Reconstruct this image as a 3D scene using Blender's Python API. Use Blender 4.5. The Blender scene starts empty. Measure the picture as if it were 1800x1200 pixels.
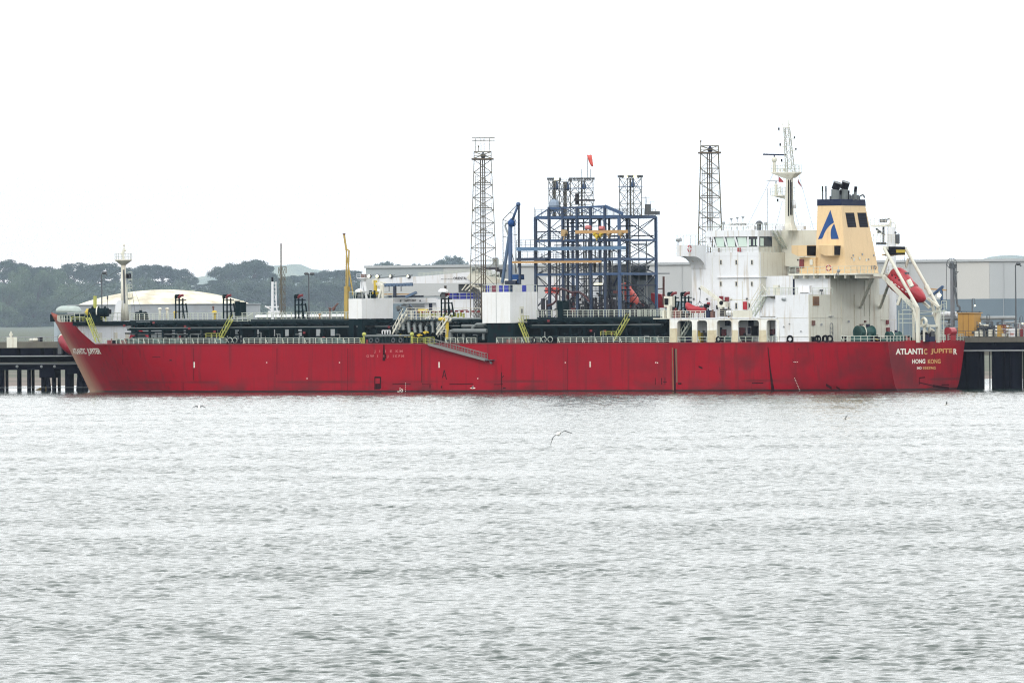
import bpy, math, random
import numpy as np
from mathutils import Vector, Matrix

random.seed(7)
SC = bpy.context.scene
COL = SC.collection
# ------------------------------------------------------------------ camera
FOC, HOR, CAMH, ROLL = 14250.0, 560.0, 13.9, 0.0075      # focal length and horizon in photo pixels
cd = bpy.data.cameras.new('camera'); cam = bpy.data.objects.new('camera', cd); COL.objects.link(cam)
cd.sensor_width = 36.0; cd.sensor_fit = 'HORIZONTAL'; cd.lens = 36.0 * FOC / 1800.0
cd.shift_y = (HOR - 600.0) / 1800.0
cd.clip_start = 1.0; cd.clip_end = 200000.0
cam.matrix_world = Matrix.Translation((0, 0, CAMH)) @ Matrix.Rotation(math.radians(90), 4, 'X') @ Matrix.Rotation(-ROLL, 4, 'Z')
SC.camera = cam
# ------------------------------------------------------------------ world and sun
SUN_EL, SUN_ROT = math.radians(38), math.radians(200)
w = bpy.data.worlds.new('World'); SC.world = w; w.use_nodes = True
nt = w.node_tree; nt.nodes.clear()
sky = nt.nodes.new('ShaderNodeTexSky'); sky.sky_type = 'NISHITA'; sky.sun_disc = False
sky.sun_elevation = SUN_EL; sky.sun_rotation = SUN_ROT
sky.air_density = 1.0; sky.dust_density = 5.0; sky.ozone_density = 1.0
hs = nt.nodes.new('ShaderNodeHueSaturation'); hs.inputs['Saturation'].default_value = 0.22
mx = nt.nodes.new('ShaderNodeMix'); mx.data_type = 'RGBA'; mx.inputs[0].default_value = 0.8
mx.inputs[7].default_value = (11.35, 11.5, 11.45, 1)      # the even white of a closed cloud layer
bg = nt.nodes.new('ShaderNodeBackground'); bg.inputs['Strength'].default_value = 0.175
ow = nt.nodes.new('ShaderNodeOutputWorld')
nt.links.new(sky.outputs[0], hs.inputs['Color']); nt.links.new(hs.outputs[0], mx.inputs[6])
# a faint warm glow low in the sky on the left
tcw = nt.nodes.new('ShaderNodeTexCoord'); sxw = nt.nodes.new('ShaderNodeSeparateXYZ'); nt.links.new(tcw.outputs['Generated'], sxw.inputs[0])
def mrw(src, a, b):
    r = nt.nodes.new('ShaderNodeMapRange'); r.interpolation_type = 'SMOOTHSTEP'; r.inputs[1].default_value = a; r.inputs[2].default_value = b; nt.links.new(src, r.inputs[0]); return r.outputs[0]
mw = nt.nodes.new('ShaderNodeMath'); mw.operation = 'MULTIPLY'; nt.links.new(mrw(sxw.outputs['Z'], 0.04, 0.004), mw.inputs[0]); nt.links.new(mrw(sxw.outputs['X'], 0.03, -0.09), mw.inputs[1])
wm = nt.nodes.new('ShaderNodeMix'); wm.data_type = 'RGBA'; wm.blend_type = 'MULTIPLY'; wm.inputs[7].default_value = (0.86, 0.72, 0.62, 1); nt.links.new(mw.outputs[0], wm.inputs[0]); nt.links.new(mx.outputs[2], wm.inputs[6])
nt.links.new(wm.outputs[2], bg.inputs['Color']); nt.links.new(bg.outputs[0], ow.inputs[0])
sl = bpy.data.lights.new('sun', 'SUN'); sl.energy = 0.75; sl.angle = math.radians(14); sl.color = (1.0, 0.96, 0.9)
so = bpy.data.objects.new('sun', sl); COL.objects.link(so)
sdir = Vector((math.sin(SUN_ROT) * math.cos(SUN_EL), math.cos(SUN_ROT) * math.cos(SUN_EL), math.sin(SUN_EL)))
so.rotation_euler = sdir.to_track_quat('Z', 'Y').to_euler()
vs = SC.view_settings; vs.view_transform = 'Standard'; vs.look = 'None'; vs.exposure = 0.12; vs.gamma = 1.0
SC.render.engine = 'CYCLES'
cy = SC.cycles; cy.max_bounces = 5; cy.diffuse_bounces = 3; cy.glossy_bounces = 3; cy.transmission_bounces = 3
cy.volume_bounces = 0; cy.caustics_reflective = False; cy.caustics_refractive = False; cy.use_denoising = True; cy.denoising_prefilter = 'NONE'
cy.pixel_filter_type = 'BLACKMAN_HARRIS'; cy.filter_width = 1.15

# ------------------------------------------------------------------ measuring: pixels of the photograph <-> places
A31 = math.radians(31)
FW = Vector((-math.cos(A31), math.sin(A31), 0)); PT = Vector((-math.sin(A31), -math.cos(A31), 0))
ORG = Vector(((1560 - 900) * 1500 / FOC, 1500, 0)) - PT * 15.3
SHIP = Matrix(((FW.x, PT.x, 0, ORG.x), (FW.y, PT.y, 0, ORG.y), (0, 0, 1, 0), (0, 0, 0, 1)))
SI = SHIP.inverted()
CR, SR = math.cos(ROLL), math.sin(ROLL)
def ray(px, py):
    dx, dy = px - 900, py - HOR
    u, v = CR * dx - SR * dy, SR * dx + CR * dy
    return Vector((u / FOC, 1.0, -v / FOC))
def W(px, py, Y):
    r = ray(px, py) * Y; return Vector((r.x, r.y, r.z + CAMH))
_c = SI @ Vector((0, 0, CAMH))
def hit(px, py, p0, n):
    d = SI.to_3x3() @ ray(px, py); p0 = Vector(p0); n = Vector(n)
    t = (p0 - _c).dot(n) / d.dot(n); return _c + d * t
def S(px, py, ys): return hit(px, py, (0, ys, 0), (0, 1, 0))       # on a plane along the ship
def A(px, py, xs): return hit(px, py, (xs, 0, 0), (1, 0, 0))       # on a plane across the ship
def zat(py, xs, ys):
    p = SHIP @ Vector((xs, ys, 0)); u = FOC * p.x / p.y
    v = (py - HOR + SR * u) / CR; return CAMH - v * p.y / FOC
def ww(wpx, Y): return wpx * Y / FOC

# ------------------------------------------------------------------ materials
MATS = {}
def mat(name, col, rough=0.5, dirt=0.12, dcol=(0.12, 0.1, 0.07), streak=0.0, scol=(0.18, 0.09, 0.04), metal=0.0, scale=0.35, fine=0.08, emit=None, bump=0.0, spec=0.5):
    m = bpy.data.materials.new(name); m.use_nodes = True; n = m.node_tree; L = n.links
    b = n.nodes['Principled BSDF']; b.inputs['Roughness'].default_value = rough; b.inputs['Metallic'].default_value = metal
    b.inputs['Specular IOR Level'].default_value = spec
    tc = n.nodes.new('ShaderNodeTexCoord')
    def noise(sc, vec=None, det=4, map_=None):
        t = n.nodes.new('ShaderNodeTexNoise'); t.inputs['Scale'].default_value = sc; t.inputs['Detail'].default_value = det
        if map_:
            mp = n.nodes.new('ShaderNodeMapping'); mp.inputs['Scale'].default_value = map_
            L.new(tc.outputs['Object'], mp.inputs[0]); L.new(mp.outputs[0], t.inputs['Vector'])
        else: L.new(tc.outputs['Object'], t.inputs['Vector'])
        return t.outputs['Fac']
    def ramp(src, a, b2, hi=1.0):
        r = n.nodes.new('ShaderNodeMapRange'); r.inputs[1].default_value = a; r.inputs[2].default_value = b2
        r.inputs[3].default_value = 0; r.inputs[4].default_value = hi; L.new(src, r.inputs[0]); return r.outputs[0]
    def mix(fac, c1, c2):
        x = n.nodes.new('ShaderNodeMix'); x.data_type = 'RGBA'
        L.new(fac, x.inputs[0])
        if isinstance(c1, tuple): x.inputs[6].default_value = c1 + (1,)
        else: L.new(c1, x.inputs[6])
        if isinstance(c2, tuple): x.inputs[7].default_value = c2 + (1,)
        else: L.new(c2, x.inputs[7])
        return x.outputs[2]
    c = mix(ramp(noise(scale * 6, det=6), 0.3, 0.7, fine * 3), tuple(col), tuple(min(1, v * 0.82) for v in col))
    if dirt: c = mix(ramp(noise(scale, det=8), 0.46, 0.78, dirt * 2), c, tuple(dcol))
    if streak: c = mix(ramp(noise(1.0, det=5, map_=(1.6, 1.6, 0.12)), 0.55, 0.8, streak), c, tuple(scol))
    L.new(c, b.inputs['Base Color'])
    if emit: b.inputs['Emission Color'].default_value = tuple(emit[:3]) + (1,); b.inputs['Emission Strength'].default_value = emit[3]
    if bump:
        bp = n.nodes.new('ShaderNodeBump'); bp.inputs['Strength'].default_value = bump; bp.inputs['Distance'].default_value = 0.1
        L.new(noise(1.2, det=5), bp.inputs['Height']); L.new(bp.outputs[0], b.inputs['Normal'])
    MATS[name] = m; return m
M_WHITE = mat('white_paint', (0.65, 0.67, 0.695), 0.45, 0.05, (0.36, 0.34, 0.28), 0.9, (0.34, 0.27, 0.17))
M_CREAM = mat('aged_cream_and_aft_light', (0.6, 0.595, 0.515), 0.5, 0.1, (0.32, 0.26, 0.17), 0.8, (0.26, 0.17, 0.08))  # aged cream; on aft walls it stands for their warmer light
M_RAIL = mat('rail_paint', (0.44, 0.48, 0.42), 0.5, 0.06)
M_YRAIL = mat('yellow_rail_paint', (0.36, 0.38, 0.08), 0.5, 0.1)
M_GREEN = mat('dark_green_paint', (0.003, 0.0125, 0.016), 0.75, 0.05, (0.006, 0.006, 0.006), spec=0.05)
M_GREEN2 = mat('pipe_green_paint', (0.009, 0.022, 0.026), 0.6, 0.15, (0.01, 0.01, 0.01), spec=0.15)
M_GREENM = mat('winch_green_paint', (0.01, 0.06, 0.055), 0.45, 0.1)
M_PIPE = mat('weathered_pipe_grey', (0.13, 0.15, 0.15), 0.5, 0.2, (0.05, 0.05, 0.05))
M_BLACK = mat('black_rubber', (0.004, 0.004, 0.008), 0.6, 0.0, spec=0.1)
M_TAN = mat('funnel_buff_paint', (0.62, 0.45, 0.245), 0.5, 0.08, (0.4, 0.27, 0.15), 0.35, (0.32, 0.2, 0.1))
M_NAVY = mat('navy_paint', (0.01, 0.016, 0.045), 0.6, 0.05, spec=0.15)
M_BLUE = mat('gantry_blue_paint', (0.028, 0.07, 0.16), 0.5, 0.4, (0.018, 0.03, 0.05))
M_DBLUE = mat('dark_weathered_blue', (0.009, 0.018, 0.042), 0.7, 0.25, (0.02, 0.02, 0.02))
M_LOGO = mat('emblem_blue', (0.01, 0.055, 0.19), 0.6, 0.0, spec=0.2)
M_ORANGE = mat('hoist_beam_tan', (0.42, 0.25, 0.1), 0.5, 0.1)
M_YELLOW = mat('signal_yellow', (0.5, 0.36, 0.02), 0.5, 0.1)
M_OCHRE = mat('ochre_panel', (0.42, 0.23, 0.05), 0.6, 0.1)
M_RED = mat('lifeboat_red', (0.32, 0.01, 0.02), 0.35, 0.05, (0.2, 0.02, 0.02))
M_CORAL = mat('faded_lifeboat_orange', (0.55, 0.07, 0.05), 0.4, 0.05)
M_DRED = mat('dark_red_paint', (0.16, 0.008, 0.014), 0.5, 0.1)
M_DECK = mat('red_brown_deck', (0.06, 0.03, 0.03), 0.7, 0.2)
M_CONC = mat('jetty_concrete', (0.11, 0.105, 0.085), 0.8, 0.3, (0.05, 0.045, 0.04), 0.5, (0.03, 0.03, 0.03), bump=0.5)
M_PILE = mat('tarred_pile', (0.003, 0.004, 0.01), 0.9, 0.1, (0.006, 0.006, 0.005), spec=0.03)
M_LATT = mat('galvanised_lattice', (0.11, 0.1, 0.07), 0.6, 0.2, (0.08, 0.06, 0.03))
M_GREY = mat('grey_steel', (0.24, 0.26, 0.27), 0.5, 0.15)
M_DGREY = mat('dark_grey_steel', (0.06, 0.07, 0.08), 0.55, 0.15)
M_GLASS = mat('bridge_glass', (0.012, 0.02, 0.035), 0.06, 0.0, fine=0.0)
M_GLASSL = mat('lit_through_glass', (0.5, 0.62, 0.56), 0.1, 0.0, fine=0.02)
M_RUST = mat('rust', (0.2, 0.11, 0.05), 0.8, 0.3, (0.08, 0.03, 0.02))
M_BARREL = mat('blue_plastic', (0.01, 0.02, 0.26), 0.4, 0.05)
M_LAMP = mat('floodlight_glow', (0.9, 0.9, 0.6), 0.3, 0.0, emit=(1.0, 0.95, 0.55, 2.2))
M_TXTW = mat('lettering_white', (0.8, 0.78, 0.7), 0.5, 0.1)
M_TXTD = mat('lettering_black', (0.02, 0.02, 0.02), 0.5, 0.0)
M_BROWN = mat('brown_fittings', (0.12, 0.05, 0.04), 0.6, 0.2)

def nodes_of(name, rough=0.6):
    m = bpy.data.materials.new(name); m.use_nodes = True
    m.node_tree.nodes['Principled BSDF'].inputs['Roughness'].default_value = rough
    return m, m.node_tree, m.node_tree.nodes['Principled BSDF']

# ------------------------------------------------------------------ mesh building
BASE = {}
class MB:
    def __init__(s): s.v = []; s.f = []; s.mi = []; s.cur = 0
    def add(s, vs, fs):
        o = len(s.v); s.v += [tuple(v) for v in vs]; s.f += [tuple(i + o for i in f) for f in fs]; s.mi += [s.cur] * len(fs); return s
    def hexa(s, p):  # 8 points: bottom ring 0-3, top ring 4-7
        return s.add(p, [(3, 2, 1, 0), (4, 5, 6, 7), (0, 1, 5, 4), (1, 2, 6, 5), (2, 3, 7, 6), (3, 0, 4, 7)])
    def box(s, a, b):
        x0, x1 = sorted((a[0], b[0])); y0, y1 = sorted((a[1], b[1])); z0, z1 = sorted((a[2], b[2]))
        return s.hexa([(x0, y0, z0), (x1, y0, z0), (x1, y1, z0), (x0, y1, z0), (x0, y0, z1), (x1, y0, z1), (x1, y1, z1), (x0, y1, z1)])
    def bar(s, a, b, w=0.1, h=None):
        a = Vector(a); b = Vector(b); d = b - a
        if d.length < 1e-6: return s
        h = h or w; d.normalize(); up = Vector((0, 0, 1)) if abs(d.z) < 0.95 else Vector((0, 1, 0))
        r = d.cross(up).normalized(); u = r.cross(d).normalized(); r *= w / 2; u *= h / 2
        return s.hexa([a - r - u, a + r - u, b + r - u, b - r - u, a - r + u, a + r + u, b + r + u, b - r + u])
    def tube(s, a, b, r, r2=None, n=8, cap=True):
        a = Vector(a); b = Vector(b); d = (b - a).normalized(); r2 = r if r2 is None else r2
        up = Vector((0, 0, 1)) if abs(d.z) < 0.9 else Vector((1, 0, 0))
        x = d.cross(up).normalized(); y = d.cross(x)
        vs = [a + (x * math.cos(t) + y * math.sin(t)) * r for t in [2 * math.pi * i / n for i in range(n)]]
        vs += [b + (x * math.cos(t) + y * math.sin(t)) * r2 for t in [2 * math.pi * i / n for i in range(n)]]
        fs = [(i, (i + 1) % n, n + (i + 1) % n, n + i) for i in range(n)]
        if cap: fs += [tuple(range(n - 1, -1, -1)), tuple(range(n, 2 * n))]
        return s.add(vs, fs)
    def pipe(s, pts, r, n=8):
        for i in range(len(pts) - 1): s.tube(pts[i], pts[i + 1], r, n=n)
        return s
    def prism(s, pts, off):
        off = Vector(off); n = len(pts); p = [Vector(q) for q in pts]
        return s.add(p + [q + off for q in p], [tuple(range(n - 1, -1, -1)), tuple(range(n, 2 * n))] + [(i, (i + 1) % n, n + (i + 1) % n, n + i) for i in range(n)])
    def ball(s, c, rx, ry=None, rz=None, n=10, m=6, z0=-1.0):
        ry = ry or rx; rz = rz or rx; c = Vector(c); vs = []; fs = []
        for j in range(m + 1):
            t = math.asin(max(-1, z0)) + (math.pi / 2 - math.asin(max(-1, z0))) * j / m
            for i in range(n):
                a = 2 * math.pi * i / n
                vs.append(c + Vector((rx * math.cos(t) * math.cos(a), ry * math.cos(t) * math.sin(a), rz * math.sin(t))))
        for j in range(m):
            for i in range(n): fs.append((j * n + i, j * n + (i + 1) % n, (j + 1) * n + (i + 1) % n, (j + 1) * n + i))
        fs.append(tuple(range(n - 1, -1, -1)))
        return s.add(vs, fs)
    def torus(s, c, R, r, ax, n=16, m=6):
        c = Vector(c); ax = Vector(ax).normalized(); up = Vector((0, 0, 1)) if abs(ax.z) < 0.9 else Vector((1, 0, 0))
        x = ax.cross(up).normalized(); y = ax.cross(x); vs = []; fs = []
        for i in range(n):
            t = 2 * math.pi * i / n; d = x * math.cos(t) + y * math.sin(t)
            for j in range(m):
                q = 2 * math.pi * j / m; vs.append(c + d * (R + r * math.cos(q)) + ax * r * math.sin(q))
        for i in range(n):
            for j in range(m): fs.append((i * m + j, ((i + 1) % n) * m + j, ((i + 1) % n) * m + (j + 1) % m, i * m + (j + 1) % m))
        return s.add(vs, fs)
    def loft(s, rings, cap=True):
        n = len(rings[0]); o = []
        for r in rings: o += list(r)
        fs = [(k * n + i, k * n + (i + 1) % n, (k + 1) * n + (i + 1) % n, (k + 1) * n + i) for k in range(len(rings) - 1) for i in range(n)]
        if cap: fs += [tuple(range(n - 1, -1, -1)), tuple(range(len(o) - n, len(o)))]
        return s.add(o, fs)
    def rail(s, pts, h=1.1, step=1.35, t=0.085, nr=3, brace=0):
        up = Vector((0, 0, h)); pts = [Vector(p) for p in pts]
        for a, b in zip(pts, pts[1:]):
            for k in range(nr): 
                z = Vector((0, 0, h * (k + 1) / nr)); s.bar(a + z, b + z, t * (1 if k == nr - 1 else 0.7))
            n = max(1, round((b - a).length / step))
            for i in range(n + 1):
                q = a + (b - a) * i / n; s.bar(q, q + up, t)
                if brace and i % brace == 0: s.bar(q + up * 0.9, q + (b - a).normalized() * 0.45, t)
        return s
    def stair(s, a, b, side, w=0.9, rail_h=1.0, t=0.1, treads=True):
        a = Vector(a); b = Vector(b); sd = Vector(side).normalized() * w / 2
        for q in (-1, 1):
            s.bar(a + sd * q, b + sd * q, t, t * 2.2)
            s.bar(a + sd * q + Vector((0, 0, rail_h)), b + sd * q + Vector((0, 0, rail_h)), t * 0.8)
            for k in range(4):
                p = a + (b - a) * (k + 0.3) / 4 + sd * q; s.bar(p, p + Vector((0, 0, rail_h)), t * 0.7)
        n = int((b - a).length / 0.5)
        for i in range(1, n):
            p = a + (b - a) * i / n; s.bar(p - sd, p + sd, 0.28, 0.06)
        return s
    def lattice(s, c, z0, z1, w0, w1, lev, t=0.14, tb=0.1, ax=None, depth=None):
        """four legs, rings and crossed braces; c = (x, y); w0/w1 widths below and above"""
        c = Vector((c[0], c[1], 0)); ex, ey = ax or (Vector((1, 0, 0)), Vector((0, 1, 0)))
        def cor(z):
            f = (z - z0) / (z1 - z0); h = (w0 + (w1 - w0) * f) / 2; hd = h if depth is None else depth / 2
            return [c + ex * (sx * h) + ey * (sy * hd) + Vector((0, 0, z)) for sx, sy in ((-1, -1), (1, -1), (1, 1), (-1, 1))]
        prev = cor(z0)
        for k in range(lev):
            nx = cor(z0 + (z1 - z0) * (k + 1) / lev)
            for i in range(4):
                j = (i + 1) % 4
                s.bar(prev[i], nx[i], t); s.bar(nx[i], nx[j], tb)
                s.bar(prev[i], nx[j], tb); s.bar(prev[j], nx[i], tb)
            prev = nx
        return s
    def build(s, name, mats, parent=None, smooth=False, base=None, frame=None):
        if not isinstance(mats, (list, tuple)): mats = [mats]
        me = bpy.data.meshes.new(name); b = base
        if b is None: b = BASE.get(parent.name, Vector()) if parent is not None else Vector()
        b = Vector(b)
        me.from_pydata([(v[0] - b.x, v[1] - b.y, v[2] - b.z) for v in s.v], [], s.f)
        for m in mats: me.materials.append(m)
        if len(mats) > 1: me.polygons.foreach_set('material_index', s.mi)
        if smooth: me.polygons.foreach_set('use_smooth', [True] * len(me.polygons))
        me.update()
        o = bpy.data.objects.new(name, me); COL.objects.link(o)
        if parent is not None: o.parent = parent; BASE[o.name] = b
        elif frame is not None: o.matrix_world = frame @ Matrix.Translation(b)
        else: o.matrix_world = Matrix.Translation(b)
        return o
def tag(o, label, cat, group=None):
    o['label'] = label; o['category'] = cat
    if group: o['group'] = group
    return o
def thing(name, label, cat, base, frame=SHIP, group=None):
    o = bpy.data.objects.new(name, None); COL.objects.link(o); base = Vector(base)
    o.empty_display_size = 0.5
    o.matrix_world = (frame if frame is not None else Matrix.Identity(4)) @ Matrix.Translation(base)
    BASE[o.name] = base; return tag(o, label, cat, group)
def one(mb, name, label, cat, mats, base, frame=SHIP, group=None, smooth=False):
    return tag(mb.build(name, mats, None, smooth, base, frame), label, cat, group)
def struct(o): o['kind'] = 'structure'; return o
def text_mb(body, mb, origin, right, up, width, height, thick=0.03, fn=None, cur=0):
    cu = bpy.data.curves.new('lettering', 'FONT'); cu.body = body; cu.size = 1.0; cu.offset = 0.032
    cu.resolution_u = 3
    ob = bpy.data.objects.new('lettering', cu); COL.objects.link(ob)
    dg = bpy.context.evaluated_depsgraph_get(); me = bpy.data.meshes.new_from_object(ob.evaluated_get(dg))
    xs = [v.co.x for v in me.vertices]; ys = [v.co.y for v in me.vertices]
    x0, x1, y0, y1 = min(xs), max(xs), min(ys), max(ys)
    right = Vector(right); up = Vector(up); origin = Vector(origin)
    vs = []
    for v in me.vertices:
        a = (v.co.x - x0) / (x1 - x0) * width; b = (v.co.y - y0) / (y1 - y0) * height
        vs.append(fn(a, b) if fn else origin + right * a + up * b)
    mb.cur = cur; mb.add(vs, [tuple(p.vertices) for p in me.polygons]); mb.cur = 0
    bpy.data.objects.remove(ob); bpy.data.curves.remove(cu); bpy.data.meshes.remove(me)
    return mb
# ================================================================== SETTING
def make_water():
    ys = [255.0]
    while ys[-1] < 1700: ys.append(ys[-1] + max(0.13, ys[-1] * 0.00048))
    while ys[-1] < 120000: ys.append(ys[-1] * 1.12)
    Y = np.array(ys, dtype=np.float64); NC = 420
    t = np.linspace(-1, 1, NC); hw = 0.0665 * np.minimum(Y, 3000) + 3.0
    X = hw[:, None] * t[None, :]
    out = np.array([3.0, 12.0, 60.0])
    big = np.maximum(Y, 700)[:, None] * np.array([0.14, 0.6, 4.0])[None, :]
    X = np.concatenate([-(big[:, ::-1]) - 30, X, big + 30], axis=1)
    YY = np.repeat(Y[:, None], X.shape[1], axis=1)
    dy = np.gradient(Y)[:, None]; dx = (2 * hw / NC)[:, None]
    rs = np.random.RandomState(3); Z = np.zeros_like(X)
    Xf = X.astype(np.float32); Yf = YY.astype(np.float32)
    near = Y < 1700; Xn = Xf[near]; Yn = Yf[near]; Zn = np.zeros_like(Xn)
    res = np.maximum(dy, dx)[near].astype(np.float32)
    NWV = 120
    for i in range(NWV):
        lam = 0.36 * (3.3 / 0.36) ** (rs.rand() ** 1.15)
        th = 1.35 + rs.randn() * (0.75 if lam < 2 else 0.5)
        k = 2 * math.pi / lam
        slope = 0.029 if lam < 1.6 else 0.017
        amp = slope / k * 1.0
        fade = np.clip(lam / (res * 1.3) - 0.6, 0, 1)
        ph = rs.rand() * 6.28
        arg = k * (math.cos(th) * Xn + math.sin(th) * Yn) + ph
        Zn += amp * fade * np.sin(arg + 0.5 * np.sin(arg))
    # gusts: calmer and rougher patches of tens of metres
    g = np.ones_like(Xn)
    for i in range(7):
        a = rs.rand() * 3.14; l = rs.uniform(14, 60); g += 0.08 * np.sin(2 * math.pi / l * (math.cos(a) * Xn * 0.6 + math.sin(a) * Yn) + rs.rand() * 6)
    edge = np.clip((1650 - Yn) / 200, 0, 1); Zn *= np.clip(g, 0.35, 1.7) * edge
    inner = np.zeros(X.shape[1], dtype=bool); inner[3:-3] = True
    Zn[:, ~inner] = 0
    Z[near] = Zn
    R, C = X.shape
    v = np.stack([X, YY, Z], axis=2).reshape(-1, 3).astype(np.float32)
    idx = np.arange(R * C).reshape(R, C)
    f = np.stack([idx[:-1, :-1], idx[:-1, 1:], idx[1:, 1:], idx[1:, :-1]], axis=2).reshape(-1, 4).astype(np.int32)
    me = bpy.data.meshes.new('water'); me.vertices.add(len(v)); me.vertices.foreach_set('co', v.ravel())
    me.loops.add(len(f) * 4); me.loops.foreach_set('vertex_index', f.ravel())
    me.polygons.add(len(f)); me.polygons.foreach_set('loop_start', np.arange(0, len(f) * 4, 4, dtype=np.int32))
    me.polygons.foreach_set('loop_total', np.full(len(f), 4, dtype=np.int32))
    me.polygons.foreach_set('use_smooth', np.ones(len(f), dtype=bool)); me.update(calc_edges=True)
    m, n, b = nodes_of('sea_water', 0.1); b.inputs['Base Color'].default_value = (0.018, 0.034, 0.028, 1)
    b.inputs['IOR'].default_value = 1.38
    L = n.links; tc = n.nodes.new('ShaderNodeTexCoord')
    mp = n.nodes.new('ShaderNodeMapping'); mp.inputs['Scale'].default_value = (0.55, 1.0, 1.0); L.new(tc.outputs['Object'], mp.inputs[0])
    t1 = n.nodes.new('ShaderNodeTexNoise'); t1.inputs['Scale'].default_value = 3.2; t1.inputs['Detail'].default_value = 5; L.new(mp.outputs[0], t1.inputs['Vector'])
    t2 = n.nodes.new('ShaderNodeTexNoise'); t2.inputs['Scale'].default_value = 0.55; t2.inputs['Detail'].default_value = 6; t2.inputs['Roughness'].default_value = 0.6; L.new(mp.outputs[0], t2.inputs['Vector'])
    b1 = n.nodes.new('ShaderNodeBump'); b1.inputs['Strength'].default_value = 0.6; b1.inputs['Distance'].default_value = 0.05; L.new(t1.outputs['Fac'], b1.inputs['Height'])
    b2 = n.nodes.new('ShaderNodeBump'); b2.inputs['Strength'].default_value = 0.4; b2.inputs['Distance'].default_value = 0.28; L.new(t2.outputs['Fac'], b2.inputs['Height']); L.new(b1.outputs[0], b2.inputs['Normal'])
    L.new(b2.outputs[0], b.inputs['Normal'])
    me.materials.append(m)
    o = bpy.data.objects.new('water', me); COL.objects.link(o); return struct(o)
make_water()

# shore: mud, then grass, rising inland
def shore_z(X, Y):
    pr = [(1755, -1.5), (1772, 0.05), (1830, 0.8), (1950, 1.6), (4400, 2.0), (16500, 2.0), (16800, 5), (17170, 22), (17470, 50), (18000, 84), (19500, 86), (21600, 84), (30000, 10)]
    z = pr[-1][1]
    for (a, za), (b, zb) in zip(pr, pr[1:]):
        if a <= Y <= b: z = za + (zb - za) * (Y - a) / (b - a); break
    f = max(0.0, min(1.0, (70 * Y / 3700 - X) / 110.0))           # low reclaimed ground on the right
    return z * f + (min(z, 4.0)) * (1 - f)
def make_shore():
    v = []; f = []
    xs = [-6000, -3000, -1800, -1300] + [(-1200 + 35 * i) for i in range(60)] + [1200, 2000, 6000]
    ys = [1755, 1772, 1785, 1800, 1830, 1880, 1950, 2200, 2800, 3400, 4400, 6000, 8000, 12000, 16500, 16800, 17170, 17470, 18000, 18800, 19500, 21600, 24000, 30000]
    rs = random.Random(4)
    for y in ys:
        for x in xs: v.append((x, y + (rs.uniform(-6, 6) if 1755 < y < 22000 else 0), shore_z(x, y) + (rs.uniform(-.5, .5) if 16500 < y < 22000 else 0)))
    n = len(xs)
    for j in range(len(ys) - 1):
        for i in range(n - 1): f.append((j * n + i, j * n + i + 1, (j + 1) * n + i + 1, (j + 1) * n + i))
    m, nd, b = nodes_of('shore_ground', 0.9); L = nd.links
    g = nd.nodes.new('ShaderNodeNewGeometry'); sx = nd.nodes.new('ShaderNodeSeparateXYZ'); L.new(g.outputs['Position'], sx.inputs[0])
    t = nd.nodes.new('ShaderNodeTexNoise'); t.inputs['Scale'].default_value = 0.03; t.inputs['Detail'].default_value = 8; L.new(g.outputs['Position'], t.inputs['Vector'])
    ad = nd.nodes.new('ShaderNodeMath'); ad.operation = 'MULTIPLY_ADD'; ad.inputs[1].default_value = 5; L.new(t.outputs['Fac'], ad.inputs[0]); L.new(sx.outputs['Z'], ad.inputs[2])
    r = nd.nodes.new('ShaderNodeValToRGB'); mr = nd.nodes.new('ShaderNodeMapRange'); mr.inputs[2].default_value = 20; L.new(ad.outputs[0], mr.inputs[0]); L.new(mr.outputs[0], r.inputs[0])
    e = r.color_ramp.elements; e[0].position = 0.14; e[0].color = (0.13, 0.1, 0.085, 1); e[1].position = 0.34; e[1].color = (0.06, 0.08, 0.035, 1)
    e.new(0.2).color = (0.045, 0.058, 0.034, 1); e.new(0.9).color = (0.05, 0.07, 0.03, 1)
    L.new(r.outputs[0], b.inputs['Base Color'])
    me = bpy.data.meshes.new('shore'); me.from_pydata(v, [], f); me.materials.append(m)
    o = bpy.data.objects.new('shore', me); COL.objects.link(o); return struct(o)
make_shore()
# quay ground under the great shed
mq = MB().box((-45, 2480, -1), (2600, 3424, 3.0))
struct(mq.build('quay_ground', M_CONC, None))
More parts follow.
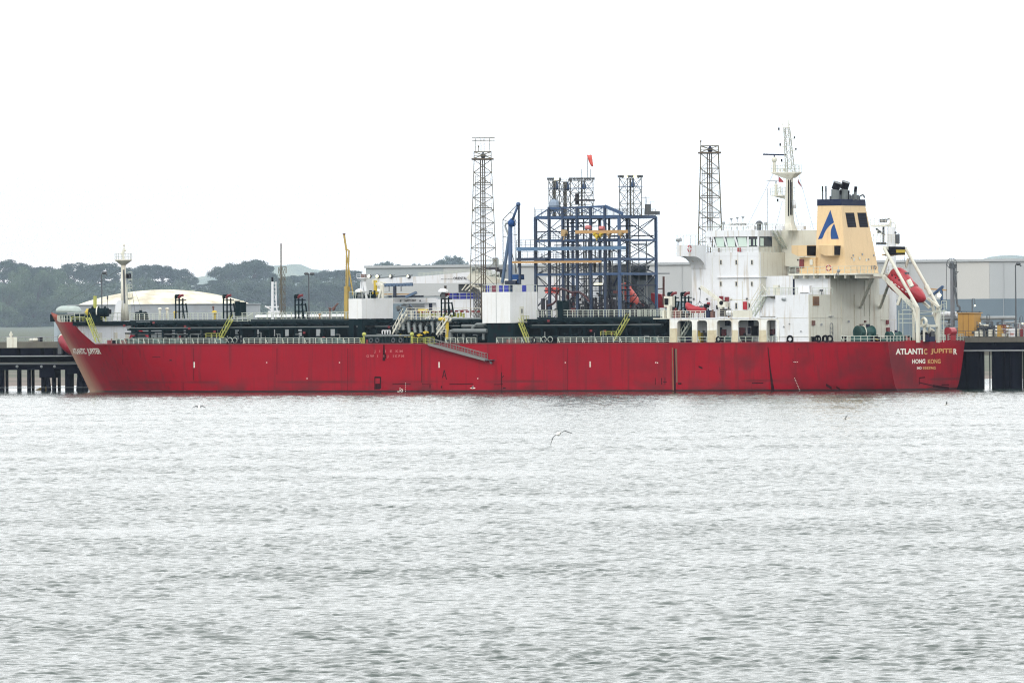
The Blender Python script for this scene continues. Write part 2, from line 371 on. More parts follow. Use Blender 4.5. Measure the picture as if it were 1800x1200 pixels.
# far hills: broad ridges with real depth
def make_hills():
    v = []; f = []
    prof = [(-3000, 40), (-2200, 60), (200 - 900, 60), (300 - 900, 120), (340 - 900, 166), (400 - 900, 190), (470 - 900, 196), (520 - 900, 200), (560 - 900, 186), (600 - 900, 168), (640 - 900, 150), (700 - 900, 120), (800 - 900, 95), (1000 - 900, 90), (1400 - 900, 120), (1560 - 900, 168), (1640 - 900, 186), (1700 - 900, 193), (1760 - 900, 202), (1800 - 900, 204), (1950 - 900, 210), (2400, 150), (3600, 60)]
    D0 = 50000.0; k = D0 / FOC
    xs = [-3000 + 20 * i for i in range(331)]
    def top(q):
        for (a, za), (b, zb) in zip(prof, prof[1:]):
            if a <= q <= b:
                s = (q - a) / (b - a); s = s * s * (3 - 2 * s); return za + (zb - za) * s
        return 60
    rs = random.Random(9)
    rows = [(-5600, -20), (-4800, 0.12), (-3400, 0.35), (-2000, 0.62), (-800, 0.88), (0, 1.0), (1200, 0.93), (3200, 0.6), (5500, 0.2), (7000, -20)]
    for dy, s in rows:
        for q in xs:
            h = top(q) - 91 + math.sin(q * 0.11) * 1.5 + math.sin(q * .043 + 2) * 2
            v.append((q * k, D0 + dy, -20 if s < 0 else max(4, h) * k * s * (1 + 0.05 * math.sin(q * 0.02 + dy * 0.002)) - 2 + rs.uniform(-1, 1)))
    n = len(xs)
    for j in range(len(rows) - 1):
        for i in range(n - 1): f.append((j * n + i, j * n + i + 1, (j + 1) * n + i + 1, (j + 1) * n + i))
    m, nd, b = nodes_of('hill_grassland', 0.95); L = nd.links
    g = nd.nodes.new('ShaderNodeNewGeometry'); t = nd.nodes.new('ShaderNodeTexNoise'); t.inputs['Scale'].default_value = 0.004; t.inputs['Detail'].default_value = 6; L.new(g.outputs['Position'], t.inputs['Vector'])
    r = nd.nodes.new('ShaderNodeValToRGB'); L.new(t.outputs['Fac'], r.inputs[0]); e = r.color_ramp.elements
    e[0].position = .4; e[0].color = (0.07, 0.1, 0.05, 1); e[1].position = .6; e[1].color = (0.16, 0.18, 0.09, 1); L.new(r.outputs[0], b.inputs['Base Color'])
    me = bpy.data.meshes.new('hills'); me.from_pydata(v, [], f); me.polygons.foreach_set('use_smooth', [True] * len(f)); me.materials.append(m)
    o = bpy.data.objects.new('hills', me); COL.objects.link(o); return struct(o)
make_hills()

# haze
mh = bpy.data.materials.new('thin_sea_haze'); mh.use_nodes = True; nh = mh.node_tree; nh.nodes.clear()
pv = nh.nodes.new('ShaderNodeVolumePrincipled'); oh = nh.nodes.new('ShaderNodeOutputMaterial')
pv.inputs['Color'].default_value = (0.66, 0.82, 1.0, 1); pv.inputs['Density'].default_value = 1.45e-5; pv.inputs['Anisotropy'].default_value = 0.0
nh.links.new(pv.outputs[0], oh.inputs['Volume'])
hz = MB().box((-30000, -60, -60), (30000, 60000, 1000)).build('haze', mh, None); hz['kind'] = 'stuff'

# ------------------------------------------------------------------ trees
def leaf_mat(name, c1, c2):
    m, nd, b = nodes_of(name, 0.7); L = nd.links; b.inputs['Specular IOR Level'].default_value = 0.2
    oi = nd.nodes.new('ShaderNodeObjectInfo'); g = nd.nodes.new('ShaderNodeTexCoord')
    t = nd.nodes.new('ShaderNodeTexNoise'); t.inputs['Scale'].default_value = 0.09; t.inputs['Detail'].default_value = 3; L.new(g.outputs['Object'], t.inputs['Vector'])
    ad = nd.nodes.new('ShaderNodeMath'); ad.operation = 'MULTIPLY_ADD'; ad.inputs[1].default_value = 0.5; L.new(oi.outputs['Random'], ad.inputs[0]); 
    mu = nd.nodes.new('ShaderNodeMath'); mu.operation = 'MULTIPLY'; mu.inputs[1].default_value = 0.7; L.new(t.outputs['Fac'], mu.inputs[0]); L.new(mu.outputs[0], ad.inputs[2])
    x = nd.nodes.new('ShaderNodeMix'); x.data_type = 'RGBA'; L.new(ad.outputs[0], x.inputs[0]); x.inputs[6].default_value = c1 + (1,); x.inputs[7].default_value = c2 + (1,)
    L.new(x.outputs[2], b.inputs['Base Color']); return m
M_LEAF = leaf_mat('oak_leaves', (0.014, 0.032, 0.02), (0.05, 0.08, 0.045))
M_LEAFL = leaf_mat('willow_leaves', (0.06, 0.1, 0.055), (0.1, 0.14, 0.075))
M_BARK = mat('bark', (0.06, 0.045, 0.03), 0.9, 0.2)
def tree_meshes(seed, leafm, loose=1.0):
    rs = random.Random(seed); H = 20.0; v = []; f = []
    blobs = []
    nb = 34
    for i in range(nb):
        a = rs.uniform(0, 6.283); zz = rs.random() ** 0.75
        z = 1.6 + zz * 16.0
        prof = math.sqrt(max(0.04, 1 - ((z - 9.0) / 10.0) ** 2)) * 8.4
        r = prof * math.sqrt(rs.random()) * rs.uniform(.75, 1.04)
        blobs.append((r * math.cos(a), r * math.sin(a), z, rs.uniform(1.5, 3.3)))
    for (bx, by, bz, br) in blobs:
        for k in range(int(80 * br * loose)):
            u = rs.uniform(-1, 1); a = rs.uniform(0, 6.283); q = math.sqrt(1 - u * u); rr = br * rs.uniform(0.55, 1.08)
            if rs.random() < 0.05: rr *= 1.22
            c = Vector((bx + rr * q * math.cos(a), by + rr * q * math.sin(a), bz + rr * u * 0.8))
            n = Vector((rs.gauss(0, 1), rs.gauss(0, 1), rs.gauss(0.4, 1))).normalized(); x = n.orthogonal().normalized(); y = n.cross(x)
            s = rs.uniform(0.22, 0.46); o = len(v)
            v += [c - x * s - y * s * .6, c + x * s - y * s * .5, c + x * s * .8 + y * s * .6, c - x * s * .7 + y * s * .7]; f.append((o, o + 1, o + 2, o + 3))
    me = bpy.data.meshes.new('crown'); me.from_pydata([tuple(p) for p in v], [], f); me.materials.append(leafm)
    t = MB(); t.tube((0, 0, 0), (0.1, 0, 5), 0.55, 0.4); t.tube((0.1, 0, 5), (0, 0.2, 12), 0.4, 0.18)
    for (bx, by, bz, br) in blobs[:14]: t.tube((0.1, 0, min(bz - 1, rs.uniform(3.5, 8))), (bx * .85, by * .85, bz), 0.2, 0.07, n=5)
    tm = bpy.data.meshes.new('trunk'); tm.from_pydata(t.v, [], t.f); tm.materials.append(M_BARK)
    return me, tm
PROTO = [tree_meshes(s, M_LEAF) for s in (1, 2, 3, 4)] + [tree_meshes(s, M_LEAFL, 1.15) for s in (11, 12)]
def tree(px, ytop, wpx, Y, kind, label, group, ybase=None, seed=0):
    p = W(px, 600, Y); base = shore_z(p.x, Y) - 0.5 if ybase is None else W(px, ybase, Y).z
    top = W(px, ytop, Y).z; wd = ww(wpx, Y)
    if kind < 4 and ybase is None: base = max(base, top - wd * 1.25)
    h = top - base
    cm, tm = PROTO[kind]
    r = thing(['oak_tree', 'willow_tree'][kind > 3], label, 'tree', (p.x, Y, base), None, group)
    rs = random.Random(seed * 7 + int(px))
    r.rotation_mode = 'XYZ'
    r.matrix_world = Matrix.Translation((p.x, Y, base)) @ Matrix.Rotation(rs.uniform(0, 6.28), 4, 'Z') @ Matrix.Diagonal((wd / 16.8, wd / 16.8, h / 19.0, 1))
    for nm, me in (('crown', cm), ('trunk', tm)):
        o = bpy.data.objects.new(nm, me); COL.objects.link(o); o.parent = r
GB = 'dark trees along the skyline behind the bow and foredeck'
back = [(8, 456, 62), (40, 463, 50), (74, 468, 46), (104, 471, 40), (131, 461, 52), (158, 474, 40), (181, 462, 56), (206, 468, 44), (236, 470, 40), (256, 466, 46), (286, 465, 62), (312, 472, 50), (334, 486, 34),
        (352, 500, 22), (376, 492, 36), (398, 468, 56), (416, 462, 52), (446, 457, 62), (468, 467, 44), (488, 486, 36), (512, 484, 44), (540, 484, 40), (562, 477, 50), (590, 474, 52), (618, 474, 50), (642, 484, 44)]
where = ['at the left edge of the picture', 'second crown from the left edge', 'low one left of the jetty lamp, third crown from the edge', 'between the left edge and the jetty lamp, pale topped', 'tall dome shaped one left of the jetty lamp', 'low one just left of the jetty lamp', 'broad flat topped one behind the jetty lamp', 'just left of the bow mast', 'just right of the bow mast', 'second right of the bow mast', 'wide round one above the left half of the domed tank', 'right shoulder one above the domed tank', 'small sloping one above the tank dome before the gap', 'little one standing in the gap in the tree line', 'low one right of the gap in the tree line', 'broad tall one right of the gap', 'tall one behind the tapering black locker on the foredeck', 'the tallest round topped one left of the thin mast', 'sloping one left of the thin mast', 'low one right behind the thin mast', 'low one right of the thin mast', 'behind the twin headed lamp', 'wide one just right of the twin headed lamp', 'halfway between the twin lamp and the yellow derrick', 'behind the foot of the yellow derrick', 'low one by the left end of the great shed']
for i, (px, yt, wp) in enumerate(back):
    tree(px, yt, wp * 1.08, 18000 + (i * 67) % 900, i % 4, 'dark tree, ' + where[i], GB, seed=i)
GF = 'pale green trees in front of the dark tree line'
front = [(12, 500, 60, 'lowest, at the left edge'), (34, 472, 58, 'second from the left edge'), (66, 478, 62, 'tall one over the jetty sign'), (96, 476, 62, 'over the grey bow dome'), (120, 502, 56, 'above the bow tip, lower on the right'), (142, 532, 44, 'smallest, just left of the lamp foot'), (60, 534, 60, 'low one above the white jetty rail'), (20, 546, 46, 'low one above the jetty sign')]
for i, (px, yt, wp, t) in enumerate(front):
    tree(px, yt, wp * 1.05, 16700 + (i * 49) % 180 - (60 if i > 5 else 0), 4 + i % 2, 'pale green tree, ' + t, GF, seed=i + 60)
def wood():
    rs = random.Random(77); v = []; f = []
    for row, (Yr, yt, n_) in enumerate(((16770, 556, 26), (16980, 536, 26), (17220, 520, 26), (17520, 504, 26), (17820, 492, 26))):
        for i in range(n_):
            px = -30 + 700 * (i + rs.uniform(-.3, .3)) / n_; Y = Yr + rs.uniform(-25, 25); wd = ww(rs.uniform(40, 56), Y); p = W(px, yt + rs.uniform(-5, 9), Y)
            if 336 < px < 386 and yt < 530: continue
            for k in range(1500):
                u = rs.uniform(-1, 1); a = rs.uniform(0, 6.283); q = math.sqrt(1 - u * u); rr = wd / 2 * rs.uniform(.78, 1.0) * (1 + .13 * math.sin(3 * a + i) * math.sin(4 * u + row))
                if u < -.3: continue
                c = Vector((p.x + rr * q * math.cos(a), Y + rr * q * math.sin(a), p.z - wd * .5 + rr * u))
                nn = Vector((rs.gauss(0, 1), rs.gauss(0, 1), rs.gauss(.4, 1))).normalized(); x = nn.orthogonal().normalized(); y = nn.cross(x); s = rs.uniform(1.1, 2.3); o = len(v)
                v += [c - x * s - y * s * .6, c + x * s - y * s * .5, c + x * s * .8 + y * s * .6, c - x * s * .7 + y * s * .7]; f.append((o, o + 1, o + 2, o + 3))
    me = bpy.data.meshes.new('wood'); me.from_pydata([tuple(p) for p in v], [], f); me.materials.append(M_WOOD); o = bpy.data.objects.new('woodland', me); COL.objects.link(o); o['kind'] = 'stuff'; o['label'] = 'dense dark wood covering the slope below the tree line'
M_WOOD = leaf_mat('wood_leaves', (0.022, 0.044, 0.032), (0.065, 0.095, 0.05))
wood()
GL = 'middle trees between the tank and the shed'
mid = [(362, 505, 40, 'over the right end of the tank dome'), (395, 498, 54, 'right beside the tank dome'), (434, 494, 60, 'behind the black foredeck locker'), (470, 500, 54, 'behind the small white lattice mast'), (505, 500, 54, 'behind the foot of the thin mast'), (540, 502, 56, 'behind the twin lamp post'), (575, 498, 56, 'right of the twin lamp post'), (612, 496, 56, 'behind the yellow derrick'), (640, 502, 50, 'in front of the left end of the shed')]
for i, (px, yt, wp, t) in enumerate(mid):
    tree(px, yt, wp * 1.1, 17050 + (i * 71) % 160, i % 4, 'low dark green tree ' + t, GL, seed=i + 90)
GR = 'trees showing over the roof of the great shed'
roof = [(668, 461, 30, 'leftmost'), (684, 460, 34, 'second from the left'), (705, 464, 34, 'third, low and flat'), (732, 463, 24, 'small separate one in the middle'), (752, 464, 36, 'just left of the highest one'), (776, 457, 46, 'wide one on the left of the high clump'), (796, 449, 44, 'the highest, rounded'), (808, 458, 30, 'right shoulder of the high clump'), (821, 460, 16, 'small round one by the lattice tower foot')]
for i, (px, yt, wp, t) in enumerate(roof):
    tree(px, yt, wp, 20400 + (i * 51) % 260, i % 4, 'tree over the shed roof, ' + t, GR, ybase=520, seed=i + 130)

# ------------------------------------------------------------------ great shed
def make_shed():
    pl = W(643, 470.5, 2680); pr = W(1960, 458, 2560)
    t = thing('dock_shed', 'enormous flat roofed grey shed behind the jetty, pale above and blue grey below', 'building', (pl.x, pl.y, 3.0), None)
    d = (pr - pl); d.z = 0; d.normalize(); nrm = Vector((d.y, -d.x, 0)); ztop = (pl.z + pr.z) / 2
    Lh = (Vector((pr.x, pr.y, 0)) - Vector((pl.x, pl.y, 0))).length
    zb = W(1700, 525.5, 2590).z
    def q(a, z, o=0.0): p = Vector((pl.x, pl.y, 0)) + d * a + nrm * o; return Vector((p.x, p.y, z))
    def corr(name, col, sc):
        m, nd, b = nodes_of(name, 0.65); L = nd.links; tc = nd.nodes.new('ShaderNodeTexCoord')
        wv = nd.nodes.new('ShaderNodeTexWave'); wv.inputs['Scale'].default_value = sc; wv.inputs['Distortion'].default_value = 0.0; L.new(tc.outputs['Object'], wv.inputs['Vector'])
        ns = nd.nodes.new('ShaderNodeTexNoise'); ns.inputs['Scale'].default_value = 0.05; ns.inputs['Detail'].default_value = 6; L.new(tc.outputs['Object'], ns.inputs['Vector'])
        x = nd.nodes.new('ShaderNodeMix'); x.data_type = 'RGBA'; x.inputs[6].default_value = col + (1,); x.inputs[7].default_value = tuple(c * .8 for c in col) + (1,)
        mm = nd.nodes.new('ShaderNodeMath'); mm.operation = 'MULTIPLY_ADD'; mm.inputs[1].default_value = .35; L.new(wv.outputs['Fac'], mm.inputs[0]); L.new(ns.outputs['Fac'], mm.inputs[2]); L.new(mm.outputs[0], x.inputs[0]); L.new(x.outputs[2], b.inputs['Base Color'])
        return m
    m1 = corr('shed_cladding_grey', (0.43, 0.445, 0.45), 1.6); m2 = corr('shed_cladding_pale', (0.49, 0.49, 0.47), 1.6); m3 = corr('shed_cladding_cool', (0.39, 0.415, 0.43), 1.6); m4 = corr('shed_cladding_slate', (0.13, 0.18, 0.22), 1.1); m5 = corr('shed_cladding_mid', (0.31, 0.35, 0.37), 1.4)
    def at(px):   # distance along the wall for a photo column
        lo, hi = 0, Lh
        for _ in range(40):
            mid = (lo + hi) / 2; p = q(mid, 10); 
            if 900 + FOC * p.x / p.y < px: lo = mid
            else: hi = mid
        return lo
    def panel(a0, a1, z0, z1, m, nm='wall_panel', off=0.0):
        mb = MB(); p = [q(a0, z0, off), q(a1, z0, off), q(a1, z0, off - 1.0), q(a0, z0, off - 1.0)]; mb.hexa(p + [Vector((v.x, v.y, z1)) for v in p]); mb.build(nm, m, t)
    edges = [(643, m5), (780, m1), (1140, m1), (1330, m3), (1560, m1), (1683, m2), (1740, m3), (1960, None)]
    for (a, m), (b, _) in zip(edges, edges[1:]): panel(at(a), at(b) - 0.05, zb + .02, ztop, m)
    panel(at(643), at(832), zb + 2.5, W(700, 489, 2680).z, m1, off=0.3)
    panel(0, Lh, 2.0, zb, m4, 'lower_wall')
    mb = MB(); p = [q(-.4, ztop, .6), q(Lh, ztop, .6), q(Lh, ztop, -90), q(-.4, ztop, -90)]; mb.hexa(p + [v + Vector((0, 0, .8)) for v in p]); mb.build('roof', m3, t)
    mb = MB(); p = [q(0, 2, -1), q(1, 2, -1), q(1, 2, -89), q(0, 2, -89)]; mb.hexa(p + [Vector((v.x, v.y, ztop)) for v in p]); mb.build('end_wall', m3, t)
    for k, a in enumerate([1200, 1450, 1600, 1765]):
        mb = MB(); c = at(a); mb.box((0, 0, 0), (0.4, .4, 1)) if False else mb.bar(q(c, 3, .25), q(c, ztop, .25), .12); mb.build('downpipe', m3, t)
make_shed()

# ------------------------------------------------------------------ domed tank
def make_tank():
    Y = 3720; c = W(288, 535, Y); R = ww(150, Y); zr = W(288, 534.5, Y).z; zt = W(288, 509, Y).z
    t = thing('storage_tank', 'huge cylindrical tank with a weathered cream domed roof', 'tank', (c.x, Y, 4), None)
    mb = MB(); n = 96
    mb.tube((c.x, Y, 2), (c.x, Y, zr - .3), R * 1.13, n=n); mb.build('shell', mat('tank_shell_grey', (0.2, 0.22, 0.235), 0.7, 0.15), t, True)
    m, nd, b = nodes_of('tank_roof', 0.8); L = nd.links; tc = nd.nodes.new('ShaderNodeTexCoord')
    ns = nd.nodes.new('ShaderNodeTexNoise'); ns.inputs['Scale'].default_value = 0.12; ns.inputs['Detail'].default_value = 9; L.new(tc.outputs['Object'], ns.inputs['Vector'])
    r = nd.nodes.new('ShaderNodeValToRGB'); L.new(ns.outputs['Fac'], r.inputs[0]); e = r.color_ramp.elements; e[0].position = .38; e[0].color = (0.42, 0.38, 0.29, 1); e[1].position = .56; e[1].color = (0.66, 0.63, 0.5, 1); L.new(r.outputs[0], b.inputs['Base Color'])
    mb = MB(); vs = []; m_ = 14
    for j in range(m_ + 1):
        f = j / m_; rr = R * math.cos(f * math.pi / 2) if j < m_ else .5; z = zr + (zt - zr) * (1 - (rr / R) ** 2) ** 0.92
        vs.append([Vector((c.x + rr * math.cos(a), Y + rr * math.sin(a), z)) for a in [2 * math.pi * i / n for i in range(n)]])
    mb.loft(vs); mb.build('dome_roof', m, t, True)
    mb = MB(); mb.torus((c.x, Y, zr - .3), R * 1.13, .3, (0, 0, 1), n=n); mb.build('rim', MATS['tank_shell_grey'], t)
    mb = MB(); mb.tube((c.x, Y, zr - .35), (c.x, Y, zr - .3), R * 1.128, n=n); mb.build('roof_edge', MATS['tank_shell_grey'], t)
    for px, py in ((230, 518), (418, 531), (424, 531)):
        p = W(px, py, Y); mb = MB(); mb.box((p.x - 2, Y - 30, p.z - 1.5), (p.x + 2, Y - 26, p.z + .6)); mb.build('roof_vent', m, t)
make_tank()
# low pale shed right of the tank
p0 = W(452, 560, 3650); p1 = W(640, 560, 3650)
mb = MB(); mb.box((p0.x, 3650, 3), (p1.x, 3690, W(500, 557, 3650).z)); t = thing('storage_shed', 'long low white roofed shed behind the foredeck rail', 'building', (p0.x, 3650, 3), None)
mb.build('wall', M_GREY, t); z = W(500, 557, 3650).z
mb = MB(); mb.prism([(p0.x - 1, 3648, z), (p0.x - 1, 3692, z), (p0.x - 1, 3670, z + 1.2)], (p1.x - p0.x + 2, 0, 0)); mb.build('roof', M_WHITE, t)

# ------------------------------------------------------------------ gulls
M_GULLW = mat('gull_white', (0.75, 0.73, 0.68), 0.7, 0.0); M_GULLD = mat('gull_dark_wing', (0.11, 0.115, 0.12), 0.7, 0.0)
def gull(px, py, Y, span, body_dir, roll, fold, label):
    c = W(px, py, Y); t = thing('gull', label, 'bird', c, None, 'gulls flying low over the water')
    d = Vector(body_dir).normalized(); up = Vector((0, 0, 1)); sd = d.cross(up).normalized(); up = sd.cross(d)
    sd2 = sd * math.cos(roll) + up * math.sin(roll); up2 = -sd * math.sin(roll) + up * math.cos(roll)
    s = span / 1.2; rings = []
    for a, r in ((-.30, .02), (-.24, .05), (-.12, .075), (0, .085), (.1, .075), (.17, .05), (.21, .048), (.26, .04), (.3, .012), (.35, .006)):
        rings.append([c + d * a * s + (sd2 * math.cos(q) + up2 * math.sin(q)) * r * s for q in [2 * math.pi * i / 8 for i in range(8)]])
    b = MB().loft(rings); b.cur = 1
    for sg in (-1, 1):
        f1, f2 = fold if not isinstance(fold[0], tuple) else fold[0 if sg < 0 else 1]
        j1 = c + sd2 * sg * .28 * s * math.cos(f1) + up2 * .28 * s * math.sin(f1) + d * .05 * s
        j2 = j1 + sd2 * sg * .36 * s * math.cos(f2) + up2 * .36 * s * math.sin(f2) - d * .1 * s
        ch = [.17, .15, .03]
        pts = [c + sd2 * sg * .03 * s, j1, j2]
        for (p, a), (q, e) in zip(zip(pts, ch), zip(pts[1:], ch[1:])):
            th = up2 * .012 * s
            b.hexa([p + d * a * .5 * s - th, q + d * e * .5 * s - th, q - d * e * .5 * s - th, p - d * a * .5 * s - th, p + d * a * .5 * s + th, q + d * e * .5 * s + th, q - d * e * .5 * s + th, p - d * a * .5 * s + th])
    b.build('body', [M_GULLW, M_GULLD], t, False)
gull(831, 682, 1000, 1.3, (-1, .1, 0), .1, (.5, .25), 'pale gull flying low right in front of the red hull')
gull(350, 715, 560, 0.95, (.1, 1, 0.9), 0, (.25, -.3), 'small grey gull low over the water below the foredeck')
gull(982, 762, 420, 1.5, (.25, 1, .1), 0, ((-.5, -1.25), (.45, -.3)), 'largest gull, banking with one wing hanging down over open water')
gull(1487, 736, 600, .85, (-.8, .3, 0), .3, (.6, .2), 'small dark winged gull over the water below the engine casing')
gull(1663, 711, 800, 1.0, (1, .2, 0), .4, (.4, .2), 'tiny gull over the water under the transom')
# ================================================================== THE RED TANKER
TK = thing('tanker', 'long red hulled tanker with a white deckhouse and buff funnel lying across the picture', 'tanker', (0, 0, 0))
def lerp(a, b, t): return a + (b - a) * t
LTIP = S(88, 548, 0).x; LWL = S(158, 690, 0).x
ZMAIN_A = zat(601, 2, 15.3)      # deck edge height aft
ZMAIN_F = zat(605, S(160, 605, 14).x, 14)
ZMID = zat(603.5, S(900, 603, 16).x, 16)
def zdeck(x):
    xm = S(900, 603, 16).x
    if x < xm: return lerp(ZMAIN_A, ZMID, x / xm)
    return lerp(ZMID, ZMAIN_F, (x - xm) / (LTIP - 17 - xm))
ZFC = zat(566, LTIP - 11, 12); ZTIP = zat(548, LTIP, 0)
def ztop(x):
    d = LTIP - x
    if d > 18.5: return zdeck(x)
    if d > 12: return lerp(zdeck(x), ZFC, (18.5 - d) / 6.5)
    if d > 5: return ZFC
    return lerp(ZFC, ZTIP, ((5 - d) / 5) ** 1.3)
def hb(x, z):
    """half breadth of the hull at station x and height z"""
    zz = max(0.0, z) / 9.2
    # aft run
    bd = 15.3 + 0.7 * min(1, max(0, x / 28)); bw = 11.6 + 4.4 * min(1, max(0, x / 34)) ** 0.7
    b = bw + (bd - bw) * min(1, zz) ** 0.6
    if z < 0: b -= 0.35 * min(4, -z) * (1 if x < 40 else 0.2)
    # bow: the stem rakes forward with height, the entrance is blunt at the deck and finer at the water
    zc = max(-2.0, z); stem = LWL + (LTIP - LWL) * max(0, min(1.0, (zc / ZTIP))) ** 1.05 if z > 0 else LWL
    Le = lerp(46, 33, min(1, max(0, zc) / 12))
    u = (x - (stem - Le)) / Le
    if u >= 1: return 0.02
    if u > 0: b *= (1 - u ** lerp(2.0, 2.5, min(1, max(0, zc) / 12))) ** lerp(0.9, 1.0, min(1, max(0, zc) / 12))
    return max(0.02, b)
def stemx(z): return LWL + (LTIP - LWL) * max(0, min(1.0, z / ZTIP)) ** 1.05 if z > 0 else LWL
def H(px, py):
    ys = 16.0
    for _ in range(25):
        p = S(px, py, ys); ys = 0.5 * ys + 0.5 * hb(p.x, p.z)
    return p
# hull material: red with wear, streaks, a grimy waterline
def hull_material():
    m, n, b = nodes_of('hull_red_paint', 0.5); L = n.links; N = n.nodes; b.inputs['Specular IOR Level'].default_value = 0.12
    tc = N.new('ShaderNodeTexCoord')
    def noise(sc, mp_, det=6):
        mp = N.new('ShaderNodeMapping'); mp.inputs['Scale'].default_value = mp_; L.new(tc.outputs['Object'], mp.inputs[0])
        t = N.new('ShaderNodeTexNoise'); t.inputs['Scale'].default_value = sc; t.inputs['Detail'].default_value = det; L.new(mp.outputs[0], t.inputs['Vector']); return t.outputs['Fac']
    def rg(src, a, c, lo=0.0, hi=1.0):
        r = N.new('ShaderNodeMapRange'); r.inputs[1].default_value = a; r.inputs[2].default_value = c; r.inputs[3].default_value = lo; r.inputs[4].default_value = hi; L.new(src, r.inputs[0]); return r.outputs[0]
    def mul(a, c):
        q = N.new('ShaderNodeMath'); q.operation = 'MULTIPLY'; L.new(a, q.inputs[0])
        if isinstance(c, float): q.inputs[1].default_value = c
        else: L.new(c, q.inputs[1])
        return q.outputs[0]
    def mix(f, c1, c2):
        x = N.new('ShaderNodeMix'); x.data_type = 'RGBA'; L.new(f, x.inputs[0])
        for i, c in ((6, c1), (7, c2)):
            if isinstance(c, tuple): x.inputs[i].default_value = c + (1,)
            else: L.new(c, x.inputs[i])
        return x.outputs[2]
    sx = N.new('ShaderNodeSeparateXYZ'); L.new(tc.outputs['Object'], sx.inputs[0]); X, Z = sx.outputs['X'], sx.outputs['Z']
    c = mix(rg(noise(0.05, (1, 1, 2.5)), 0.35, 0.65), (0.3, 0.001, 0.0115), (0.25, 0.0015, 0.012))
    c = mix(rg(noise(0.8, (1, 1, .25)), 0.4, 0.75, 0, .5), c, (0.2, 0.004, 0.014))
    c = mix(rg(noise(1.0, (1.1, 1.1, 0.06), 7), 0.54, 0.78, 0, .85), c, (0.11, 0.01, 0.014))        # vertical streaks
    aft = rg(X, 60, 20)
    c = mix(mul(rg(noise(0.12, (1, 1, 1.2), 8), 0.46, 0.66), rg(X, 62, 30, 0.12, 0.8)), c, (0.11, 0.01, 0.015))    # grime, most of it aft
    low = rg(Z, 3.2, 0.6)
    c = mix(mul(mul(low, rg(noise(0.35, (.5, .5, 1.2), 8), 0.42, 0.64)), 0.75), c, (0.1, 0.014, 0.018))
    # scuffed band at fender height
    band = mul(rg(Z, 2.35, 2.1), rg(Z, 1.65, 1.9)); c = mix(mul(mul(band, rg(noise(0.12, (.35, .35, .1), 5), 0.5, 0.58)), 0.6), c, (0.07, 0.012, 0.015))
    c = mix(rg(Z, 0.42, 0.3), c, (0.035, 0.012, 0.014))                                         # fouled boot line
    # pale glare off the water, painted onto the stem
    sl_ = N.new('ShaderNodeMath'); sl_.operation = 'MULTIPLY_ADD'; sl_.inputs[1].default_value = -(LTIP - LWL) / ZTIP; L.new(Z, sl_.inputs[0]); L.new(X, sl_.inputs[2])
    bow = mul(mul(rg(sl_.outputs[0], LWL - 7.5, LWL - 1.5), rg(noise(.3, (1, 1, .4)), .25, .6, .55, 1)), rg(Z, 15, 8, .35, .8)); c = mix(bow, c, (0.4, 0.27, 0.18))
    L.new(c, b.inputs['Base Color'])
    bp = N.new('ShaderNodeBump'); bp.inputs['Strength'].default_value = 0.35; bp.inputs['Distance'].default_value = 0.08
    L.new(noise(0.33, (1, 1, 1), 3), bp.inputs['Height']); L.new(bp.outputs[0], b.inputs['Normal'])
    return m
M_HULL = hull_material()
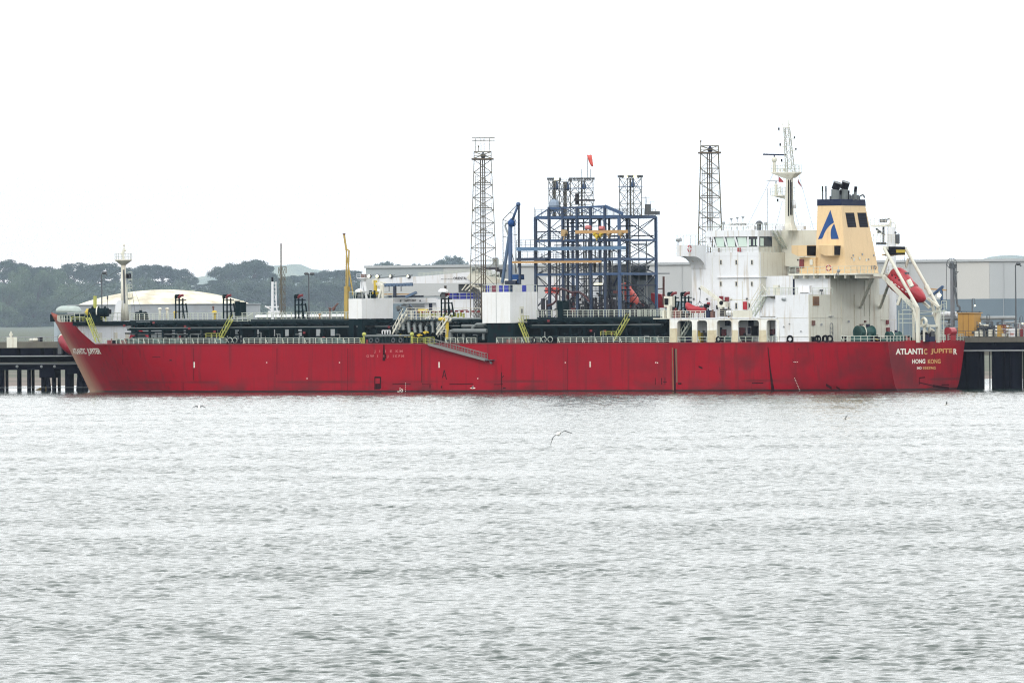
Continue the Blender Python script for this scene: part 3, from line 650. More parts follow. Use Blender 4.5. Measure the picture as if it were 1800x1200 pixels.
def make_hull():
    st = [0, .8, 2, 4, 6, 9, 12, 16, 20, 25, 30, 36, 42, 50, 65, 80, 95, 110]
    x = 120.0
    while x < LTIP - 34: st.append(x); x += 8
    x = LTIP - 33
    while x < LTIP - 0.6: st.append(x); x += .75 if x < LTIP - 6 else .5
    st.append(LTIP - .15)
    NZ = 16; v = []; f = []
    for sgn in (1, -1):
        o = len(v)
        for x in st:
            zt = ztop(x)
            for k in range(NZ + 1):
                t = k / NZ; z = -2.0 + (zt + 2.0) * t
                xx = x
                sx_ = stemx(z)
                if x > sx_ - 0.05: xx = sx_ - 0.02
                # keep the top edge on its own station
                v.append((xx, sgn * hb(xx, z), z))
        n = NZ + 1
        for i in range(len(st) - 1):
            for k in range(NZ):
                q = (o + i * n + k, o + i * n + k + 1, o + (i + 1) * n + k + 1, o + (i + 1) * n + k)
                f.append(q if sgn > 0 else q[::-1])
    me = MB(); me.add(v, f)
    # transom
    n = NZ + 1; tv = []; tf = []
    for k in range(NZ + 1):
        z = -2.0 + (ztop(0) + 2.0) * k / NZ + 0.0; b = hb(0, z)
        for j in range(11): 
            y = -b + 2 * b * j / 10; camber = 0.25 * (1 - (y / 15.3) ** 2) if k == NZ else 0
            tv.append((0.0, y, z + camber))
    for k in range(NZ):
        for j in range(10): tf.append((k * 11 + j, k * 11 + j + 1, (k + 1) * 11 + j + 1, (k + 1) * 11 + j)[::-1])
    me.add(tv, tf)
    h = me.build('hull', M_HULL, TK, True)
    # sharp transom edge: flat shading on the transom
    for p in h.data.polygons[-len(tf):]: p.use_smooth = False
    for p in h.data.polygons[:-len(tf)]: p.use_smooth = True
    # main deck and forecastle deck
    d = MB(); xs = [s for s in st if s < LTIP - 12.6]; vs = []
    for x in xs: vs += [(x, hb(x, zdeck(x)) - .04, zdeck(x) - .06), (x, -hb(x, zdeck(x)) + .04, zdeck(x) - .06)]
    d.add(vs, [(2 * i, 2 * i + 1, 2 * i + 3, 2 * i + 2)[::-1] for i in range(len(xs) - 1)])
    d.build('main_deck', M_GREEN2, TK)
    xs = [LTIP - 13 + .5 * i for i in range(26)]; vs = []
    for x in xs: 
        z = min(ZFC, ztop(x)) if x > LTIP - 12 else ZFC
        w_ = hb(x, z) - .05; vs += [(x, w_, z - .05), (x, -w_, z - .05)]
    d = MB(); d.add(vs, [(2 * i, 2 * i + 1, 2 * i + 3, 2 * i + 2)[::-1] for i in range(len(xs) - 1)]); d.build('forecastle_deck', M_GREEN, TK)
    # forecastle after bulkhead
    x = LTIP - 13; bw_ = hb(x, ZFC) - .1; z0 = zdeck(x) - .05
    d = MB(); zs_ = [lerp(z0, ZFC - .75, k / 8) for k in range(9)]
    d.prism([(x, hb(x, z) - .7, z) for z in zs_] + [(x, -hb(x, z) + .12, z) for z in reversed(zs_)], (.25, 0, 0)); d.build('forecastle_bulkhead', M_WHITE, TK)
    d = MB(); d.box((x - .5, -bw_ - .1, ZFC - .75), (x + .4, bw_ + .1, ZFC + .05)); d.build('forecastle_deck_edge', M_GREEN, TK)
    for yy in (bw_ - 3, 1.5, -4, -8):
        d = MB(); d.box((x - .12, yy - .5, z0 + .3), (x - .005, yy + .5, z0 + 2.3)); d.build('bulkhead_door', M_CREAM, TK)
    for sg in (-1,):
        d = MB(); q = [LTIP - 18.4 + .8 * i for i in range(8)]
        for x0_, x1_ in zip(q, q[1:]):
            ya, yb_ = sg * (hb(x0_, ztop(x0_) - 1) - .45), sg * (hb(x1_, ztop(x1_) - 1) - .45); za, zb_ = ztop(x0_) - .12, ztop(x1_) - .12; zd = zdeck(x0_) - .1
            d.add([(x0_, ya, zd), (x1_, yb_, zd), (x1_, yb_, zb_), (x0_, ya, za)], [(0, 1, 2, 3)])
        d.build('bulwark_lining', M_GREEN2, TK)
    # rubbing edge along the sheer
    d = MB(); xs = [s for s in st if s < LTIP - 18]
    for a, b in zip(xs, xs[1:]):
        for sg in (1, -1): d.bar((a, sg * (hb(a, zdeck(a)) + .02), zdeck(a)), (b, sg * (hb(b, zdeck(b)) + .02), zdeck(b)), .16, .22)
    d.build('sheer_strake_edge', M_DRED, TK)
make_hull()

# marks on the hull: plate seams, scrapes, draught marks, lettering
def hull_strip(mb, pa, pb, wpx, n=8, off=0.03):
    """a thin strip lying on the hull between two photo points"""
    vs = []
    for i in range(n + 1):
        t = i / n; px = lerp(pa[0], pb[0], t); py = lerp(pa[1], pb[1], t); ww_ = wpx if not isinstance(wpx, tuple) else lerp(wpx[0], wpx[1], t)
        for s in (-.5, .5):
            if abs(pa[1] - pb[1]) > abs(pa[0] - pb[0]): q = H(px + s * ww_, py)
            else: q = H(px, py + s * ww_)
            vs.append((q.x, q.y + off, q.z))
    mb.add(vs, [(2 * i, 2 * i + 1, 2 * i + 3, 2 * i + 2) for i in range(n)])
M_SEAM = mat('dark_red_seam', (0.07, 0.004, 0.008), 0.6, 0.0, spec=.1); M_SCRAPE = mat('black_scrape', (0.022, 0.004, 0.007), 0.8, 0.25, (0.08, 0.01, 0.015), scale=2, spec=.05)
M_SCRAPE2 = mat('brown_rub_mark', (0.12, 0.075, 0.045), 0.7, 0.3, (0.2, 0.03, 0.02), scale=1.2)
mk = MB()
for px, y0, y1, wd in ((340, 612, 668, 1), (322, 672, 688, .8), (487, 612, 658, 1.1), (611.5, 612, 686, 1), (741, 612, 672, .9), (881, 640, 676, .8), (998, 612, 686, .8), (1265, 645, 655, .8), (1394, 630, 638, 1.2), (216, 612, 640, .8)): hull_strip(mk, (px, y0), (px, y1), wd)
mk.build('plate_seams', M_SEAM, TK)
mk = MB()
hull_strip(mk, (659, 662), (659, 685), 1.6); hull_strip(mk, (669, 662), (669, 683), 2.2); hull_strip(mk, (664, 674), (664, 684), 8); hull_strip(mk, (664, 661.5), (664, 664.5), 10)
hull_strip(mk, (675, 606), (675, 634), (2, 5)); hull_strip(mk, (676, 622), (676, 630), 5.5)
hull_strip(mk, (778, 664), (781, 650), 1.6); hull_strip(mk, (785, 667), (781, 650), 1.6); hull_strip(mk, (779, 660), (784, 660), 1.2)
hull_strip(mk, (690, 675), (722, 674.6), 1.3); hull_strip(mk, (742, 675), (760, 675.4), .9); hull_strip(mk, (790, 675), (832, 674.6), 1.3); hull_strip(mk, (868, 675.5), (884, 675), 1.2)
hull_strip(mk, (756, 676), (756, 682), 1.6); hull_strip(mk, (776, 678), (776, 682), 2.2); hull_strip(mk, (882, 654), (882, 688), 1); hull_strip(mk, (882, 664), (886, 660), 1.6); hull_strip(mk, (884, 682), (889, 682), 2)
for x in (1152, 1163, 1169): hull_strip(mk, (x, 664), (x, 676), 1.2)
hull_strip(mk, (1166, 671), (1172, 671), 1.4); hull_strip(mk, (1228, 644), (1235, 647), 3.4); hull_strip(mk, (1192, 674), (1198, 674), 3)
hull_strip(mk, (1322, 673), (1342, 673), 2); hull_strip(mk, (1404, 612), (1404, 615), 1); hull_strip(mk, (1452, 676), (1462, 682), 5); hull_strip(mk, (1470, 680), (1477, 684), 3)
hull_strip(mk, (300, 632), (300, 634), 4); hull_strip(mk, (268, 627), (282, 627), 1)
mk.build('scrape_marks', M_SCRAPE, TK)
mk = MB(); hull_strip(mk, (1350, 610), (1354, 650), (1.5, 2.4)); hull_strip(mk, (1354, 650), (1359, 688), (2.4, 6)); mk.build('knuckle_rub_mark', M_SCRAPE, TK)
mk = MB(); hull_strip(mk, (1182, 611), (1183.5, 686), 1.6); mk.build('rub_strake', M_RUST, TK)
mk = MB(); hull_strip(mk, (1185.6, 612), (1186.6, 687), (2, 3.6)); mk.build('rub_shadow_mark', M_SCRAPE, TK)
mk = MB(); hull_strip(mk, (1188.5, 613), (1190, 672), (3.5, 2)); mk.build('rust_stain', M_SCRAPE2, TK)
mk = MB()
for px, y in ((341.5, 641), (772, 641), (1037.5, 640)): hull_strip(mk, (px, y - 5), (px, y + 5), 1.7, off=.05)
for px, py in ((469, 637), (597, 637), (994, 637), (1153, 637), (1156, 637.5), (540, 665), (700, 688), (840, 665)): hull_strip(mk, (px, py - .8), (px, py + .8), 1.8, off=.05)
for px in (1396, 1399, 1402): hull_strip(mk, (px, 635.4), (px, 636.6), 1.6, off=.05)
for i in range(9): hull_strip(mk, (1397 + i * 1.15, 664 + i * 2.7), (1397 + i * 1.15, 665.1 + i * 2.7), 1.1, off=.05)
for i in range(5): hull_strip(mk, (713, 673 + i * 3.4), (713, 674 + i * 3.4), .9, off=.05)
for i in range(3): hull_strip(mk, (703.5 - i * .4, 681 + i * 3), (703.5 - i * .4, 682.3 + i * 3), 1.2, off=.05)
mk.build('draught_marks', M_TXTW, TK)
mk = MB(); q = H(706.5, 687); mk.torus((q.x, q.y + .06, q.z + .1), .24, .06, (0, 1, 0), n=12, m=4); mk.build('load_line_disc', M_TXTW, TK)
def hull_text(body, px0, px1, py0, py1, m, name):
    a = H(px0, py1); b = H(px1, py1); c = H(px0, py0); hgt = c.z - a.z
    def fn(u, v): x = lerp(a.x, b.x, u); z = lerp(a.z, b.z, u) + v * hgt; return (x, hb(x, z) + .05, z)
    mb = MB(); text_mb(body, mb, (0, 0, 0), (1, 0, 0), (0, 0, 1), 1.0, 1.0, fn=fn); mb.build(name, m, TK)
hull_text('ATLANTIC  JUPITER', 131, 179.5, 612, 625, M_TXTW, 'bow_name')
M_FADED = mat('faded_pink_lettering', (0.42, 0.1, 0.1), 0.5, 0.4, (0.3, 0.02, 0.02), scale=2)
hull_text("J   I    I   E   K M", 658, 708, 615, 620.5, M_FADED, 'side_marking')
hull_text("G W   I     I   J    I K F M", 644, 710.5, 623.5, 629, M_FADED, 'side_marking')
def tr_text(body, px0, px1, py, hpx, m, name='stern_name'):
    a = A(px0, py, -.04); b = A(px1, py, -.04); h_ = hpx / FOC * 1512
    mb = MB(); text_mb(body, mb, a, Vector((0, -1, 0)), Vector((0, 0, 1)), a.y - b.y, h_); mb.build(name, m, TK)
M_TXTG = mat('worn_gold_lettering', (0.62, 0.36, 0.12), 0.5, 0.45, (0.35, 0.08, 0.03), scale=1.6)
tr_text('ATLANTI', 1574.5, 1622, 623, 10.3, M_TXTW); tr_text('C', 1624, 1630, 623, 10.3, M_TXTG); tr_text('JUPITE', 1636, 1674, 623, 10.3, M_TXTG); tr_text('R', 1676, 1682.5, 623, 10.3, M_TXTW)
tr_text('HONG', 1603.5, 1626.5, 639, 7.8, M_TXTW, 'home_port'); tr_text('KONG', 1631, 1653.5, 639, 7.8, M_TXTG, 'home_port'); tr_text('IMO', 1612, 1620, 649, 4.6, M_TXTW, 'number_lettering'); tr_text('9383962', 1622, 1645, 649, 4.6, M_TXTG, 'number_lettering')
mk = MB()
for (x0, y0), (x1, y1), w_ in (((1615, 672), (1650, 680), .18), ((1640, 678), (1668, 682), .45), ((1616, 664), (1616, 676), .15), ((1616, 664), (1626, 663), .2), ((1655, 676), (1668, 676), .2)):
    a = A(x0, y0, -.03); b = A(x1, y1, -.03); mk.bar(a, b, .03, w_)
mk.build('stern_scrape', M_SCRAPE, TK)

# ---- guard rails on the main deck edge
def deck_pt(px, py_guess=603):
    p = H(px, py_guess); z = zdeck(p.x); return Vector((p.x, hb(p.x, z) - .15, z))
def deck_rail(px0, px1, name='guard_rail', m=M_RAIL, step=1.32, brace=4, h=1.12, nr=3):
    n = max(1, int((px1 - px0) / 60)); pts = [deck_pt(lerp(px0, px1, i / n)) for i in range(n + 1)]
    mb = MB(); mb.rail(pts, h, step, .1, nr, brace); mb.build(name, m, TK)
for a, b in ((157, 397), (427, 632), (782, 800), (803, 814), (819, 836), (872, 950), (980, 1176)): deck_rail(a, b)
deck_rail(632, 640, 'yellow_guard_rail', M_YRAIL, .6); deck_rail(722, 756, 'yellow_guard_rail', M_YRAIL, 1.3)
for a, b in ((1191, 1216), (1226, 1242), (1262, 1285), (1299, 1333), (1349, 1366), (1478, 1559)): deck_rail(a, b, brace=99, nr=2)
# rails on the starboard side, seen through the deck gear
mb = MB()
for x0, x1 in ((62, 110), (112, 170)): mb.rail([(x0, -15.8, zdeck(x0)), (x1, -15.8, zdeck(x1))], 1.1, 1.5, .09)
mb.build('starboard_guard_rail', M_RAIL, TK)
# roller fairleads and panama leads, each a ring of black steel with a white rim
def fairlead(px, py=598, r=.62, xs_off=0, m=M_BLACK):
    p = deck_pt(px); mb = MB(); c = p + Vector((0, 0, .62))
    mb.torus(c, r * .8, r * .28, (0, 1, 0), n=16, m=6); mb.box((c.x - r, c.y - .25, p.z), (c.x + r, c.y + .25, p.z + .28)); mb.build('fairlead', m, TK)
for px in (402, 412, 422, 938, 955, 966, 975, 1262, 1388, 1437, 1450, 1458): fairlead(px, r=.7 if px > 1380 else .55)
for px in (404, 412.5, 956, 967): 
    p = deck_pt(px); mb = MB(); mb.torus(p + Vector((0, .12, .75)), .52, .06, (0, 1, 0), n=14, m=4); mb.build('fairlead_rim', M_RAIL, TK)
for px in (1408, 1422, 1431, 1447, 1480): 
    p = deck_pt(px); mb = MB()
    for dx in (-.35, .35): mb.tube(p + Vector((dx, -.6, 0)), p + Vector((dx, -.6, .95)), .2); mb.tube(p + Vector((dx, -.6, .95)), p + Vector((dx, -.6, 1.05)), .28)
    mb.build('mooring_bollard', M_BLACK, TK)
for px, m in ((190, M_DRED), (199, M_BLACK), (214, M_DRED), (640, M_DRED), (905, M_BROWN), (893, M_DRED)):
    p = deck_pt(px); mb = MB(); mb.box(p + Vector((-.6, -.8, 0)), p + Vector((.6, -.3, .8))); mb.tube(p + Vector((-.3, -.55, .8)), p + Vector((-.3, -.55, 1.15)), .15); mb.build('deck_locker', m, TK)
for px in (207, 232, 270, 300, 378, 560, 590, 1122, 1150, 1110): # deck gear seen through the rail
    p = deck_pt(px); mb = MB(); mb.box(p + Vector((-1.4, -1.9, 0)), p + Vector((1.4, -1.2, .55))); mb.tube(p + Vector((-1, -1.5, .5)), p + Vector((1, -1.5, .8)), .25); mb.build('deck_fitting', M_GREENM, TK)

# ---- cargo deck: trunk, pipe rack, catwalk
XA = S(1176, 580, 4).x; XB = S(226, 580, 6.5).x; XM0 = S(945, 580, 5).x; XM1 = S(850, 580, 5).x
ZC = zat(561, S(500, 560, 3).x, 3)                       # catwalk deck
def make_deck_gear():
    d = MB(); d.box((XA, -13, 9.0), (XB, 11.5, 9.35)); 
    d.build('cargo_trunk', M_GREEN, TK)
    # longitudinal pipes
    zz = lambda py: zat(py, S(500, 560, 4).x, 4)
    for k, (y, py, r, m) in enumerate(((7.5, 597, .45, M_GREEN), (6.2, 575.5, .22, M_GREEN2), (5, 568, .4, M_GREEN), (3.6, 575, .35, M_GREEN), (2.4, 567.5, .3, M_GREEN), (1.0, 575, .35, M_GREEN), (-1.2, 567, .4, M_GREEN), (-3, 597, .7, M_GREEN))):
        d = MB(); x = XA
        d.tube((XA, y, zz(py)), (XB, y, zz(py)), r, n=8); d.build('cargo_pipe', m, TK)
    d = MB()                                              # rack frames
    x = XA + 1.5; rs = random.Random(5)
    while x < XB - .5:
        for y in (6.8, 2.0, -3.0): d.bar((x, y, 9.3), (x, y, zz(564)), .34)
        d.bar((x, 7.2, zz(572)), (x, -3.4, zz(572)), .3, .3); d.bar((x, 7.2, zz(565)), (x, -3.4, zz(565)), .3, .25)
        d.bar((x, 6.8, zz(577)), (x + 1.6, 6.8, zz(566)), .14)
        x += 3.1
    d.bar((XA, 6.9, zz(577.5)), (XB, 6.9, zz(577.5)), .25, .32); d.bar((XA, 6.9, zz(566)), (XB, 6.9, zz(566)), .2, .3)
    d.build('pipe_rack', M_GREEN, TK)
    d = MB(); d.bar((XA, 7.15, zz(574.6)), (XM0, 7.15, zz(574.6)), .09, .16); d.bar((XM1 + 4, 7.15, zz(574.6)), (XB, 7.15, zz(574.6)), .09, .16); d.build('rack_edge_pipe', M_PIPE, TK)
    # dense small gear: valves, vents, risers on the tank tops
    for seg, (x0, x1, dens) in enumerate(((XA, XM0, 3.6), (XM1, S(640, 580, 5).x, 1.4), (S(640, 580, 5).x, XB, 1.55))):
        L_ = x1 - x0
        for i in range(min(52, int(L_ * dens))):
            d = MB()
            x = x0 + rs.random() * L_; y = rs.uniform(-10, 10); h = rs.choice([1.0, 1.4, 1.9, 2.4, 3.1]); r = rs.uniform(.08, .3)
            if y > 7.5: h = min(h, 1.6)
            d.tube((x, y, 9.2), (x, y, 9.2 + h), r, n=6)
            if rs.random() < .6: d.tube((x - .3, y, 9.2 + h), (x + .3, y, 9.2 + h), r * 1.3, n=6)
            if rs.random() < .35: d.box((x - .5, y - .4, 9.2), (x + .5, y + .4, 9.2 + rs.uniform(.5, 1.2)))
            if rs.random() < .3: d.bar((x, y, 9.2 + h * .8), (x + rs.choice((-1, 1)) * rs.uniform(1, 3), y, 9.2 + h * .8), .2)
            d.build(('deck_valve', 'vent_riser', 'pump_head')[seg], M_GREEN, TK)
    for i in range(56):
        d = MB()
        x = XA + rs.random() * (XB - XA); y = rs.choice((7.9, 8.3, 9)); h = rs.uniform(.8, 2.4); d.tube((x, y, 9.2), (x, y, 9.2 + h), rs.uniform(.05, .14), n=6)
        if rs.random() < .35: d.tube((x, y, 9.2 + h), (x + .9, y, 9.2 + h), .09, n=6)
        d.build('weathered_riser', M_PIPE, TK)
    for i in range(20):
        d = MB()
        x = XA + rs.random() * (XB - XA); y = rs.choice((7.6, 8.6)); z = 9.3 + rs.uniform(.3, 4.2); d.box((x - .22, y - .1, z), (x + .22, y + .1, z + .4)); d.build('red_valve', M_DRED, TK)
    for x0, x1 in ((XA, XM0 + 1), (XM1 + 30, XB)):
        pass
    for k in range(9):
        d = MB(); y = rs.uniform(3, 9); x = lerp(XA, XB, rs.random()); d.tube((x, y, zz(rs.choice((570, 583, 588, 592)))), (min(XB, x + rs.uniform(8, 26)), y, zz(rs.choice((570, 583, 588, 592))) * 0 + zz(586)), .16, n=6) if False else d.tube((x, y, zz(580 + 2 * k)), (min(XB, x + rs.uniform(10, 30)), y, zz(580 + 2 * k)), .15, n=6); d.build('branch_pipe', M_GREEN if k % 3 else M_PIPE, TK)
    # solid dark panel added to darken the gaps of the after rack
    d = MB(); d.box((XA, -2.6, 9.3), (S(858, 580, 0).x, -2.2, zz(566))); d.build('dark_backing_panel', M_GREEN, TK)
    # broken run of dark boxes added to darken the gaps of the forward rack
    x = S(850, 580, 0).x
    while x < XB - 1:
        w2 = rs.uniform(1.2, 4.2); d = MB(); d.box((x, -2.5, 9.3), (min(XB, x + w2), -2.1, zz(rs.choice((566, 566, 577, 570))))); d.build('dark_backing_box', M_GREEN, TK); x += w2 + rs.uniform(.25, 1.3)
    # catwalk
    for nm, x0, x1 in (('aft', XA - 1, XM0 + .3), ('fwd', S(613, 560, 4).x, S(232, 556, 4).x)):
        d = MB(); d.box((x0, 2.2, ZC - .25), (x1, 4.8, ZC)); 
        d.bar((x0, 4.8, ZC - .5), (x1, 4.8, ZC - .5), .15, .3); d.build('catwalk', M_GREEN2, TK)
        d = MB(); d.rail([(x0, 4.8, ZC), (x1, 4.8, ZC)], 1.32, 1.15, .1); d.rail([(x0, 2.2, ZC), (x1, 2.2, ZC)], 1.32, 1.8, .09); d.build('catwalk_rail', M_RAIL, TK)
    d = MB(); x0 = S(1175, 555, 4).x; x1 = S(1128, 555, 4).x
    for i in range(16): x = lerp(x0, x1, i / 15); d.bar((x, 5.6, ZC), (x, 5.6, ZC + 1.3), .09)
    d.box((S(1172, 555, 5.6).x, 5.6, ZC + .3), (S(1160, 555, 5.6).x, 5.66, ZC + 1.0)); d.build('catwalk_screen', M_RAIL, TK)
    # landing beside the black locker
    a = S(408, 568, 6.5); b = S(436, 568, 6.5)
    d = MB(); d.box((b.x, 4.8, a.z - .2), (a.x, 6.6, a.z)); d.build('catwalk_landing', M_GREEN2, TK)
    d = MB(); d.rail([(a.x, 6.6, a.z), (b.x, 6.6, a.z), (b.x, 4.8, ZC)], 1.3, 1.2, .11); d.build('landing_rail', M_RAIL, TK)
make_deck_gear()
def stairp(name, pa, pb, ys, m=M_YRAIL, w_=1.0, rh=1.0, t=.1):
    a = S(pa[0], pa[1], ys); b = S(pb[0], pb[1], ys); mb = MB(); mb.stair(a, b, (0, 1, 0), w_, rh, t); return mb.build(name, m, TK)
stairp('deck_stair', (387, 598), (407, 562), 8); stairp('deck_stair', (1082, 598), (1104, 560), 8); stairp('deck_stair', (928, 602), (914, 568), 10)
stairp('forecastle_stair', (172, 602), (154, 558), 11, w_=1.2)
d = MB(); d.rail([S(362, 594, 9), S(390, 594, 9)], .9, 1.3, .1, 2); d.rail([S(1056, 590, 9), S(1084, 590, 9)], .8, 1.4, .1, 2); d.build('stair_foot_rail', M_YRAIL, TK)
# dark lockers on the catwalk
for (x0, x1, y0, y1, dz) in ((413.5, 432.5, 531, 557, 0), (980, 1000, 528.5, 565, 0)):
    a = S(x0, y1, 5.2); mb = MB(); wpx = (x1 - x0) * .45; xx = S(x0 + wpx, y1, 5.2); w_ = (x1 - x0 - wpx) / 4.7
    mb.box((xx.x, 5.2 - w_, a.z), (a.x, 5.2, S(x0, y0, 5.2).z)); mb.build('locker', M_GREEN, TK)
# monitor frames
def monitor(px, ys=5.0, pyt=524, pyb=560, wd=16, two=False):
    k = 1 / (8.15 * .96); a = S(px, pyb, ys); t = S(px, pyt, ys); mb = MB()
    x1 = a.x; x2 = a.x - 6.5 * k; x3 = a.x - 12 * k; x4 = a.x - wd * k
    for y in (ys, ys - 1.3):
        mb.bar((x1, y, a.z), (x1, y, t.z), .22); mb.bar((x2, y, a.z), (x2, y, t.z), .22); mb.bar((x4, y, a.z), (x3, y, t.z - 1), .22)
        for f in (.35, .68, .9): mb.bar((x1, y, lerp(a.z, t.z, f)), (lerp(x4, x3, f), y, lerp(a.z, t.z, f)), .2)
    mb.bar((x1, ys, t.z), (x1, ys - 1.3, t.z), .2)
    f = mb.build('monitor_frame', M_GREEN, TK)
    for x, m in ((x1 - .25, M_GREEN), (x2 - .2, M_DRED)):
        q = MB(); q.tube((x + .25, ys, t.z), (x + .25, ys, t.z + .5), .22); q.tube((x + .3, ys, t.z + .45), (x - .75, ys + .1, t.z + .55), .2, .28); q.ball((x + .1, ys, t.z + .4), .36); q.build('monitor_nozzle', m, f)
for px, kw in ((309, {}), (393, {}), (519, {}), (776, dict(pyt=522, pyb=556, ys=8)), (1175, dict(ys=9, pyt=520, pyb=552, wd=8)), (1198, dict(ys=9, pyt=520, pyb=552, wd=16))): monitor(px, **kw)
# small things on the catwalk
for px, py, m, r, h in ((377, 561, M_YELLOW, .55, 1.3), (281, 560, M_CREAM, .4, 1.9), (294, 560, M_CREAM, .4, 1.9), (308, 560, M_YELLOW, .4, 1.2), (580, 560, M_BROWN, .3, 2.0), (562, 560, M_ORANGE, .3, .8), (375, 552, M_BROWN, .25, 1.4)):
    p = S(px, py, 1.2); mb = MB(); mb.tube(p, p + Vector((0, 0, h)), r * .6, n=10); mb.ball(p + Vector((0, 0, h)), r, rz=r * .8); mb.build('tank_vent', m, TK)
p = S(240, 562, 1); mb = MB(); mb.tube(p + Vector((0, 0, .8)), p + Vector((-2.2, 0, .8)), .8, n=14); mb.box(p + Vector((-2.6, -.4, 0)), p + Vector((.4, .4, .5))); mb.tube(p + Vector((-1, 0, 1.4)), p + Vector((-1, 0, 1.9)), .3); mb.build('catwalk_winch', M_GREEN, TK)
p = S(585, 545, 1.2); mb = MB(); mb.bar(p, p + Vector((-.4, 0, .5)), .5); mb.bar(p + Vector((-.2, 0, .4)), p + Vector((-1.2, 0, 1.3)), .28); mb.build('swivel_nozzle', M_BROWN, TK)

# ---- forecastle
mb = MB(); zf = ZFC
pts = []
for x in [LTIP - 3.2, LTIP - 5, LTIP - 8, LTIP - 11, LTIP - 12.9]: z = zf; pts.append(Vector((x, hb(x, z) - .15, z)))
mb.rail(pts, 1.35, 1.6, .11, 2, 2); mb.rail([Vector((p.x, -p.y, p.z)) for p in pts], 1.35, 1.6, .1, 2); mb.rail([pts[-1], Vector((LTIP - 12.9, -pts[-1].y, zf))], 1.75, 1.9, .11, 2, 3); mb.build('forecastle_rail', M_RAIL, TK)
p = S(100, 549, -3); q = S(141, 549, -3); mb = MB(); rg_ = []
for i in range(9):
    t = i / 8; s = math.sin(math.acos(min(1, abs(2 * t - 1) ** 2.2))) ** .6 if 0 < i < 8 else .25
    c = lerp(p, q, t) if False else p + (q - p) * t
    rg_.append([c + Vector((0, math.cos(a) * 1.7 * s, max(0, math.sin(a)) * 1.35 * s)) for a in [2 * math.pi * k / 14 for k in range(14)]])
mb.loft(rg_); mb.build('rounded_stores_cover', mat('pale_green_grey_cover', (0.35, 0.42, 0.4), .6, .15), TK, True)
p = S(98, 552, -3); mb = MB(); mb.box((p.x, -5, ZFC + .1), (p.x - 6.5, -1, p.z)); mb.build('windlass_bed', M_GREEN, TK)
def winch(px, py, ys, m, L_=5.5, r=1.35, disc=True, along=True):
    c = S(px, py, ys); ax = Vector((-1, -.35, 0)).normalized() if along else Vector((0, -1, 0)); mb = MB()
    mb.tube(c, c + ax * L_, r * .72, n=18); mb.box(c + Vector((-L_ * .6, -1.2, -r - .8)), c + Vector((.2, 1.2, -r * .4)))
    for f in (.15, .45, .8): mb.tube(c + ax * L_ * f, c + ax * (L_ * f + .16), r, n=20)
    w_ = mb.build('mooring_winch', m, TK)
    if disc: 
        mb = MB(); mb.tube(c - ax * .55, c - ax * .1, r * .62, n=16); mb.ball(c - ax * .6, r * .3); mb.build('warping_drum', M_YELLOW, w_)
        mb = MB(); mb.tube(c + ax * L_ * .42, c + ax * (L_ * .42 + .22), r * 1.02, n=20); mb.build('brake_band', M_CREAM, w_)
winch(157, 549, 6, M_GREEN, 3.9, 1.2)
d = MB(); d.rail([S(186, 565, 5), S(126, 565, 8)], .9, 2.2, .12, 2); d.build('yellow_pipe_guard', M_YRAIL, TK)
p = S(165, 552, 3); mb = MB(); mb.box(p + Vector((-3.5, -1, 0)), p + Vector((1, 1, .9))); mb.build('windlass_gear', M_BLACK, TK)
mb = MB(); a = S(187.5, 552, 2); mb.tube(S(167, 550, 2), S(167, 520, 2), .35); mb.build('yellow_vent_post', M_YRAIL, TK)
mb = MB(); mb.tube(S(189, 526, 2), S(189, 520, 2), .16); mb.bar(S(167, 519.6, 2), S(189, 519.6, 2), .06); mb.bar(S(189, 526, 2), S(189, 545, 2), .08); mb.build('anchor_light_bar', M_DGREY, TK)
# foremast
fb = S(218, 563, -7); ft = S(217, 466, -7)
mb = MB(); mb.prism([S(199, 563, -6.4), S(203, 536, -6.4), S(207, 528, -6.4), S(217, 528, -6.4), S(217, 563, -6.4)], (0, -1.2, 0)); mb.build('mast_gusset', M_WHITE, TK)
fm_ = MB(); fm_.tube(fb, ft, .72, .46, n=12); fm_.tube(S(223, 563, -6.9), S(219.5, 500, -6.9), .5, .3, n=8); fm = fm_.build('foremast', M_CREAM, TK, True)
mb = MB(); mb.tube(ft, ft + Vector((0, 0, .9)), .5, 1.7, n=12); mb.tube(ft + Vector((0, 0, .9)), ft + Vector((0, 0, 1.1)), 1.75, n=12); z = ft.z + 1.1
mb.build('mast_platform', M_CREAM, fm)
mb = MB(); c = Vector((ft.x, ft.y, z)); ring = [c + Vector((1.7 * math.cos(a), 1.7 * math.sin(a), 0)) for a in [math.pi / 4 * i for i in range(9)]]; mb.rail(ring, 1.2, 3, .07, 2); mb.build('mast_platform_rail', M_RAIL, fm)
mb = MB(); mb.tube(c, S(216.5, 448, -7), .24, .2); mb.tube(S(215.5, 448, -7), S(218, 436, -7), .34, .2); mb.tube(S(218, 437, -7), S(218, 430, -7), .1); mb.ball(S(218, 431, -7), .24); mb.ball(S(220.5, 440, -7), .2); mb.ball(S(214.5, 446, -7), .3); mb.build('mast_head_lights', M_CREAM, fm)
mb = MB(); mb.box(S(225, 489, -7) + Vector((.25, -.3, 0)), S(229, 481, -7) + Vector((0, .3, 0))); mb.build('light_box', M_BLACK, fm)
mb = MB()
for xx in (225, 232): mb.bar(S(xx, 508, -7), S(xx, 478, -7), .08)
for yy in (478, 490, 492, 500, 506): mb.bar(S(225, yy, -7), S(232, yy, -7), .12)
mb.bar(S(224, 500, -7), S(224, 560, -7), .1); mb.bar(S(228, 500, -7), S(229, 560, -7), .08)
for i in range(14): mb.bar(S(224, 504 + 4 * i, -7), S(228.5, 504 + 4 * i, -7), .06)
mb.build('mast_ladder', M_RAIL, fm)
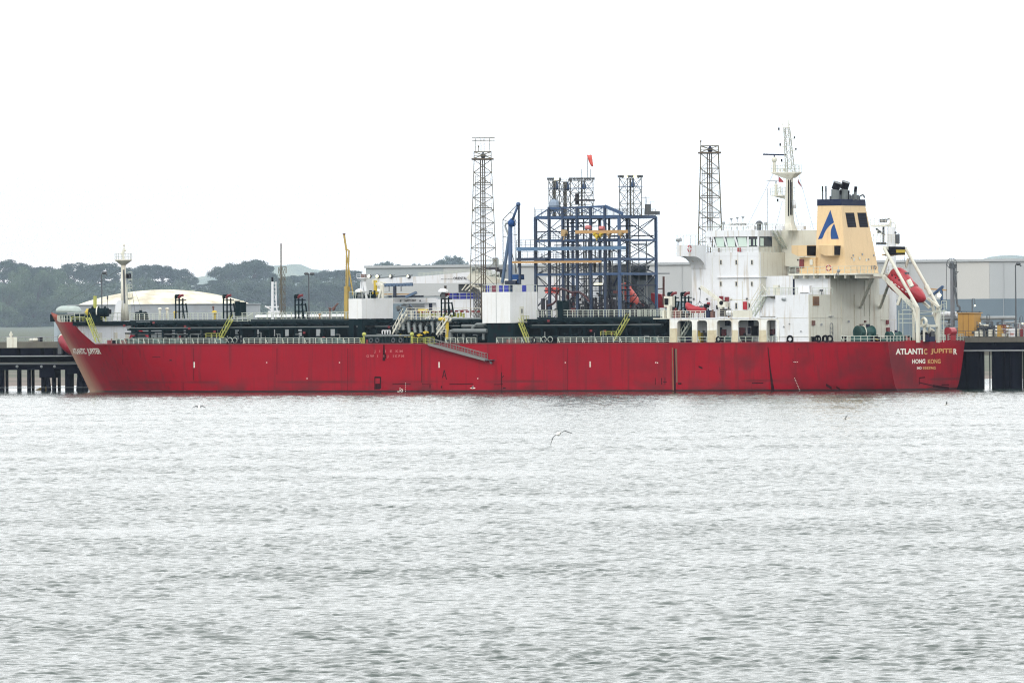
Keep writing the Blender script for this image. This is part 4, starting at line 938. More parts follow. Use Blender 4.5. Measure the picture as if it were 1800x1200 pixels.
mb = MB(); mb.bar(S(217.3, 474, -6.2), S(218.8, 533, -6.0), .28, .2); mb.build('mast_conduit', M_DGREY, fm)
mb = MB(); mb.bar(S(222, 470, -7), S(252, 552, 3), .05); mb.bar(S(226, 472, -7), S(238, 552, -10), .05); mb.bar(S(216, 470, -7), Vector((LTIP - .2, 0, ZTIP)), .06); mb.build('mast_stay', M_DGREY, fm)

# ---- white shelters amidships
M_PLAIN = mat('plain_white_paint', (0.7, 0.71, 0.71), 0.5, 0.1, (0.45, 0.43, 0.36), 0.3, (0.4, 0.34, 0.22), scale=.25)
def shelter(name, corner, ytop, ybot, fwd_px, right_px, ysp, port_label=None):
    """corner = photo column of the port after edge; the port face runs forward, the after face runs to starboard"""
    c = S(corner, ybot, ysp); f = S(fwd_px, ybot, ysp); r = A(right_px, ybot, c.x); zt = S(corner, ytop, ysp).z
    mb = MB(); mb.box((c.x, r.y, c.z), (f.x, ysp, zt)); o = mb.build(name, M_PLAIN, TK)
    return o, c, f, r, zt
s1, c1, f1, r1, zt1 = shelter('deck_shelter', 636, 525, 560, 613, 691, 12)
s2, c2, f2, r2, zt2 = shelter('deck_shelter', 897, 513, 567.5, 848, 945, 12)
mb = MB()
for (c, f, r, nb) in ((c1, f1, r1, 1),):
    for x in (c.x + .5, f.x - .5):
        for y in (11.4, r.y + .6, 6.5): mb.bar((x, y, zdeck(c.x)), (x, y, c.z), 1.0)
        mb.bar((x, 11.4, c.z - .7), (x, r.y + .6, c.z - .7), .9, 1.2)
    mb.bar((c.x + .5, 11.4, c.z - .7), (f.x - .5, 11.4, c.z - .7), .9, 1.2)
mb.build('shelter_support', M_GREEN, TK)
a = S(857, 600, 11.6); mb = MB(); mb.box((c2.x - .5, r2.y - 4, zdeck(c2.x) - .1), (a.x, 11.7, c2.z - .05)); o = mb.build('pump_house', M_GREEN, TK)
for px, py in ((866, 572), (877, 574), (895, 577), (870, 590), (884, 594)):
    p = S(px, py, 11.74); mb = MB(); mb.box((p.x - .3, 11.71, p.z - .6), (p.x + .3, 11.76, p.z + .5)); mb.build('pump_house_port', M_BLACK, o)
def box_rail(c, f, r, zt, h=1.2, m=M_RAIL):
    mb = MB(); mb.rail([(f.x - .1, r.y + .1, zt), (f.x - .1, 11.9, zt), (c.x + .1, 11.9, zt), (c.x + .1, r.y + .1, zt)], h, 1.6, .08, 2); mb.build('roof_rail', m, TK)
box_rail(c1, f1, r1, zt1, 1.35); box_rail(c2, f2, r2, zt2, 1.35)
dr = A(917, 552, c2.x); mb = MB(); mb.box((c2.x - .12, dr.y - .55, dr.z - 1.3), (c2.x - .005, dr.y + .75, dr.z + 1.5)); dd = mb.build('shelter_door', M_CREAM, s2)
mb = MB(); mb.box((c2.x - .16, dr.y - .1, dr.z + .2), (c2.x - .125, dr.y + .35, dr.z + 1.0)); mb.build('door_window', M_DGREY, dd)
mb = MB(); mb.box((c2.x - .8, dr.y - 1.4, dr.z - 1.5), (c2.x - .01, dr.y + 1.6, dr.z - 1.35)); mb.build('door_step', M_CREAM, s2)
mb = MB(); a = S(912, 568, 10.6); b = S(922, 556, 10.6); mb.rail([Vector((c2.x - .8, dr.y + 1.5, dr.z - 1.35)), Vector((c2.x - .8, dr.y - 1.3, dr.z - 1.35))], 1.0, .9, .07, 2); mb.build('door_step_rail', M_YRAIL, s2)
for px, py, r in ((860, 530, 0),): 
    mb = MB(); x = lerp(c2.x, f2.x, .5); mb.bar((x, 12.01, c2.z), (x, 12.01, zt2), .08, .02); mb.build('panel_seam', M_GREY, s2)
# gear on shelter one
def vent_dome(px, py, ys, r=.75, pr=TK):
    p = S(px, py, ys); mb = MB(); mb.ball(p, r, rz=r * .7, n=14, z0=-.2); mb.build('dome_cap', M_WHITE, pr, True)
    mb = MB(); mb.tube(p - Vector((0, 0, 1.3)), p, r * .4); mb.bar(p - Vector((.5, 0, 1.1)), p + Vector((.5, 0, -1.1)), .3); mb.build('dome_stalk', M_DGREY, pr)
vent_dome(632, 513, 9, .9); vent_dome(664.5, 512, 3, .65); vent_dome(779, 513, 9, 1.0)
mb = MB(); c = S(638.5, 495, 8)
for a, b in (((636, 495), (634.5, 524)), ((640, 495), (645, 524)), ((637, 495), (637, 524))): mb.bar(S(*a, 8), S(*b, 8), .42)
mb.tube(c, c + Vector((0, 0, .6)), .3, .9, n=10); mb.box(c + Vector((-.9, -.9, .6)), c + Vector((.9, .9, .8))); mb.rail([c + Vector((.9, .9, .8)), c + Vector((-.9, .9, .8)), c + Vector((-.9, -.9, .8))], .7, 1, .06, 2); mb.build('light_mast', M_WHITE, TK)
mb = MB(); mb.box(c + Vector((-.5, -.4, .8)), c + Vector((.3, .4, 1.4))); mb.build('mast_lamp', M_BROWN, TK)
mb = MB(); mb.bar(S(672, 501, 7), S(666, 524, 7), .4); mb.bar(S(673, 501, 7), S(673, 524, 7), .38); mb.bar(S(656, 497, 6), S(674, 502, 6), .5); mb.build('hose_gallows', M_CREAM, TK)
mb = MB()
for px, w_ in ((627, 1.8), (640, 1.2), (656, 1.6), (650, 1.0), (648, .6)): p = S(px, 524, 8); mb.box(p, p + Vector((w_ * .5, -1, .8))); mb.tube(p + Vector((0, -.5, .8)), p + Vector((0, -.5, 1.5)), .2)
mb.build('roof_machinery', M_GREEN, TK)
mb = MB(); p = S(660, 521, 6); mb.tube(p, p + Vector((0, 0, 3.1)), .36, n=10); mb.box(p + Vector((-.5, -.3, .3)), p + Vector((.9, .3, .9))); mb.build('yellow_hydraulic_post', M_YELLOW, TK)
# ---- midship manifold
def make_manifold():
    rs = random.Random(12); x0 = S(850, 580, 8).x; x1 = S(697, 580, 8).x
    zz = lambda py: zat(py, (x0 + x1) / 2, 9)
    mb = MB()
    for i in range(9):
        x = lerp(x1 - 1, x0 + 8, i / 8); za = zz(rs.choice((566, 570, 562))); zb_ = zz(rs.choice((590, 585, 580)))
        mb.pipe([(x, -6, za), (x, 8.5, za), (x - .4, 10.2, za - .6), (x - .9, 10.6, zb_)], .34); mb.tube((x, 8.6, za), (x, 8.8, za), .55, n=12)
    mb.pipe([S(792, 597, 12), S(792, 583, 12), S(797, 581.5, 12), S(856, 581.5, 12)], .42); mb.pipe([S(812, 573, 9), S(850, 573, 9)], .3); mb.pipe([S(830, 577, 11), S(838, 570, 11), S(856, 570, 11)], .3)
    mb.tube(S(815, 597, 11.5), S(815, 582, 11.5), .3); mb.tube(S(850, 597, 11.5), S(850, 582, 11.5), .3)
    mb.build('manifold_pipes', M_PIPE, TK)
    mb = MB()
    for i in range(46):
        x = lerp(x0 + 2, x1 - 3, rs.random()); y = rs.uniform(3, 11); h = rs.uniform(1.5, 4.6); mb.tube((x, y, 9.2), (x, y, 9.2 + h), rs.uniform(.1, .25), n=6)
        if rs.random() < .6: mb.bar((x, y, 9.2 + h), (x + rs.uniform(-2.4, 2.4), y, 9.2 + h), .24)
    mb.box((x0, 1, 9.2), (x1, 3, zz(570))); mb.build('manifold_framework', M_GREEN, TK)
    mb = MB()
    for i in range(5): x = lerp(x1 - 3, x0 + 11, i / 4); p = (x, 11, zz(rs.uniform(572, 594))); mb.tube(p, (x, 11.6, p[2]), .3, n=12); mb.tube((x - .6, 11.2, p[2]), (x + .6, 11.2, p[2]), .16, n=8); mb.build('yellow_valve', M_YELLOW, TK); mb = MB()
    mb.pipe([S(786, 597, 12), S(786, 566, 12), S(783, 561, 12), S(772, 561, 12)], .34); mb.build('yellow_pipe_arch', M_YELLOW, TK)
    d1 = S(717, 562, 10); d2 = S(772, 562, 10); mb = MB(); mb.box((d2.x, 7, d1.z - .25), (d1.x, 10.2, d1.z)); mb.build('manifold_platform', M_GREEN2, TK)
    mb = MB(); mb.rail([(d1.x, 7, d1.z), (d1.x, 10.2, d1.z), (d2.x, 10.2, d1.z)], 1.75, 1.0, .12, 3); mb.rail([S(745, 560, 6), S(775, 560, 6)], 1.5, .8, .1, 3)
    mb.rail([S(715, 548, 5), S(845, 548, 5)], .7, 2.2, .1, 1); mb.build('manifold_rail', M_CREAM, TK)
    mb = MB()
    for k in range(12): p = S(lerp(735, 842, k / 11), 549 + rs.uniform(-1, 1), 5.4); mb.box(p - Vector((.3, 0, 0)), p + Vector((.3, .3, .3)))
    mb.bar(S(800, 546, 5.4), S(822, 545, 5.4), .16); mb.bar(S(760, 548, 5.4), S(800, 549, 5.4), .14); mb.build('small_red_fittings', M_DRED, TK)
    mb = MB()
    for k in range(16): p = S(lerp(740, 815, k / 15), 556 + rs.uniform(-2, 2), 5); mb.tube(p, p + Vector((0, 0, rs.uniform(.5, 1.0))), .24, n=8)
    mb.build('small_yellow_fittings', M_YRAIL, TK)
    p = S(736, 544, 2); q = S(752, 544, 2); mb = MB(); mb.tube(p + Vector((0, 0, -.3)), q + Vector((0, 0, -.3)), .42, n=10); mb.build('yellow_fender_roll', M_YELLOW, TK)
    # drip tray with a hose rail on the ship's side
    a = deck_pt(638); b = deck_pt(722); mb = MB(); mb.box((b.x, a.y - 2.6, a.z), (a.x, a.y - .4, a.z + 1.25)); mb.build('drip_tray', M_GREEN, TK)
    for i in range(14): 
        x = lerp(b.x + .3, a.x - .3, i / 13); mb2 = MB(); mb2.box((x - .1, a.y - .42, a.z), (x + .1, a.y - .2, a.z + 1.3)); mb2.build('tray_stiffener', M_GREEN2, TK)
    for px in (651, 662, 690, 703): p = deck_pt(px); mb = MB(); mb.torus(p + Vector((0, -.1, .65)), .36, .12, (0, 1, 0), n=12, m=5); mb.build('side_roller', M_DGREY, TK)
    mb = MB(); mb.tube((a.x, a.y - .3, a.z + 1.5), (b.x, a.y - .3, a.z + 1.5), .2, n=10); mb.build('hose_support_rail', M_PIPE, TK)
    mb = MB()
    for p in (a, b): mb.tube(p + Vector((0, -.3, 0)), p + Vector((0, -.3, 1.7)), .22); mb.ball(p + Vector((0, -.3, 1.8)), .42)
    mb.build('rail_end_post', M_YRAIL, TK)
    mb = MB(); p = S(672, 587, 13); q = S(686, 587, 13)
    for k in range(4): pp = p + (q - p) * (k / 3.0); mb.tube(pp, pp + Vector((0, 0, .7)), .12)
    mb.bar(p + Vector((0, 0, .7)), q + Vector((0, 0, .7)), .16); mb.build('hose_cradle', M_WHITE, TK)
make_manifold()
stairp('manifold_stair', (693, 587), (712, 552), 11, M_CREAM, 1.4, 1.1, .13); stairp('manifold_stair', (770, 588), (790, 560), 12, M_CREAM, 1.3, 1.1, .13)
d = MB(); d.rail([S(784, 588, 12.5), S(770, 588, 12.5), S(770, 592, 12.5)], 1, 1, .1, 2); d.build('stair_foot_rail', M_CREAM, TK)
# ---- accommodation ladder slung along the side
M_LADDER = mat('dull_aluminium', (.17, .17, .165), .5, .2)
def make_gangway():
    a = H(757, 604.5); b = H(857, 632); g = MB(); a = Vector((a.x, 16.5, a.z)); b = Vector((b.x, 16.5, b.z)); s = Vector((0, .45, 0))
    g.bar(a - s, b - s, .12, .5); g.bar(a + s, b + s, .12, .5); n = 34
    for i in range(n + 1): p = a + (b - a) * i / n; g.box(p - Vector((.3, .42, .04)), p + Vector((.3, .42, .04)))
    o = g.build('boarding_ladder', M_LADDER, TK)
    r = MB(); up = Vector((0, 0, 1.15))
    for sg in (-1, 1):
        r.bar(a + s * sg + up, b + s * sg + up, .08); r.bar(a + s * sg + up * .55, b + s * sg + up * .55, .05)
        for i in range(11): p = a + (b - a) * (i / 10) + s * sg; r.bar(p, p + up, .08)
    r.build('ladder_handrail', M_LADDER, o)
    q = MB(); e = b + Vector((-.9, 0, .05)); q.box(b + Vector((-1.6, -.5, -.12)), b + Vector((.2, .5, 0))); q.tube(b + Vector((-1.3, .2, -.6)), b + Vector((-1.3, .45, -.6)), .22); q.bar(b + Vector((-1.3, .3, -.6)), b + Vector((-.6, .3, 0)), .1); q.build('ladder_foot', M_DGREY, o)
    d = MB(); p = deck_pt(757); d.box(p + Vector((-1.2, -.3, 0)), p + Vector((.8, .9, .12))); d.rail([p + Vector((.8, .8, .1)), p + Vector((-1.2, .8, .1))], 1.1, 1, .09, 2); d.build('ladder_head_platform', M_YRAIL, o)
    w = MB()
    for px in (745, 790, 851): p = deck_pt(px if px < 800 else 775); 
    w.bar(deck_pt(775) + Vector((0, .2, 1.6)), b + Vector((.5, 0, .1)), .05); w.bar(deck_pt(775), deck_pt(775) + Vector((0, .2, 1.6)), .14); w.build('ladder_fall', M_DGREY, o)
make_gangway()
# ---- after part of the tanker: side arcade, deckhouse, bridge, casing, funnel
ZA = zat(601, S(1300, 600, 16).x, 16)           # main deck here
ZB = zat(558, S(1280, 558, 16).x, 16)           # boat deck on top of the arcade
M_PATCH = mat('buff_patch_paint', (.55, .5, .35), .6, .25, (.3, .2, .1), .7, (.25, .14, .06), scale=.8)
def arcade():
    YP = 15.75; ops = [(1190.5, 1216.5), (1225, 1243), (1260, 1286), (1297.5, 1334), (1347.5, 1366)]
    x_of = lambda px: S(px, 580, YP).x
    zt = zat(563, x_of(1270), 16); z0 = zdeck(x_of(1270)) - .02; xl = x_of(1177); xr = x_of(1422)
    mb = MB(); th = .35
    mb.box((xl, YP - th, zt), (x_of(1366), YP, ZB))
    prev = xl
    for a, b in ops:
        mb.box((prev, YP - th, z0), (x_of(a), YP, zt)); prev = x_of(b)
        r = .55                                    # rounded upper corners
        for sx, px in ((-1, a), (1, b)):
            c = x_of(px); pts = [(c, YP, zt)]
            for k in range(5):
                t = math.pi / 2 * k / 4; cx = c + sx * r
                pts.append((cx - sx * r * math.cos(t), YP, zt - r + r * math.sin(t)))
            mb.prism(pts, (0, -th, 0))
    mb.box((prev, YP - th, z0), (x_of(1369), YP, zt))
    ar = mb.build('side_arcade', M_WHITE2, TK)
    # deep pillar returns, the light on their aft sides painted as cream
    for px0, px1 in ((1186.5, 1190.4), (1256, 1259.8), (1343.5, 1347.4)):
        mb = MB(); mb.box((x_of(px0), YP - 1.2, z0), (x_of(px1), YP - th, zt)); mb.build('pillar_flange', M_CREAM, ar)
    for px0, px1 in ((1177.4, 1190.2), (1216.8, 1224.7), (1243.3, 1259.7), (1286.3, 1297.2), (1334.3, 1347.2)):
        zh = zat(580 if px0 > 1180 else 577, x_of(px0), YP); mb = MB(); mb.box((x_of(px1), YP + .002, z0 + .02), (x_of(px0), YP + .006, zh)); mb.build('repainted_patch', M_PATCH, ar)
    # boat deck slab
    mb = MB(); mb.box((xl, 6.0, ZB - .25), (x_of(1366), YP + .08, ZB)); mb.box((xl, -15.8, ZB - .25), (x_of(1366), 5.99, ZB)); mb.build('boat_deck', M_WHITE, TK)
    # recessed house wall behind the openings
    fx = S(1228, 580, 9).x; rx = x_of(1420)
    mb = MB(); mb.box((rx, -8.4, z0), (fx, 10.2, ZB - .26)); inner = mb.build('lower_house', M_WHITE, TK)
    for px, py, w_, h_, m in ((1265, 583, .5, .8, M_BLACK), (1272, 584, .55, .6, M_DRED), (1279, 567, .5, .6, M_NAVY), (1320, 567, .5, .7, M_NAVY), (1305, 584, .6, .9, M_DRED), (1327, 582, .7, 1.0, M_BLACK), (1317, 581, .25, .6, M_NAVY), (1354, 585, .5, .7, M_NAVY), (1358, 583, .5, .5, M_DRED), (1352, 571, .25, .7, M_BROWN), (1299, 581, .2, .6, M_BLACK)):
        p = S(px, py, 10.3); mb = MB(); mb.box((p.x - w_, 10.21, p.z - h_), (p.x + w_, 10.45, p.z + h_)); mb.build('wall_fitting', m, inner)
    for px, w_, h_, m, ys in ((1229, .7, 1.9, M_YELLOW, 12), (1237, 1.0, 1.9, M_DGREY, 11), (1266, .7, 1.3, M_BLACK, 13), (1279, 1.3, 1.0, M_GREENM, 12.5), (1309, 1.4, 1.4, M_BLACK, 12.5), (1208, .9, 1.0, M_NAVY, 12), (1195, 1.2, .8, M_GREENM, 13)):
        p = S(px, 598, ys); mb = MB(); mb.box((p.x - w_, ys - .6, z0), (p.x + w_, ys + .6, z0 + h_)); mb.tube((p.x, ys, z0 + h_), (p.x, ys, z0 + h_ + .4), .25); mb.build('deck_store', m, TK)
    mb = MB(); a = S(1194, 599, 13.4); b = S(1215, 566, 13.4); mb.stair(a, b, (0, 1, 0), 1.2, 1.1, .12); mb.build('boat_deck_stair', M_RAIL, TK)
    p = S(1219, 570, 8.5)
    mb = MB(); mb.box((fx, -8, z0), (fx + .3, 9, ZB - .3)); mb.build('house_front', M_WHITE, TK)
    # outer rail of the boat deck
    mb = MB(); pr = lambda px: Vector((x_of(px), YP - .1, ZB)); mb.rail([pr(1161.5), pr(1240)], 1.3, 1.1, .1, 3); mb.rail([pr(1262), pr(1322)], 1.3, 1.6, .08, 3); mb.build('boat_deck_rail', M_CREAM, TK)
    mb = MB(); mb.box((x_of(1322), YP - .12, ZB), (x_of(1288), YP - .04, ZB + 1.25)); mb.build('canvas_dodger', M_CREAM, TK)
    xe = S(1176, 560, 9).x; mb = MB(); mb.box((S(1162, 560, 12).x, 3, ZB - .2), (xl, 15, ZB)); mb.build('boat_deck_extension', M_CREAM, TK)
M_WHITE2 = mat('stained_white_paint', (0.74, 0.75, 0.72), 0.5, 0.28, (0.5, 0.43, 0.28), 0.8, (0.36, 0.26, 0.13), scale=.5)
arcade()
# house block under the bridge
YH = 8.3
xf = S(1216, 500, YH).x; xa = S(1336, 500, YH).x; ZBR = zat(443, xa, YH)
ys_r = A(1413, 480, xa).y
mb = MB(); mb.box((xa, ys_r, ZB), (xf, YH, ZBR)); house = mb.build('accommodation_block', M_WHITE, TK)
mb = MB(); mb.box((xa - .06, YH - .02 - (YH - ys_r) + .02, ZB), (xa - .005, YH - .3, ZBR - .02)); mb.build('aft_house_wall', M_CREAM, house)  # warmer light of the aft face, painted as a cream skin
for py in (487.5, 449.0, 527):
    z = zat(py, lerp(xa, xf, .4), YH); mb = MB(); x_l = S(1262 if py > 480 and py < 500 else 1250, py, YH).x
    mb.box((xa - .1, YH - .1, z - .07), (x_l, YH + (.35 if 480 < py < 500 else .03), z + .07))
    if 480 < py < 500: mb.box((xa - .35, ys_r + 3, z - .07), (xa - .07, YH + .3, z + .07))
    mb.build('deck_ledge' if 480 < py < 500 else 'weld_seam', M_CREAM if py == 527 else M_WHITE, house)
def window(px, py, w_, h_, ys, par, m=M_GLASS, nm='window'):
    p = S(px, py, ys); w_ = w_ / 7.95; h_ = h_ / 9.3; mb = MB()
    mb.box((p.x - w_ / 2, ys + .002, p.z - h_ / 2), (p.x + w_ / 2, ys + .03, p.z + h_ / 2)); o = mb.build(nm, m, par)
    f = MB()
    for sx in (-1, 1): f.box((p.x + sx * w_ / 2 - .05, ys + .003, p.z - h_ / 2 - .06), (p.x + sx * w_ / 2 + .05, ys + .09, p.z + h_ / 2 + .06))
    for sz in (-1, 1): f.box((p.x - w_ / 2, ys + .003, p.z + sz * h_ / 2 - .05), (p.x + w_ / 2, ys + .09, p.z + sz * h_ / 2 + .05))
    f.build('window_frame', M_CREAM, par)
for px in (1267.5, 1294.5, 1322):
    for py in (461, 499): window(px, py, 3.4, 8.2, YH, house)
for px in (1281, 1294.5, 1317.5): window(px, 537.5, 3.8, 11, YH, house)
for px, py, w_, h_, m in ((1268.5, 524, .38, .4, M_DRED), (1278.5, 525.5, .42, .4, M_DRED), (1310.5, 537, .38, .75, M_RED), (1220, 525.5, .12, .18, M_DGREY), (1243.5, 525.5, .12, .18, M_DGREY), (1285.5, 525, .2, .12, M_CREAM), (1313.5, 525, .14, .16, M_DGREY), (1246, 534, .25, .3, M_RED), (1261, 540, .1, .35, M_BLACK)):
    p = S(px, py, YH); mb = MB(); mb.box((p.x - w_, YH + .002, p.z - h_), (p.x + w_, YH + .3, p.z + h_)); mb.build('wall_fitting', m, house)
mb = MB(); p = S(1305.5, 505, YH); mb.bar((p.x, YH + .06, zat(494, p.x, YH)), (p.x, YH + .06, zat(545, p.x, YH)), .08); mb.bar((xa + .12, YH + .05, ZB), (xa + .12, YH + .05, ZBR), .1)
mb.bar((S(1252, 470, YH).x, YH + .03, ZB), (S(1252, 470, YH).x, YH + .03, ZBR - .5), .05); mb.build('wall_pipe', M_CREAM, house)
# bridge wing, with its curved bracket
def wing():
    xw0 = S(1216, 470, YH).x; xw1 = S(1241, 460, YH).x          # forward and after faces
    zt = zat(431, xw0, 12); zb_ = zat(450.5, xw0, 14)
    tip = S(1184.5, 440, YH)                                     # photo column of the forward outer corner
    yt = YH
    for _ in range(60):
        p = S(1184.5, 440, yt)
        yt += .1 * (1 if p.x > xw0 else -1) * min(1, abs(p.x - xw0))
    YW = yt; zc = zat(474, xw0, YH)
    n = 12; prof = [(YH - .2, zt), (YW, zt), (YW, zb_)]
    for k in range(1, n + 1):
        t = k / n; y = lerp(YW - .4, YH, t); prof.append((y, lerp(zb_, zc, (1 - math.sqrt(max(0, 1 - t ** 2.0))) * .75 + .25 * t ** 3)))
    prof.append((YH - .2, zc))
    mb = MB(); mb.prism([(xw1, y, z) for y, z in prof], (xw0 - xw1, 0, 0)); wg = mb.build('bridge_wing', M_WHITE, TK)
    mb = MB(); mb.rail([(xw1 + .1, YH, zt), (xw1 + .1, YW - .1, zt), (xw0 - .1, YW - .1, zt), (xw0 - .1, YH, zt)], 1.85, 1.9, .06, 1); mb.build('wing_rail', M_RAIL, wg)
    p = S(1192, 423, YW - .6); mb = MB(); mb.bar((p.x, p.y, zt), p, .1); mb.tube(p, p + Vector((-.6, 0, .2)), .3, .4); mb.ball(p + Vector((.2, 0, .1)), .3); mb.build('searchlight', M_GREY, wg)
    mb = MB(); c = Vector((lerp(xw0, xw1, .5), YW + .12, zt - .9)); mb = MB()
    return xw0, xw1, YW, zt
xw0, xw1, YWING, ZWING = wing()
def lifebuoy(c, ax, label, R=.38, frame=SHIP):
    mb = MB(); mb.torus(c, R, .1, ax, n=20, m=6); n = len(mb.f)
    mb.mi = [1 if (i // 6) % 5 == 0 else 0 for i in range(n)]
    c2 = MB(); o = mb.build('lifebuoy', [M_RED, M_WHITE], None, True, c, SHIP); return tag(o, label, 'lifebuoy', 'red and white lifebuoys on the rails')
p = S(1212, 437, YWING * .0 + 9.5); 
lb = S(1213, 437, 11.0); lifebuoy(Vector((xw1 - .12, A(1212, 437, xw1 - .12).y, A(1212, 437, xw1 - .12).z)), (1, 0, 0), 'red and white lifebuoy hung on the outside of the white bridge wing', .62)
# wheelhouse
YB = YH - .9
wx0 = S(1246, 420, YB).x; wx1 = S(1333, 420, YB).x; ZR = zat(404.5, wx1, YB); yb_r = A(1385, 420, wx1).y
def wheelhouse():
    z1 = zat(434, wx1, YB); z2 = zat(415.5, wx1, YB)
    mb = MB(); mb.box((wx1, -YB, ZBR), (wx0 - .6, YB, z1)); wh = mb.build('wheelhouse', M_WHITE, TK)
    mb = MB(); mb.box((wx1 - .05, -YB - .2, z2), (wx0 + .5, YB + .25, ZR)); mb.build('wheelhouse_roof', M_WHITE, wh)
    mb = MB(); mb.prism([(wx0 + .5, YB + .25, z2), (wx0 + .5, YB + .25, ZR), (S(1270, 420, YB).x, YB + .3, z2 - .0), ], (0, -1, 0)); 
    # glazed band with raked mullions
    mb = MB(); mb.box((wx1 + .05, -YB + .12, z1), (wx0 - 1.0, YB - .12, z2)); mb.build('bridge_glazing', M_GLASS, wh)
    for a, b in ((1259, 1273), (1278.5, 1292), (1297.5, 1313)):
        x0 = S(a, 424, YB).x; x1 = S(b, 424, YB).x; mb = MB(); mb.prism([(x0 - .1, YB - .115, z1 + .12), (x1, YB - .115, z1 + .12), (x1 + .2, YB - .115, z2 - .1), (x0 + .25, YB - .115, z2 - .1)], (0, .035, 0)); mb.build('window_pane', M_GLASSL, wh)
    for a, b in ((1316, 1319), (1324, 1326), (1329, 1331)):
        x0 = S(a, 424, YB).x; x1 = S(b, 424, YB).x; mb = MB(); mb.box((x1, YB - .118, z1 + .3), (x0, YB - .09, z2 - .5)); mb.build('window_pane', M_GLASSL, wh)
    for a in (1246, 1256, 1275.5, 1294.5, 1315, 1333):
        c = S(a, 424, YB).x; w_ = .35 if a > 1250 else .8; mb = MB(); sl_ = .35 if a < 1310 else 0
        mb.prism([(c - w_ / 2 - sl_, YB - .06, z1), (c + w_ / 2 - sl_, YB - .06, z1), (c + w_ / 2 + sl_, YB - .06, z2), (c - w_ / 2 + sl_, YB - .06, z2)], (0, .14, 0)); mb.build('mullion', M_WHITE, wh)
    # after face of the wheelhouse
    mb = MB(); ya = A(1357, 425, wx1).y; mb.box((wx1 - .04, ya, z1), (wx1 - .002, YB - .3, z2)); mb.build('aft_window', M_GLASS, wh)
    yb2 = A(1342, 425, wx1).y; mb = MB(); mb.box((wx1 - .06, yb2, z1 + .2), (wx1 - .041, yb2 + 1.3, z2 - .3)); mb.build('window_pane', M_GLASSL, wh)
    mb = MB(); mb.box((wx1 - .05, -YB, ZBR), (wx1 - .003, ya - .02, z2)); mb.box((wx1 - .05, -YB, ZBR), (wx1 - .003, YB - .2, z1 - .02)); mb.build('aft_wall', M_CREAM, wh)  # cream skin paints the aft-face light onto the white wheelhouse
    mb = MB(); mb.rail([(wx0 + .3, YH - .1, ZBR), (xa + .1, YH - .1, ZBR), (xa + .1, A(1388, 440, xa).y, ZBR)], 1.05, 1.5, .07, 2); mb.build('bridge_deck_rail', M_RAIL, TK)
    for px, m, w_ in ((1298, M_RED, .22), (1301, M_RED, .16), (1263.5, M_BROWN, .18)):
        p = S(px, 440, YH - .3); mb = MB(); mb.tube((p.x, p.y, ZBR + .1), (p.x, p.y, ZBR + .85), w_); mb.build('extinguisher', m, TK)
    # house between wheelhouse and funnel
    xm = S(1385, 420, 2).x; cx = wx1; yl = A(1385, 430, cx - 1.5).y
    mb = MB(); y0 = A(1392, 430, xa).y
    mb.box((S(1437, 430, 3).x, -7, zat(468, xa, 3)), (cx - .1, yl, ZR - .05)); mb.build('lower_bridge_house', M_CREAM, TK)
    # stair to the monkey island
    a = A(1382, 441, cx - .8); b = A(1362, 406, cx - .8); mb = MB(); mb.stair(a, b, (1, 0, 0), .9, .2, .16); mb.build('bridge_ladder', M_RAIL, TK)
    mb = MB(); k = cx - 2.2
    for (px, py, w_, h_) in ((1393, 411, .25, .25), (1394, 423, .5, 1.3), (1404, 420, .14, .5), (1416, 416, .16, .16), (1393, 437, .2, .2), (1389, 457, .2, .3), (1418, 408, .15, .15)):
        p = A(px, py, cx - 1.6); 
        mb.bar(p, p + Vector((0, -.01, h_)), .12) if w_ < .3 else mb.box(p + Vector((-.05, -w_, -h_)), p + Vector((0, w_, h_)))
    mb.build('wall_fitting', M_CREAM, TK)
    return wh, z2
wh, ZSILL = wheelhouse()
# monkey island
mb = MB(); mb.rail([(wx0 + .3, YB, ZR), (wx1, YB, ZR), (wx1 - 1, -2, ZR), (S(1436, 400, 3).x, A(1436, 400, wx1 - 3).y, ZR)], 1.15, 1.5, .055, 2); mb.rail([(wx0 + .3, YB, ZR), (wx0 + .3, -YB, ZR), (wx1, -YB, ZR)], 1.15, 1.8, .05, 2); mb.build('roof_rail', M_RAIL, wh)
def roofthing(px, pyt, kind, ys=3, pyb=405):
    a = S(px, pyb, ys); t = S(px, pyt, ys); mb = MB()
    if kind == 'cone': mb.tube(a, t, .06); mb.tube(t, t + Vector((0, 0, .35)), .1, .34, n=10); nm, m = 'antenna_dish', M_GREY
    if kind == 'pole': mb.tube(a, t, .05); nm, m = 'whip_antenna', M_GREY
    if kind == 'mush': mb.tube(a, t, .4, n=12); mb.tube(t - Vector((0, 0, .3)), t + Vector((0, 0, .1)), .8, .55, n=14); mb.ball(t + Vector((0, 0, .1)), .5, rz=.25); nm, m = 'mushroom_vent', M_DGREY
    if kind == 'box': mb.box(a + Vector((-.7, -.5, .1)), a + Vector((.7, .5, .85))); mb.tube(a, t, .1); nm, m = 'roof_locker', M_WHITE
    if kind == 'post': mb.tube(a, t, .14); mb.box(t - Vector((.25, .2, .5)), t + Vector((.25, .2, 0))); nm, m = 'signal_post', M_GREY
    mb.build(nm, m, wh)
for a in ((1285.5, 387, 'cone'), (1296, 385, 'cone'), (1306, 384, 'cone'), (1271.5, 390, 'post'), (1281.5, 391, 'pole'), (1334.5, 391, 'mush'), (1322, 393, 'box'), (1326, 396, 'pole'), (1346, 391, 'post'), (1349, 330, 'pole'), (1372, 394, 'box'), (1409, 390, 'box'), (1363, 396, 'pole'), (1340, 393, 'pole')): roofthing(*a)
